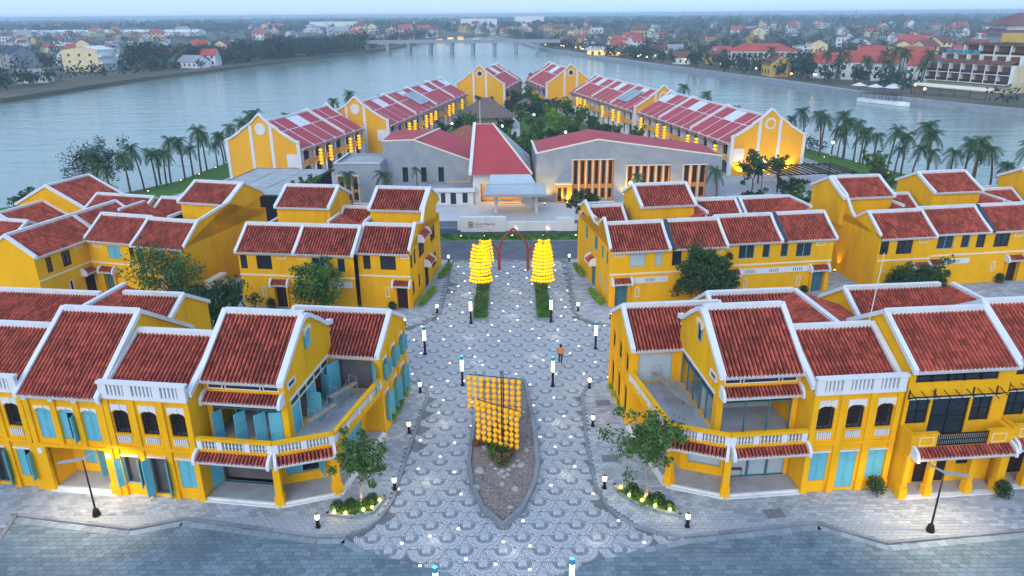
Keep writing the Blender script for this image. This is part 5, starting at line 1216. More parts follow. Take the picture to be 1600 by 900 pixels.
# ---- access covers and roof antenna
for k_, (x, y, rz) in enumerate(((6.9, 48.6, .05), (6.5, 41.2, .02), (-9.4, 40.2, .1), (15.5, 35.4, .1))):
    m = MB(); m.box(-.55, .55, -.4, .4, 0, .03); m.box(-.47, .47, -.32, .32, .03, .036); o = m.build('access_cover', 'cover'); o.location = (x, y, .112); o.rotation_euler = (0, 0, rz); tag(o, 'flat rectangular access cover set in the pavement beside the plaza', 'cover', 'access covers in the pavements')
x, y = world(FRo, FRd, 10.35, 4.6); t = thing('antenna', 'thin white antenna pole on the roof beside the railing balcony house', 'antenna', (x, y, 9.4)); m = MB(); m.tube((0, 0, -.6), (.25, .1, 4.6), .035, .02); m.build('pole', 'white', t); m = MB(); m.tube((-.2, 0, 3.3), (.55, .1, 3.45), .015); m.build('crossbar', 'metal', t)
# ---- person
def person(loc, rz):
    me = bpy.data.meshes.new('person'); J = {}
    V = [(0,0,.95), (0,0,1.15), (0,0,1.38), (0,0.01,1.50), (0,.015,1.62), (0,.02,1.73), (.19,0,1.40), (.25,.02,1.15), (.23,-.08,.92), (.22,-.10,.82), (-.19,0,1.40), (-.26,.0,1.15), (-.25,.06,.92), (-.24,.08,.82), (.10,0,.90), (.11,-.10,.50), (.11,-.02,.09), (.11,-.16,.04), (-.10,0,.90), (-.10,.08,.50), (-.10,.20,.10), (-.10,.06,.04)]
    E_ = [(0,1), (1,2), (2,3), (3,4), (4,5), (2,6), (6,7), (7,8), (8,9), (2,10), (10,11), (11,12), (12,13), (0,14), (14,15), (15,16), (16,17), (0,18), (18,19), (19,20), (20,21)]
    Rd = [.15, .15, .16, .055, .095, .08, .075, .055, .04, .035, .075, .055, .04, .035, .10, .075, .05, .04, .10, .075, .05, .04]
    me.from_pydata(V, E_, []); o = link('person', me, None, loc, rz)
    sk = o.modifiers.new('skin', 'SKIN'); 
    for i, r in enumerate(Rd): me.skin_vertices[0].data[i].radius = (r, r*.8 if i < 3 else r)
    me.skin_vertices[0].data[0].use_root = True
    sb = o.modifiers.new('sub', 'SUBSURF'); sb.levels = sb.render_levels = 2
    dg = bpy.context.evaluated_depsgraph_get(); m2 = bpy.data.meshes.new_from_object(o.evaluated_get(dg)); o.modifiers.clear(); o.data = m2
    for k in ('orangecloth', 'navy', 'skin', 'hair', 'black'): m2.materials.append(MAT[k])
    for p in m2.polygons:
        z = p.center.z; x = abs(p.center.x)
        p.material_index = (4 if z < .10 else 1 if z < .93 and x < .2 else 2 if (z < .95) else 0 if z < 1.49 else 2)
        p.use_smooth = True
    h = MB(); h.lathe((0, .03, 1.64), [(.105, -.06), (.115, .02), (.10, .09), (.05, .135)], 10); h.build('hair', 'hair', o, smooth=True)
    f = MB(); f.add([(-.012, -.075, 1.635), (.012, -.075, 1.635), (0, -.105, 1.61), (0, -.085, 1.665)], [(0, 1, 2), (0, 2, 3), (2, 1, 3)]); f.build('nose', 'skin', o)
    f = MB()
    for s in (-1, 1): f.box(s*.04-.012, s*.04+.012, -.085, -.075, 1.655, 1.67)
    f.build('eyes', 'black', o)
    for s in (-1, 1):
        f = MB()
        for k in range(4): f.tube((s*.225+(k-1.5)*.018, -.10*s+.0, .80), (s*.225+(k-1.5)*.018, -.11*s, .73-.01*abs(k-1.5)), .009, .007, n=5)
        f.tube((s*.20, -.11*s, .82), (s*.185, -.14*s, .76), .010, .008, n=5); f.build('fingers', 'skin', o)
    return tag(o, 'person in an orange top and dark trousers walking across the plaza', 'person')
person((4.1, 55.6, .016), R(170))
# ---- scaffolds on the two balconies
def scaffold(lab, o, deg, mir, u, v, rot, wood=True):
    MIR[0] = mir; x, y = world(o, deg, mir*u, v)
    t = thing('scaffold', lab, 'scaffold', (x, y, 3.61), R(deg+rot*mir))
    for yy in (-.9, .9):
        m = MB()
        for xx in (-.35, .35): m.tube((xx, yy, 0), (xx, yy, 1.7), .022, n=5)
        for z in (.3, .9, 1.65): m.tube((-.35, yy, z), (.35, yy, z), .02, n=5)
        m.build('end_frame', 'metal', t)
    for xx in (-.35, .35): m = MB(); m.tube((xx, -.9, .3), (xx, .9, 1.3), .016, n=4); m.build('brace', 'metal', t)
    m = MB(); m.box(-.2, .2, -1.2, 1.2, 1.0, 1.04); m.build('plank', 'barkpale', t); MIR[0] = 1
scaffold('steel scaffold frame with plank by the open blue doors of the corner balcony', FLo, FLd, -1, -1.7, 3.6, 20)
scaffold('steel scaffold frame near the wing door of the blue-shuttered corner balcony', FLo, FLd, -1, -2.0, 6.6, 25)
scaffold('steel scaffold frame with plank by the bare glazed balcony room', FRo, FRd, 1, -1.6, 4.6, 20)
scaffold('steel scaffold frame before the grey wing opening of the bare corner balcony', FRo, FRd, 1, -2.1, 7.0, 15)
m = MB(); m.box(-.45, .45, -.3, .3, .55, .6); m.box(-.42, .42, -.02, .0, .1, .55)
for x in (-.4, .4):
    for y in (-.25, .25): m.tube((x, y, 0), (x, y, .55), .025, n=5)
o = m.build('table', 'wood'); x, y = world(FRo, FRd, 1.3, 1.9); o.location = (x, y, .325); tag(o, 'small red-brown table inside the porch of the bare corner house', 'table')
m = MB(); m.lathe((0, 0, 0), [(.10, 0), (.13, .3), (.11, .32), (.09, .05)], 10); o = m.build('bucket', 'arch'); x, y = world(FRo, FRd, -1.0, 5.6); o.location = (x, y, 3.61); tag(o, 'red bucket on the bare corner balcony floor', 'bucket')
# ---- lit lantern columns on the resort balconies
cm = MB()
for k in range(5): cm.lathe((0, 0, .6*k), [(.12, 0), (.34, .1), (.38, .25), (.34, .4), (.12, .5)], 8)
colm = cm.mesh('lantern_column', 'lanterncol')
for wi, vv in ((0, (4.5, 8.5, 17, 21)), (1, (9, 13, 22, 26, 30, 43, 47, 57)), (3, (3, 11, 15, 27, 31, 41)), (4, (6, 10, 18, 33, 37, 40))):
    lab, o, dg, Lg, lf, nb, kw = WINGS[wi]
    for v in vv:
        x, y = world(o, dg, 1.5 if lf else -1.5, v); tag(link('lantern_column', colm, None, (x, y, 2.4)), 'column of lit yellow lanterns hanging along the garden side of a resort wing', 'lantern', 'lit lantern columns on the resort wings')
        lamp('lantern_glow', 'POINT', (x+(.4 if lf else -.4)*-1*0, y, 2.0), 32, (1, .55, .12), None, .4)
def uplight(lab, x, y, z, e, rot, col=(1, .62, .12), grp=None, spot=70):
    t = thing('uplight', lab, 'uplight', (x, y, z), 0, grp); m = MB(); m.lathe((0, 0, 0), [(.10, 0), (.13, .14), (.11, .2)], 8); m.build('housing', 'black', t); m = MB(); m.lathe((0, 0, .2), [(.10, 0), (.09, .03)], 8); m.build('lens', 'glowyellow', t)
    lamp('beam', 'SPOT', (0, 0, .28), e, col, t, .08, rot, R(spot))
for u in (2.4, 7.4, 11.5):
    x, y = world(WINGS[3][1], 11, u, -1.2); uplight('ground uplight washing the ochre gable above the pergola', x, y, .0, 1100, (R(152), 0, R(11)), grp='gable uplights', spot=100)
x, y = world((38.2, 71.7), 8, -.35, 6.5); uplight('ground uplight at the blank side wall of the twin-towered house', x, y, .12, 260, (R(180), 0, 0), spot=60)
for x, y in ((5.2, 110.6), (8.8, 111.2), (18.8, 111.6), (25.5, 112.0)): uplight('ground uplight at the foot of the concrete reception wall', x, y, .01, 900, (R(158), 0, 0), grp='reception uplights', spot=110)
for x in (-14.4, -6.8, -3.6, .1, 4.2, 8.6): uplight('small uplight in the clipped verge before the sign wall', x, 93.0, .09, 20, (R(180), 0, 0), grp='verge uplights', spot=120)
def globe_lamp(lab, x, y, h, e, grp='garden lamps'):
    t = thing('garden_lamp', lab, 'lamp', (x, y, 0), 0, grp); m = MB(); m.tube((0, 0, 0), (0, 0, h), .05); m.build('pole', 'black', t); m = MB(); m.lathe((0, 0, h), [(.08, 0), (.26, .14), (.26, .3), (.1, .45)], 10); m.build('globe', 'glow', t, smooth=True)
    lamp('lamp_light', 'POINT', (0, 0, h+.75), e, (1, .78, .45), t, .25)
for x, y, h in ((18.2, 108.6, 3.6), (42, 119.5, 4.5), (4.6, 141, 4), (-2, 170, 3.5), (6, 190, 3.5), (12, 160, 3.5), (-14, 175, 3.5), (84, 112, 5.0), (-66, 112, 4.5), (62.5, 141, 4)):
    globe_lamp('slim garden lamp with glowing white globe among the resort gardens', x, y, h, 110)
m = MB()
# ================================================================ vegetation
def leaf_mesh(name, C, Rd, n, size, mat, flat=.8, seed=0, droop=.0):
    """leaf-sized quads scattered through clumps: C (k,3) centres, Rd radii, n leaves per clump"""
    r = np.random.RandomState(seed); C = np.repeat(np.array(C, float), n, 0); Rr = np.repeat(np.array(Rd, float), n)
    N = len(C); d = r.randn(N, 3); d /= np.linalg.norm(d, axis=1)[:, None]; P = C + d*(Rr*(r.rand(N)**.45))[:, None]*np.array([1, 1, flat])
    a = r.randn(N, 3); a[:, 2] -= droop; a /= np.linalg.norm(a, axis=1)[:, None]; b = np.cross(a, r.randn(N, 3)); b /= np.linalg.norm(b, axis=1)[:, None]
    s = size*(.6+.8*r.rand(N))[:, None]
    V = np.stack([P-a*s, P+b*s*.55, P+a*s, P-b*s*.55], 1).reshape(-1, 3)
    me = bpy.data.meshes.new(name); me.vertices.add(len(V)); me.vertices.foreach_set('co', V.ravel()); me.loops.add(4*N); me.loops.foreach_set('vertex_index', np.arange(4*N, dtype=np.int32)); me.polygons.add(N); me.polygons.foreach_set('loop_start', np.arange(0, 4*N, 4, dtype=np.int32))
    me.materials.append(MAT[mat]); me.update(calc_edges=True); return me
def tree_data(H, cr, seed, mat, nl, ls, bark='bark', clear=.35, limbs=7, tr=.14, open_=1.0, stakes=False):
    r = np.random.RandomState(seed); m = MB(); C = []; Rd = []
    p = Vector((0, 0, 0)); top = Vector((r.randn()*.2, r.randn()*.2, H*.72)); segs = 6; prev = p
    path = [p+(top-p)*(i/segs)+Vector((r.randn(), r.randn(), 0))*.07*H/5 for i in range(segs+1)]; path[0] = p
    for i in range(segs): m.tube(path[i], path[i+1], tr*(1-.8*i/segs), tr*(1-.8*(i+1)/segs), n=7, cap=False)
    for k in range(limbs):
        t = clear+(1-clear)*((k+.5)/limbs); i = min(segs-1, int(t*segs)); b = path[i]+(path[i+1]-path[i])*(t*segs-i)
        an = k*2.4+r.rand(); ln = cr*(.6+.5*r.rand())*(1-.35*abs(t-.55)); e = b+Vector((math.cos(an)*ln, math.sin(an)*ln, (H-b.z)*(.25+.5*r.rand())))
        mid_ = b+(e-b)*.5+Vector((0, 0, .12*ln)); m.tube(b, mid_, tr*.45*(1-t*.5), tr*.28, n=5, cap=False); m.tube(mid_, e, tr*.28, tr*.08, n=5, cap=False)
        for q in range(3):
            f = .45+.3*q; c = b+(e-b)*f+Vector(r.randn(3)*cr*.13); C.append(tuple(c)); Rd.append(cr*(.26+.16*r.rand()))
            e2 = c+Vector(r.randn(3)*cr*.25); m.tube(b+(e-b)*f, e2, tr*.14, tr*.04, n=4, cap=False); C.append(tuple(e2)); Rd.append(cr*(.18+.14*r.rand()))
    C.append(tuple(top+Vector((0, 0, H*.12)))); Rd.append(cr*.35)
    return m.mesh('trunk', bark), leaf_mesh('crown', C, Rd, max(4, int(nl*open_/len(C))), ls, mat, seed=seed)
def plant(name, lab, cat, data, loc, s=1., rz=0., grp=None):
    t = thing(name, lab, cat, loc, rz, grp); t.scale = (s, s, s); link('trunk', data[0], t); link('crown', data[1], t); return t
# near trees, each its own shape
plant('tree', 'young staked tree in the kerbed bed beside the blue-shuttered corner house', 'tree', tree_data(4.6, 1.35, 11, 'leaf', 2600, .11, 'barkpale', .35, 8, .09), (-9.3, 36.6, .2))
plant('tree', 'tall open-crowned tree in the kerbed bed beside the bare corner house', 'tree', tree_data(6.3, 1.9, 12, 'leaf', 3000, .12, 'barkpale', .33, 9, .11), (8.0, 36.7, .2))
plant('tree', 'broad sparse tree in front of the turquoise-shuttered courtyard house', 'tree', tree_data(6.4, 3.3, 13, 'leaf', 3900, .14, 'bark', .25, 10, .16, .9), (-34.6, 68.2, .12))
plant('tree', 'dense dark low tree behind the arched blue-shutter house', 'tree', tree_data(5.0, 2.9, 14, 'leafdark', 7000, .16, 'bark', .2, 10, .16), (-27.8, 62.4, .12))
plant('tree', 'leafy tree against the brown-windowed courtyard house', 'tree', tree_data(6.2, 2.5, 15, 'leaf', 6500, .14, 'bark', .2, 11, .16), (-19.0, 65.2, .12))
plant('tree', 'dense upright tree against the lattice-panelled courtyard house', 'tree', tree_data(6.9, 2.5, 16, 'leafdark', 8500, .14, 'bark', .12, 12, .16), (18.8, 66.6, .12))
plant('tree', 'low dark round tree in front of the twin-towered house', 'tree', tree_data(3.4, 2.4, 17, 'leafdark', 5200, .13, 'bark', .15, 9, .12), (41.6, 69.6, .12))
plant('tree', 'wide bare-branched tree on the river bank beside the palms', 'tree', tree_data(8.6, 4.2, 18, 'leafblue', 3600, .17, 'bark', .3, 12, .2), (-68.8, 119.0, 0))
plant('tree', 'slender leaning tree by the sign wall and lattice-panelled house', 'tree', tree_data(5.5, 1.8, 19, 'leafdark', 2600, .16, 'bark', .3, 8, .12), (10.2, 97.5, 0))
plant('tree', 'lone small tree on the island tip between the end wings', 'tree', tree_data(8.5, 2.6, 20, 'leafblue', 1500, .3, 'bark', .4, 8, .16), (10.2, 268, 0))
plant('tree', 'low scrubby tree on the river bank beside the stepped-gable house', 'tree', tree_data(4.2, 2.4, 21, 'leafdark', 2600, .18, 'bark', .2, 8, .12), (-70, 103, 0))
# kerbed beds at the corners with clipped balls and little lights
def bed_planter(lab, poly, balls, lights):
    t = thing('planter', lab, 'planter', (0, 0, .12)); m = MB(); c = (sum(p[0] for p in poly)/len(poly), sum(p[1] for p in poly)/len(poly))
    for (x0, y0), (x1, y1) in zip(poly, poly[1:]+poly[:1]):
        w_ = W(x0, y0, x1, y1); q = MB(w_); q.box(0, w_.L, -.12, .08, 0, .16); m.v += q.v; m.f += [tuple(i+len(m.v)-len(q.v) for i in f) for f in q.f]
    m.build('kerb', 'kerb', t, kind='stuff'); m = MB(); m.quad(*[(x, y, .1) for x, y in poly]); m.build('soil', 'grass', t)
    cs = []
    while len(cs) < 60:
        x, y = c[0]+rs.randn()*1.1, c[1]+rs.randn()*.8
        if inside(x, y, poly): cs.append((x, y, .16))
    o = link('ground_cover', leaf_mesh('ground_cover', cs, [.22]*60, 24, .06, 'blade', .5, 3), t); o['kind'] = 'stuff'
    for k, (x, y, s) in enumerate(balls):
        o = link('ball_shrub', leaf_mesh('ball_shrub', [(0, 0, s*.7)], [s], 900, .06, 'leafdark', .9, k), None, (x, y, .2)); tag(o, 'clipped dark ball shrub in a kerbed corner bed', 'shrub', 'ball shrubs in the corner beds')
    for x, y in lights:
        m = MB(); m.lathe((0, 0, 0), [(.05, 0), (.09, .06), (.09, .14), (.05, .19)], 8); o = m.build('bed_light', 'glowyellow'); o.location = (x, y, .24); tag(o, 'small glowing yellow garden light in a kerbed corner bed', 'garden light', 'lights in the corner beds'); lamp('glow', 'POINT', (0, 0, .35), 9, (1, .75, .15), o, .08)
bed_planter('half-moon kerbed plant bed beside the blue-shuttered corner house', [(-11.2, 35.6), (-9.6, 35.3), (-8.4, 35.7), (-7.9, 37.2), (-8.9, 37.0), (-10.2, 36.6)], [(-10.6, 36.0, .4), (-8.6, 36.6, .42), (-9.9, 36.4, .3)], [(-10.7, 35.6), (-10.0, 35.5), (-9.0, 35.8), (-8.5, 36.0), (-8.2, 36.7)])
bed_planter('half-moon kerbed plant bed beside the bare corner house', [(6.3, 38.3), (6.6, 37.3), (7.6, 36.2), (8.9, 35.5), (9.9, 35.2), (9.6, 36.3), (8.8, 37.0), (7.6, 37.7)], [(7.3, 37.3, .48), (8.75, 36.4, .45), (9.3, 35.9, .3)], [(6.7, 37.8), (7.1, 37.0), (7.8, 36.5), (8.5, 35.95), (9.3, 35.6)])
lamp('trunk_glow', 'SPOT', (8.2, 36.4, .4), 60, (1, .6, .15), None, .05, (R(172), 0, 0), R(70)); lamp('trunk_glow', 'SPOT', (-9.2, 36.3, .4), 40, (1, .6, .15), None, .05, (R(172), 0, 0), R(70))
# grass strips under the lantern rigs
for x0, x1, lab in ((-3.85, -2.45, 'long grassed strip bed under the lantern rig nearer the brown-windowed house'), (2.45, 3.85, 'long grassed strip bed under the lantern rig nearer the lattice-panelled house')):
    t = thing('planter', lab, 'planter', (0, 0, 0)); m = MB(); m.box(x0-.1, x1+.1, 64.9, 65.05, 0, .2); m.box(x0-.1, x1+.1, 78.2, 78.35, 0, .2); m.box(x0-.1, x0, 65.05, 78.2, 0, .2); m.box(x1, x1+.1, 65.05, 78.2, 0, .2); m.build('kerb', 'kerb', t, kind='stuff')
    m = MB(); m.quad((x0, 65, .14), (x1, 65, .14), (x1, 78.3, .14), (x0, 78.3, .14)); m.build('soil', 'grass', t)
    cs = [(x0+.1+(x1-x0-.2)*rs.rand(), 65.2+12.8*rs.rand(), .2) for _ in range(150)]; o = link('ground_cover', leaf_mesh('ground_cover', cs, [.25]*150, 26, .07, 'blade', .5, 4), t); o['kind'] = 'stuff'
    cs = [((x0+x1)/2+rs.randn()*.3, 66.5+rs.rand()*3, .6+rs.rand()*.5) for _ in range(14)]; o = link('shrub', leaf_mesh('shrub', cs, [.4]*14, 60, .08, 'leaf', .9, 5), t)
o = link('boat_plants', leaf_mesh('boat_plants', BOATPLANT, [.38]*len(BOATPLANT), 70, .07, 'leaf', .9, 77)); tag(o, 'leafy green plants growing round the mast foot of the lantern boat', 'plants')
# hedges
for k, (x0, y0, x1, y1, lab) in enumerate([(-9.0, 45.9, -8.45, 50.6, 'bright green hedge below the open blue shutters of the corner wing'), (-9.35, 68.3, -8.35, 73.0, 'bright green hedge strip near the front corner of the brown-windowed house'), (-7.95, 76.6, -7.3, 80.8, 'bright green hedge strip near the road corner of the brown-windowed house'), (7.95, 50.9, 8.4, 46.2, 'bright green hedge below the dark arched windows of the corner wing'), (8.35, 72.0, 9.1, 68.0, 'bright green hedge strip near the front corner of the lattice-panelled house'), (7.45, 80.2, 7.95, 76.6, 'bright green hedge strip near the road corner of the lattice-panelled house')]):
    L = math.hypot(x1-x0, y1-y0); n = int(L/.22); cs = [(x0+(x1-x0)*i/n+rs.randn()*.1, y0+(y1-y0)*i/n, .35+rs.rand()*.15) for i in range(n) for _ in range(2)]
    o = link('hedge', leaf_mesh('hedge', cs, [.34]*len(cs), 55, .075, 'leaflime', .9, k), None, (0, 0, .1)); tag(o, lab, 'hedge')
m = MB(); cs = [(-23+48*rs.rand(), 91.6+2.5*rs.rand(), .2) for _ in range(420)]; o = link('ground_cover', leaf_mesh('ground_cover', cs, [.32]*420, 26, .1, 'blade', .6, 8), verge_bed); o['kind'] = 'stuff'
# door shrubs
for k, (o_, dg, mi, u, v, s, lab) in enumerate([((-10.2, 67.4), -7.5, -1, 1.9, -.1, .5, 'small dark shrub beside the front door of the brown-windowed house'), ((-10.2, 67.4), -7.5, -1, 14.3, -1.0, .6, 'small dark shrub at the tree-side door of the brown-windowed house'), ((9.76, 68), 8, 1, 14.0, .35, .5, 'small dark shrub by a middle teal door of the lattice-panelled house'), ((9.76, 68), 8, 1, 21.3, .35, .5, 'small dark shrub by the end teal door of the lattice-panelled house'), ((38.2, 71.7), 8, 1, 8.3, .2, .6, 'small dark shrub below a slit window of the twin-towered house'), ((38.2, 71.7), 8, 1, 15.2, .2, .6, 'small dark shrub by the brown door of the twin-towered house'), (FRo, FRd, 1, 9.4, -.55, .65, 'dark shrub in a pavement cut-out before the slotted-parapet house'), (FRo, FRd, 1, 16.9, -1.6, .6, 'dark potted shrub between the two railing balcony porches')]):
    x, y = world(o_, dg, mi*u, v); o = link('shrub', leaf_mesh('shrub', [(0, 0, s*.8), (0, 0, s*1.2)], [s, s*.7], 420, .07, 'leafdark', 1.0, 30+k), None, (x, y, .12)); tag(o, lab, 'shrub')
# palms
def palm_data(H, seed, fr=15, fl=2.6):
    r = np.random.RandomState(seed); m = MB(); lean = Vector((r.randn()*.5, r.randn()*.5, 0)); P = [Vector((0, 0, 0))+lean*(t*t)+Vector((0, 0, H*t)) for t in np.linspace(0, 1, 8)]
    for i in range(7): m.tube(P[i], P[i+1], .17*(1-.35*i/7), .17*(1-.35*(i+1)/7), n=7, cap=False)
    c = MB(); top = P[-1]
    for k in range(fr):
        an = k*2.399+r.rand()*.4; el = (-.5 if k % 3 == 0 else .2 if k % 3 == 1 else .85)+r.randn()*.15; d = Vector((math.cos(an), math.sin(an), 0)); L = fl*(.8+.35*r.rand()); pts = []
        for t in np.linspace(0, 1, 9): pts.append(top+d*(L*t*math.cos(el*.6)*(1-.15*t))+Vector((0, 0, L*(math.sin(el)*t-.75*t*t))))
        side = Vector((-d.y, d.x, 0))
        for i in range(8):
            a, b = pts[i], pts[i+1]; c.tube(a, b, .03*(1-i/9), .03*(1-(i+1)/9), n=3, cap=False)
            for s in (-1, 1):
                for h in (0, .5):
                    q = a+(b-a)*h; t = (i+h)/8; ln = fl*.34*math.sin(math.pi*(.12+.82*t))+.05; tip = q+side*(s*ln*.75)+d*(ln*.35)+Vector((0, 0, -ln*.55+r.randn()*.05)); wd = (b-a)*.28
                    c.add([tuple(q-wd*.5), tuple(q+wd*.9), tuple(tip)], [(0, 1, 2)])
    return m.mesh('trunk', 'bark'), c.mesh('crown', 'palm')
PD = [palm_data(6.0, 1, 16, 2.1), palm_data(6.8, 2, 17, 2.2), palm_data(7.8, 3, 18, 2.4), palm_data(5.0, 4, 15, 2.0)]
pl = [(-65.2, 116.2), (-63.2, 118), (-63.1, 122.5), (-62.6, 127.6), (-60.9, 126.2), (-60, 131.8), (-58.8, 136.3), (-58.0, 142.4), (-58.6, 148.5), (-57.6, 150.4), (-56.5, 157), (-66.8, 118.5), (-61.8, 124.5), (-59, 139.5), (-56, 153), (-53.5, 166), (-51.5, 173), (-46, 192), (-44, 199), (-42, 206), (-38, 222), (-64.2, 120), (-61.4, 129), (-59.4, 134), (-57.9, 145.5), (-67.8, 116.5), (-55, 161)]
pr_ = [(63.6, 148.9), (66.6, 150.3), (65.5, 145), (68, 147.5), (68.2, 143.5), (67.1, 138.6), (69, 137.3), (69.5, 132.5), (70, 128.6), (70.5, 125.9), (72.2, 124.3), (73.4, 126.2), (77.5, 119.5), (79.2, 117.6), (78.3, 113), (81.9, 113.4), (75.5, 117), (84.6, 109.5), (74.5, 121.5), (86.5, 106), (61, 160), (58.5, 170), (56, 182), (53, 197), (49.5, 214), (88, 103), (90, 98), (64.8, 152), (67, 145.8), (68.6, 140.4), (69.8, 130.4), (71.4, 123), (76.6, 121), (82.6, 110), (80, 115.5), (62.4, 155)]
for k, (x, y) in enumerate(pl): plant('palm_tree', 'slender palm on the river bank beside the disc-gabled resort wing', 'palm', PD[k % 4], (x, y, 0), .9+.25*rs.rand(), rs.rand()*6, 'palms on the bank by the disc-gabled wing')
for k, (x, y) in enumerate(pr_): plant('palm_tree', 'slender palm on the river bank beyond the uplit resort gable', 'palm', PD[(k*3+1) % 4], (x, y, 0), .95+.3*rs.rand(), rs.rand()*6, 'palms on the bank by the uplit gable')
for x, y, lab in ((-24.5, 109, 'palm in front of the orange window strip of the stair block'), (-18.6, 108.4, 'palm between the stair block and the terrace roof'), (-14.8, 112.2, 'short palm on the planted terrace roof'), (19.5, 109.2, 'short palm before the middle orange window bay'), (31.5, 108.5, 'palm at the blank end of the concrete hall')):
    plant('palm_tree', lab, 'palm', PD[3 if 'short' in lab else 0], (x, y, 2.6 if 'terrace roof' in lab and 'planted' in lab else 0), .6 if 'planted' in lab else .95, rs.rand()*6)
for x, y in ((-58.8, 135.3), (-58.0, 141.4), (-62, 121.5), (-60, 130), (66.2, 149.5), (68.3, 142.5), (69.3, 131.5), (64, 147.5)): uplight('ground uplight at the foot of a river-bank palm', x, y, .0, 130, (R(178), 0, 0), (1, .62, .22), 'palm uplights', 60)
# garden trees, three shapes
GT = [tree_data(6.5, 2.3, 41, 'leafdark', 1500, .28, 'bark', .3, 8, .14), tree_data(7.5, 2.2, 42, 'leaf', 1500, .28, 'bark', .3, 9, .14), tree_data(5.0, 2.6, 43, 'leafblue', 1500, .28, 'bark', .2, 8, .14)]
gp_ = [(3.5, 128), (-3.5, 133), (6, 135), (1.5, 145), (9, 146), (-2.5, 150), (4.5, 156), (12, 165), (-12.5, 163), (-3, 166), (7, 172), (15, 176), (20, 170), (17, 186), (-1.5, 182), (5, 188), (11, 195), (-13, 186), (18.5, 200), (2, 204), (8, 210), (-6.5, 214), (13, 216), (0, 222), (-9, 224), (7, 230), (12.5, 226), (1.5, 238), (6, 250), (22, 160), (24, 150), (16, 150), (-15, 145), (-17, 150), (27, 158), (-4, 174), (20, 182), (15.5, 208), (3, 246), (-1, 236), (9, 238), (18, 141), (27, 141), (-8, 160), (-18, 158), (-16, 170), (-10, 176), (-12.5, 196), (-10.5, 205), (24, 166), (22.5, 176), (21, 190), (19, 194), (16.5, 213), (14, 221), (10, 204), (4, 214), (8, 222), (5, 242), (2.5, 228), (9, 158), (14, 170), (6, 165), (0, 158), (-5, 145), (8, 140), (13, 137), (2.5, 194), (-2, 206), (-6, 232), (-4, 244)]
for k, (x, y) in enumerate(gp_): plant('garden_tree', ['dark leafy tree in the resort garden between the wings', 'taller green tree in the resort garden between the wings', 'low blue-green tree in the resort garden between the wings'][k % 3], 'tree', GT[k % 3], (x, y, 0), .5+.35*rs.rand(), rs.rand()*6, ['dark garden trees', 'taller garden trees', 'low garden trees'][k % 3])
lime = tree_data(6.0, 2.6, 44, 'leaflime', 1800, .26, 'bark', .3, 8, .14)
plant('garden_tree', 'bright green round tree beside the lobby roof slope', 'tree', tree_data(7.2, 3.0, 45, 'leaf', 2600, .26, 'bark', .25, 9, .15), (2.2, 134, 0))
plant('garden_tree', 'lime green round tree beside the bright lawn', 'tree', lime, (11.2, 181, 0))
for k, (x, y, s, lab) in enumerate([(40.5, 119.5, 1.0, 'dark tree before the uplit ochre gable'), (38.3, 95, .8, 'dark tree behind the lattice-panelled house, near the pergola'), (45.5, 97, .9, 'loose dark tree between pergola and twin-towered house'), (-25.5, 121, .8, 'dark tree between the stair block and the disc-gabled wing'), (-30, 103.5, .8, 'dark tree beside the event tent'), (-28.5, 93.5, .9, 'leafy tree behind the brown-windowed house, before the tent'), (-13, 127, .8, 'dark tree behind the slit-windowed hall'), (30, 119.5, .6, 'small tree behind the orange-bayed hall'), (44, 112, .75, 'dark tree on the near side of the timber pergola'), (56, 108, .85, 'dark tree between the timber pergola and the river palms'), (61, 120, .8, 'loose tree at the river end of the timber pergola'), (36, 104, .7, 'dark tree at the blank end of the concrete hall'), (52, 101, .8, 'tree behind the twin-towered house roofs'), (47, 126, .6, 'small tree under the uplit ochre gable')]): plant('tree', lab, 'tree', GT[k % 3], (x, y, 0), s, rs.rand()*6)
# river-side shrub belts behind the wings
for lab, A_, B_, sd in (('low shrub belt along the river behind the left wings', [(-57, 152), (-47.5, 188), (-37.5, 228), (-27, 262)], 0, 1), ('low shrub belt along the river behind the right wings', [(66, 152), (58.5, 182), (49.5, 228), (41.5, 260)], 0, 2)):
    cs = []
    for (x0, y0), (x1, y1) in zip(A_, A_[1:]):
        for _ in range(40): t_ = rs.rand(); cs.append((x0+(x1-x0)*t_+rs.randn()*1.2*0+(2.2 if sd == 1 else -2.2)*rs.rand(), y0+(y1-y0)*t_, .8+rs.rand()*1.6))
    o = link('shrub_belt', leaf_mesh('shrub_belt', cs, [1.3]*len(cs), 60, .26, 'leafdark', .9, sd)); tag(o, kind='stuff')
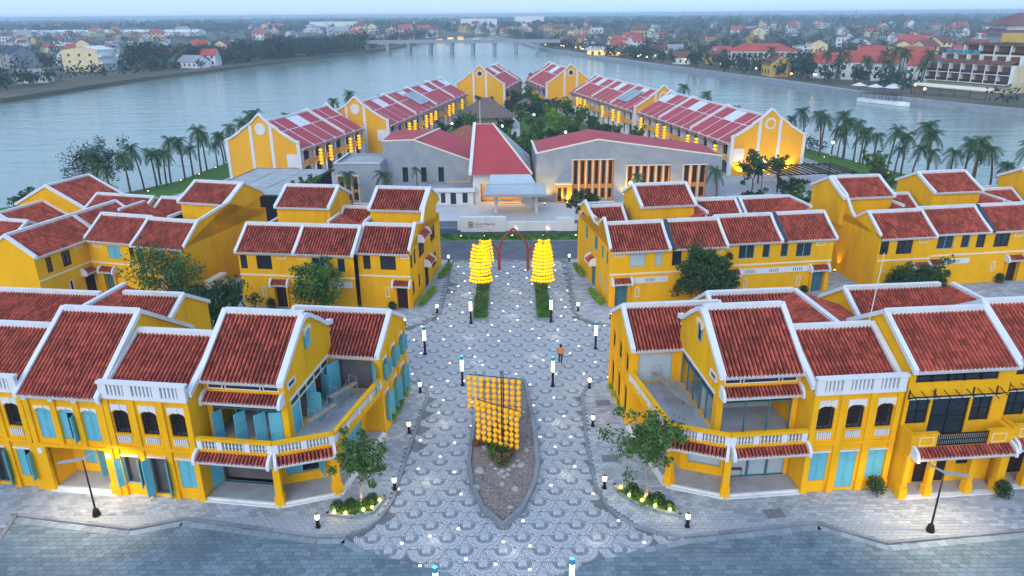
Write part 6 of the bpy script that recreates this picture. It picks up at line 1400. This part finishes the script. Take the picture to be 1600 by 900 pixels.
# ================================================================ the far banks
LBK = [(-188, 275), (-182, 357), (-159, 472), (-128, 590), (-108, 690), (-96, 850), (-82, 1010)]
RBK = [(190, 170), (151, 216), (131, 252), (113, 330), (80, 440), (24, 666), (6, 850), (-30, 1070)]
def edge_x(P, y):
    for (x0, y0), (x1, y1) in zip(P, P[1:]):
        if y0 <= y <= y1: return x0+(x1-x0)*(y-y0)/(y1-y0)
    return P[0][0] if y < P[0][1] else P[-1][0]-(y-P[-1][1])*.4
def far_house(kind, w_, d_, h_, rh, wallm, roofm):
    a = MB(); a.box(-w_/2, w_/2, -d_/2, d_/2, 0, h_)
    if kind != 'flat': a.add([(-w_/2, -d_/2, h_), (-w_/2, d_/2, h_), (-w_/2, 0, h_+rh*.97), (w_/2, -d_/2, h_), (w_/2, d_/2, h_), (w_/2, 0, h_+rh*.97)], [(0, 1, 2), (3, 5, 4)])
    r = MB(); e = .5
    if kind == 'gable':
        k = rh/(d_/2)*e
        for s in (1, -1): r.add([(-w_/2-.3, s*(d_/2+e), h_-k), (w_/2+.3, s*(d_/2+e), h_-k), (w_/2+.3, 0, h_+rh), (-w_/2-.3, 0, h_+rh), (-w_/2-.3, s*(d_/2+e), h_-k+.25), (w_/2+.3, s*(d_/2+e), h_-k+.25), (w_/2+.3, 0, h_+rh+.25), (-w_/2-.3, 0, h_+rh+.25)], [(0,1,2,3), (4,5,6,7), (0,1,5,4), (1,2,6,5), (3,0,4,7)])
    elif kind == 'hip': r.add([(-w_/2-e, -d_/2-e, h_), (w_/2+e, -d_/2-e, h_), (w_/2+e, d_/2+e, h_), (-w_/2-e, d_/2+e, h_), (-w_/4, 0, h_+rh), (w_/4, 0, h_+rh)], [(0,1,5,4), (1,2,5), (2,3,4,5), (3,0,4), (3,2,1,0)])
    else: r.box(-w_/2-.2, w_/2+.2, -d_/2-.2, d_/2+.2, h_, h_+.5)
    q = MB(); n = max(2, int(w_/3))
    for z in ([1.0] if h_ < 4.5 else [1.0, 4.2] if h_ < 8 else [1.0, 4.2, 7.4]):
        for i in range(n): x = -w_/2+w_*(i+.5)/n; q.box(x-.55, x+.55, -d_/2-.03, d_/2+.03, z, z+1.6)
    m2 = max(1, int(d_/4))
    return a.mesh('wall', wallm), r.mesh('roof', roofm), q.mesh('window_row', 'glass')
FH = [('white house with red gabled roof', far_house('gable', 11, 8, 6, 3, 'farwhite', 'farred')), ('white house with dull brown gabled roof', far_house('gable', 10, 9, 4, 3, 'farwhite', 'farbrown')), ('cream house with red hipped roof', far_house('hip', 12, 9, 5.5, 3, 'farcream', 'farred')), ('white flat-roofed house', far_house('flat', 9, 8, 7, 0, 'farwhite', 'fargrey')), ('low house with wide grey gabled roof', far_house('gable', 14, 10, 3.6, 3, 'farwhite', 'fargrey')), ('tall narrow cream house with brown roof', far_house('gable', 7, 10, 9, 2.5, 'farcream', 'farbrown')), ('yellow house with brown gabled roof', far_house('gable', 10, 8, 5, 3, 'faryellow', 'farbrown'))]
rf = np.random.RandomState(21); placed = []
def put(k, x, y, rz, s, grp, bank):
    lab, (wa, ro, wi) = FH[k]; t = thing('house', lab + ' on the ' + bank, 'house', (x, y, .15), rz, grp); t.scale = (s,)*3
    link('wall', wa, t); link('roof', ro, t); o = link('windows', wi, t); o['kind'] = 'stuff'
KEEP = [(-228, 398, 50), (169, 277, 34), (165, 310, 30), (-290, 450, 25), (-268, 395, 16), (137, 410, 30), (152, 335, 30), (172, 305, 30), (158, 250, 32), (185, 240, 25), (316, 620, 25)]
def try_house(bank):
    d = 300*math.exp(rf.rand()*1.75); y = d
    if bank == 'L':
        x = edge_x(LBK, y)-14-rf.rand()**1.5*(d*.62); 
        if d < 330: x -= 40
    else: x = edge_x(RBK, y)+16+rf.rand()**1.3*(d*.72)
    if abs(x) > y*.74+20: return
    if any(math.hypot(x-a, y-b) < r for a, b, r in KEEP): return
    if any(math.hypot(x-a, y-b) < 13 for a, b in placed): return
    placed.append((x, y)); k = rf.choice(7, p=[.24, .18, .14, .12, .12, .08, .12] if bank == 'R' else [.22, .16, .10, .2, .16, .1, .06])
    s = .8+.45*rf.rand(); 
    if d > 900: s *= 1.35
    put(k, x, y, rf.choice([0, R(90), R(15), R(-20), R(75)])+rf.randn()*.1, s, FH[k][0]+'s on the '+('opposite bank by the yellow apartment block' if bank == 'L' else 'hotel bank'), 'apartment block bank' if bank == 'L' else 'hotel bank')
for _ in range(900):
    if sum(1 for p in placed if p[0] < -90) < 120: try_house('L')
    if sum(1 for p in placed if p[0] >= -90) < 150: try_house('R')
# the woods between the houses
def woods(bank, n, seed):
    r = np.random.RandomState(seed); cs = []; rr = []
    while len(cs) < n:
        y = 230*math.exp(r.rand()*2.6) if bank == 'R' else 290*math.exp(r.rand()*2.5); near = r.rand() < (.35 if bank == 'L' else .12)
        if bank == 'L': x = edge_x(LBK, y)-(8+r.rand()*22 if near else 8+r.rand()*y*.72)
        else: x = edge_x(RBK, y)+(9+r.rand()*20 if near else 9+r.rand()*y*.85)
        if abs(x) > y*.78+40: continue
        if any(math.hypot(x-a, y-b) < 7.5 for a, b in placed) or any(math.hypot(x-a, y-b) < q*.62 for a, b, q in KEEP): continue
        if bank == 'R' and y < 470 and x-edge_x(RBK, y) < 55 and r.rand() < .6: continue
        if bank == 'L' and y < 480 and -(x-edge_x(LBK, y)) < 24 and r.rand() < .8: continue
        s = (2.6+2.4*r.rand())*(1.4 if y > 700 else 1)*(1.5 if y > 1400 else 1)
        if r.rand() < .06: s *= 1.5
        for _ in range(3): cs.append((x+r.randn()*s*.45, y+r.randn()*s*.45, s*(.7+.75*r.rand()))); rr.append(s*.75)
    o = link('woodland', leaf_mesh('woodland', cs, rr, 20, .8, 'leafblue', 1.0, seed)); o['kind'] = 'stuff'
woods('L', 4500, 5); woods('R', 6300, 6)
cs = []; rr = []; r_ = np.random.RandomState(31)
for _ in range(260):
    y = 440+250*r_.rand(); x = edge_x(LBK, y)-6-r_.rand()*62; s_ = 3.6+3*r_.rand()
    if any(math.hypot(x-a, y-b) < 8 for a, b in placed): continue
    for _ in range(3): cs.append((x+r_.randn()*s_*.4, y+r_.randn()*s_*.4, s_*(.7+.8*r_.rand()))); rr.append(s_*.75)
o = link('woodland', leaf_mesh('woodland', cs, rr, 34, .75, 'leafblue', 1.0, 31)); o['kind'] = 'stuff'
# bigger far canopies and the dim tree line at the horizon
cs = []; rr = []
r_ = np.random.RandomState(9)
for _ in range(1900):
    y = 1300+3400*r_.rand(); x = (r_.rand()*2-1)*y*.8; cs.append((x, y, 6+4*r_.rand())); rr.append(16+10*r_.rand())
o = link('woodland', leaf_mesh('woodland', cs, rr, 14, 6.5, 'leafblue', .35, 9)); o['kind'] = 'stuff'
# taller single trees and palms on the hotel bank
FT = [tree_data(11, 5, 51, 'leafblue', 700, .75, 'bark', .2, 9, .3), tree_data(9, 4, 52, 'leafdark', 700, .65, 'bark', .2, 9, .28)]
k = 0
for x, y in [(98, 400), (92, 430), (84, 470), (78, 490), (106, 372), (68, 520), (60, 560), (50, 600), (120, 440), (100, 460), (112, 400), (130, 385), (124, 345), (122, 365), (128, 325), (135, 318), (140, 302), (150, 292), (215, 400), (240, 420), (260, 430), (200, 330), (190, 300)]:
    plant('bank_tree', 'broad dark tree along the promenade of the hotel bank', 'tree', FT[k % 2], (x, y, .15), .5+.3*rs.rand(), rs.rand()*6, 'trees along the hotel bank promenade'); k += 1
for x, y in [(128, 330), (131, 326), (134, 320), (137, 312), (141, 306), (143, 298), (146, 292), (149, 286), (152, 300), (147, 310), (157, 318), (120, 350), (160, 292), (163, 300), (140, 322), (154, 280), (126, 340), (118, 415), (108, 420), (155, 308)]:
    plant('palm_tree', 'tall palm before the red roofs on the hotel bank', 'palm', PD[k % 4], (x, y, .15), 1.45+.35*rs.rand(), rs.rand()*6, 'palms of the hotel bank'); k += 1
for x, y in [(-262, 428), (-208, 430), (-200, 440), (-190, 455), (-182, 470), (-172, 490), (-168, 510), (-160, 520), (-155, 540), (-148, 560), (-142, 580), (-138, 600), (-150, 590), (-165, 560), (-130, 620), (-125, 640), (-136, 640)]:
    plant('bank_tree', 'broad dark tree on the bank near the yellow apartment block', 'tree', FT[k % 2], (x, y, .2), .9+.5*rs.rand(), rs.rand()*6, 'trees on the apartment block bank'); k += 1
# apartment block
t = thing('apartment_block', 'pale yellow four-storey apartment block with small square windows across the river', 'building', (-233, 418, .2), R(-6))
w1 = W(-10.5, -6, 10.5, -6); hs = [(x, x+1.3, z, z+1.4) for z in (1.2, 4.6, 8.0) for x in (3.5, 9.6, 15.8)]
wall(t, w1, 0, 11.3, hs, 'farcream', .3, top=[(21, 11.3), (13, 13), (0, 11.3)])
for h in hs: win(t, w1, *h, 'brown', dep=.25)
wall(t, W(10.5, -6, 10.5, 10), 0, 11.3, mat='farwhite'); wall(t, W(-10.5, 10, -10.5, -6), 0, 11.3, mat='farcream')
m = MB(); m.quad((-10.8, -6.3, 11.3), (2.5, -6.3, 13.1), (2.5, 10, 13.1), (-10.8, 10, 11.3)); m.quad((2.5, -6.3, 13.1), (10.8, -6.3, 11.3), (10.8, 10, 11.3), (2.5, 10, 13.1)); m.build('roof', 'farwhite', t)
for z in (4, 7.5): m = MB(); m.box(10.5, 12, -5.5, 5, z, z+1.0); m.build('balcony', 'farwhite', t)
# grey row houses and white house to its left
for i, (x, y) in enumerate(((-298, 448), (-289, 446))):
    t = thing('row_house', 'grey row house with sloping ribbed roof near the apartment block', 'house', (x, y, .2), R(-18), 'grey row houses'); a, r2, q = far_house('gable', 8.6, 14, 9, 3.5, 'fargrey', 'slate'); link('wall', a, t); link('roof', r2, t); o = link('windows', q, t); o['kind'] = 'stuff'
t = thing('house', 'white riverside house with flat roof, left of the grey row houses', 'house', (-272, 392, .2), R(-10)); a, r2, q = far_house('flat', 12, 9, 10, 0, 'farcream', 'farwhite'); link('wall', a, t); link('roof', r2, t); o = link('windows', q, t); o['kind'] = 'stuff'
t['label'] = 'tall cream riverside house with flat white roof, beyond the grey row houses'
# long white sheds far away
for i in range(5):
    t = thing('warehouse', 'long low white warehouse on the plain behind the apartment block', 'warehouse', (-780+70*i, 1250-18*i, .2), R(-8), 'white warehouses'); a, r2, q = far_house('gable', 60, 22, 6, 3, 'farwhite', 'farwhite'); link('wall', a, t); link('roof', r2, t)
# colonnaded villa
t = thing('villa', 'long white colonnaded villa with red hipped roof on the hotel bank', 'building', (137, 411, .15), R(-6))
m = MB(); m.box(-17, 17, 0, 12, 0, 7.5); m.build('wall', 'farcream', t); m = MB(); m.add([(-18, -3, 8), (18, -3, 8), (18, 13, 8), (-18, 13, 8), (-9, 5, 12), (9, 5, 12)], [(0,1,5,4), (1,2,5), (2,3,4,5), (3,0,4), (3,2,1,0)]); m.build('roof', 'farred', t)
for i in range(13): m = MB(); m.box(-17+i*2.83-.25, -17+i*2.83+.25, -2.6, -2.1, 0, 7.6); m.build('column', 'farwhite', t)
m = MB(); m.box(-17.4, 17.4, -2.8, 0, 7.5, 8); m.build('entablature', 'farwhite', t)
for i in range(12):
    m = MB(); x = -17+i*2.83+.7; m.box(x, x+1.4, -.06, .0, 1, 3.4); m.build('window', 'glass', t); m = MB(); m.box(x, x+1.4, -.06, 0, 4.6, 6.8); m.build('window', 'glass', t)
# cluster of red-roofed resort houses
for i, (x, y, w_, d_, h_, rz) in enumerate([(143, 343, 16, 10, 6.5, -25), (152, 334, 16, 10, 7.5, -25), (162, 326, 16, 10, 7.5, -25), (172, 316, 16, 10, 7.0, -25), (164, 345, 20, 11, 9, -25), (180, 335, 20, 11, 9, -25), (186, 312, 16, 10, 8, -25), (196, 325, 20, 11, 9.5, -25)]):
    t = thing('red_roof_house', 'white waterside house with broad bright red gabled roof beside the balconied hotel', 'house', (x, y, .15), R(rz), 'red-roofed houses by the hotel'); a, r2, q = far_house('gable', d_, w_, h_, 4, 'farwhite', 'farred'); link('wall', a, t); link('roof', r2, t); o = link('windows', q, t); o['kind'] = 'stuff'
# balconied hotel
t = thing('hotel', 'stepped cream hotel with rows of balconies and roof terraces by the water', 'building', (168, 277, .15), R(-64))
# frame: u along the river (towards the camera), v away from the water
def tier(v0, v1, z0, z1, u0, u1, n):
    f = W(u0, v0, u1, v0); b = (u1-u0)/n
    m = MB(); m.box(u0, u1, v0+1.6, v1, z0, z1); m.build('wall', 'farcream', t)
    m = MB(); m.box(u0-.2, u1+.2, v0-.2, v0+1.8, z0-.25, z0); m.build('balcony_slab', 'farwhite', t)
    for i in range(n+1): m = MB(f); m.box(b*i-.18, b*i+.18, -1.6, .1, z0, z1); m.build('fin_wall', 'farwhite', t)
    for i in range(n):
        m = MB(f); m.box(b*i+.2, b*(i+1)-.2, -.05, .05, z0, z0+1.0); m.build('railing', 'brown', t); m = MB(f); m.box(b*i+.5, b*(i+1)-.5, -1.62, -1.5, z0, z1-.5); w__ = m.build('window', 'glowdim' if (i*5+int(z0)) % 5 == 0 else 'wood', t)
tier(0, 16, 3.2, 6.4, -16, 16, 7); tier(0, 16, 6.4, 9.6, -16, 16, 7); tier(4, 16, 9.6, 12.8, -13, 16, 6); tier(7, 16, 12.8, 16.2, -7, 16, 4)
m = MB(); m.box(-16, 16, 1.8, 16, 0, 3.2); m.build('wall', 'farcream', t)
for i in range(7): m = MB(); m.add([(-16+4.57*i+.2, -.3, 9.9), (-16+4.57*(i+1)-.2, -.3, 9.9), (-16+4.57*(i+1)-.2, 3.8, 10.9), (-16+4.57*i+.2, 3.8, 10.9)], [(0, 1, 2, 3)]); m.build('balcony_roof', 'farbrown', t)
for a, b, c, d, z, mt in ((-13, -6, 9, 16, 13, 'farbrown'), (4, 10, 10, 16, 17, 'faryellow'), (-7.5, 16.5, 6.5, 17, 16.2, 'farbrown')):
    m = MB(); m.box(a, b, c, d, z, z+(.5 if mt == 'farbrown' else 3)); m.build('roof', mt, t)
for i in range(4): m = MB(); m.box(-12+3.4*i, -9.6+3.4*i, 4.2, 5.2, 12.9, 14.1); m.build('terrace_screen', 'lampblue', t)
# waterside awning, jetty boat and parasols
t = thing('terrace_awning', 'long pale awning over the waterside terrace of the hotel', 'awning', (150, 256, .15), R(-64)); m = MB(); m.add([(-14, 0, 3), (14, 0, 3), (14, 3.5, 3.6), (-14, 3.5, 3.6), (-14, 0, 3.1), (14, 0, 3.1), (14, 3.5, 3.7), (-14, 3.5, 3.7)], [(0,3,2,1), (4,5,6,7), (0,1,5,4), (1,2,6,5), (2,3,7,6), (3,0,4,7)]); m.build('cloth', 'cream', t)
for i in range(6): m = MB(); m.tube((-13.5+5.4*i, .2, 0), (-13.5+5.4*i, .2, 3), .1); m.build('post', 'brown', t)
for k_, (x, y) in enumerate(((130, 266), (134, 262), (127, 272), (137.5, 268))):
    t = thing('parasol', 'square white parasol on the terrace by the moored river boat', 'parasol', (x, y, .15), .3, 'white parasols by the river'); m = MB(); m.add([(-2, -2, 2.6), (2, -2, 2.6), (2, 2, 2.6), (-2, 2, 2.6), (0, 0, 3.7)], [(0,1,4), (1,2,4), (2,3,4), (3,0,4), (3,2,1,0)]); m.build('canopy', 'white', t); m = MB(); m.tube((0, 0, 0), (0, 0, 2.7), .06); m.build('pole', 'wood', t)
t = thing('river_boat', 'long flat river boat moored at the hotel terrace', 'boat', (126.5, 252, -1.45), R(-62)); m = MB(); m.prism([(-9, -1.5), (7, -1.5), (10, 0), (7, 1.5), (-9, 1.5)], 0, 1.2); m.build('hull', 'farwhite', t); m = MB(); m.box(-8, 6, -1.4, 1.4, 3.0, 3.15); m.build('canopy', 'brown', t)
for i in range(6):
    for s in (-1.3, 1.3): m = MB(); m.tube((-7.8+2.7*i, s, 1.2), (-7.8+2.7*i, s, 3.0), .06); m.build('post', 'brown', t)
# big halls on the skyline
t = thing('temple_hall', 'large tiered hall with broad dark red hipped roofs above the hotel', 'building', (380, 560, .15), R(-8))
m = MB(); m.box(-22, 22, -14, 14, 0, 18); m.build('wall', 'farwhite', t)
for z, s in ((12, 1.15), (18, 1.0)): m = MB(); m.add([(-26*s, -18*s, z), (26*s, -18*s, z), (26*s, 18*s, z), (-26*s, 18*s, z), (-10, 0, z+8), (10, 0, z+8)], [(0,1,5,4), (1,2,5), (2,3,4,5), (3,0,4), (3,2,1,0)]); m.build('roof', 'farbrown', t)
t = thing('house', 'white double-gabled house rising behind the red-roofed waterside houses', 'house', (262, 500, .15), R(-5)); a, r2, q = far_house('gable', 18, 11, 9, 4, 'farwhite', 'farred'); link('wall', a, t); link('roof', r2, t); o = link('windows', q, t); o['kind'] = 'stuff'
for i, (x, y, w_, h_) in enumerate(((-60, 1500, 70, 20), (40, 1600, 60, 24), (-330, 1450, 90, 17))):
    t = thing('tower_block', 'pale multi-storey block on the horizon beyond the bridge', 'building', (x, y, .2), 0, 'pale blocks on the horizon'); a, r2, q = far_house('flat', w_, 18, h_, 0, 'farwhite', 'fargrey'); link('wall', a, t); link('roof', r2, t); o = link('windows', q, t); o['kind'] = 'stuff'
t = thing('radio_mast', 'thin lattice radio mast on the horizon', 'mast', (700, 1560, 0)); m = MB()
for s, q in ((1, 1), (1, -1), (-1, 1), (-1, -1)): m.tube((s*3, q*3, 0), (s*.8, q*.8, 30), .5, .3, n=4)
for z in range(0, 28, 4): k_ = 3-2.2*z/30; m.tube((-k_, -k_, z), (k_, -k_, z+4), .25, n=4); m.tube((k_, k_, z), (-k_, k_, z+4), .25, n=4)
m.build('lattice', 'metal', t)
# bridge
t = thing('road_bridge', 'low grey concrete road bridge on wide piers across the river', 'bridge', (-53, 640, 0), R(-4))
m = MB(); m.box(-95, 95, -5, 5, 5.6, 7.0); m.build('deck', 'concrete', t)
for s in (-4.9, 4.7): m = MB(); m.box(-95, 95, s, s+.2, 7.0, 8.1); m.build('parapet', 'fargrey', t)
for i in range(9):
    m = MB(); x = -68+i*18; m.box(x-1.3, x+1.3, -4, 4, -3, 5.6); m.box(x-2, x+2, -4.6, 4.6, 4.6, 5.6); m.build('pier', 'concrete', t)
for i in range(7): m = MB(); x = -80+i*26; m.tube((x, 4, 7), (x, 4, 14), .12); m.tube((x, 4, 14), (x, 1.5, 14.6), .1); m.build('lamp_post', 'metal', t)
# lit boats beyond the bridge
for i, (x, y) in enumerate(((-88, 830), (-80, 870), (-66, 840), (-58, 905), (-48, 860), (-72, 930), (-40, 900), (-62, 960))):
    t = thing('tour_boat', 'small lit tour boat on the river beyond the bridge', 'boat', (x, y, -1.5), rs.rand(), 'lit boats beyond the bridge'); m = MB(); m.prism([(-5, -1.6), (4, -1.6), (6.5, 0), (4, 1.6), (-5, 1.6)], 0, 1.3); m.build('hull', 'wood', t); m = MB(); m.box(-4, 3, -1.3, 1.3, 1.3, 3.6); m.build('cabin', 'glowdim' if i % 2 else 'farwhite', t); m = MB(); m.box(-4.4, 3.4, -1.6, 1.6, 3.6, 3.9); m.build('roof', 'farbrown', t)
# promenade walls and lamps along the hotel bank, revetment on the other
m = MB(); P_ = RBK
for (x0, y0), (x1, y1) in zip(P_, P_[1:]): w_ = W(x0, y0, x1, y1); q = MB(w_); q.box(0, w_.L, -.2, .6, -2, .75); m.v += q.v; m.f += [tuple(i+len(m.v)-len(q.v) for i in f) for f in q.f]
o = m.build('embankment', 'concrete'); tag(o, kind='structure')
sheet('path', [(x+1.2, y) for x, y in RBK]+[(x+6, y+2) for x, y in RBK[::-1]], .19, 'greyflat')
m = MB()
ll = np.random.RandomState(4)
for i in range(34):
    y = 250+ll.rand()*420; x = edge_x(RBK, y)+5+ll.rand()*14
    t = thing('bank_lamp', 'warm lit lamp among the trees of the hotel bank', 'lamp', (x, y, .15), 0, 'lamps on the hotel bank'); q = MB(); q.tube((0, 0, 0), (0, 0, 2.6), .06, n=5); q.build('pole', 'black', t); q = MB(); q.lathe((0, 0, 2.6), [(.2, 0), (.42, .25), (.42, .55), (.15, .8)], 8); q.build('globe', 'glowwarm', t)
t = thing('restaurant', 'lit waterside restaurant under a wide pale green roof', 'building', (68, 542, .15), R(-22)); m = MB(); m.box(-12, 12, -5, 5, 0, 3.4); m.build('wall', 'glowdim', t); m = MB(); m.add([(-14, -7, 3.6), (14, -7, 3.6), (14, 7, 5.4), (-14, 7, 5.4), (-14, -7, 3.9), (14, -7, 3.9), (14, 7, 5.7), (-14, 7, 5.7)], [(0,3,2,1), (4,5,6,7), (0,1,5,4), (1,2,6,5), (2,3,7,6), (3,0,4,7)]); m.build('roof', 'panelgrey', t)
for x in (-8, -3, 3, 8): m = MB(); m.box(x-.9, x+.9, -5.3, -5.0, .2, 2.6); m.build('door', 'wood', t)
# ================================================================ haze over the whole place
hm = bpy.data.materials.new('haze'); hm.use_nodes = True; n_ = hm.node_tree.nodes; n_.clear()
pv = n_.new('ShaderNodeVolumePrincipled'); pv.inputs['Density'].default_value = .00036; pv.inputs['Color'].default_value = (.70, .86, 1, 1); pv.inputs['Anisotropy'].default_value = 0
ou = n_.new('ShaderNodeOutputMaterial'); hm.node_tree.links.new(pv.outputs[0], ou.inputs['Volume']); MAT['haze'] = hm
m = MB(); m.box(-6500, 6500, -400, 9500, -4, 31); tag(m.build('haze', 'haze'), kind='stuff')
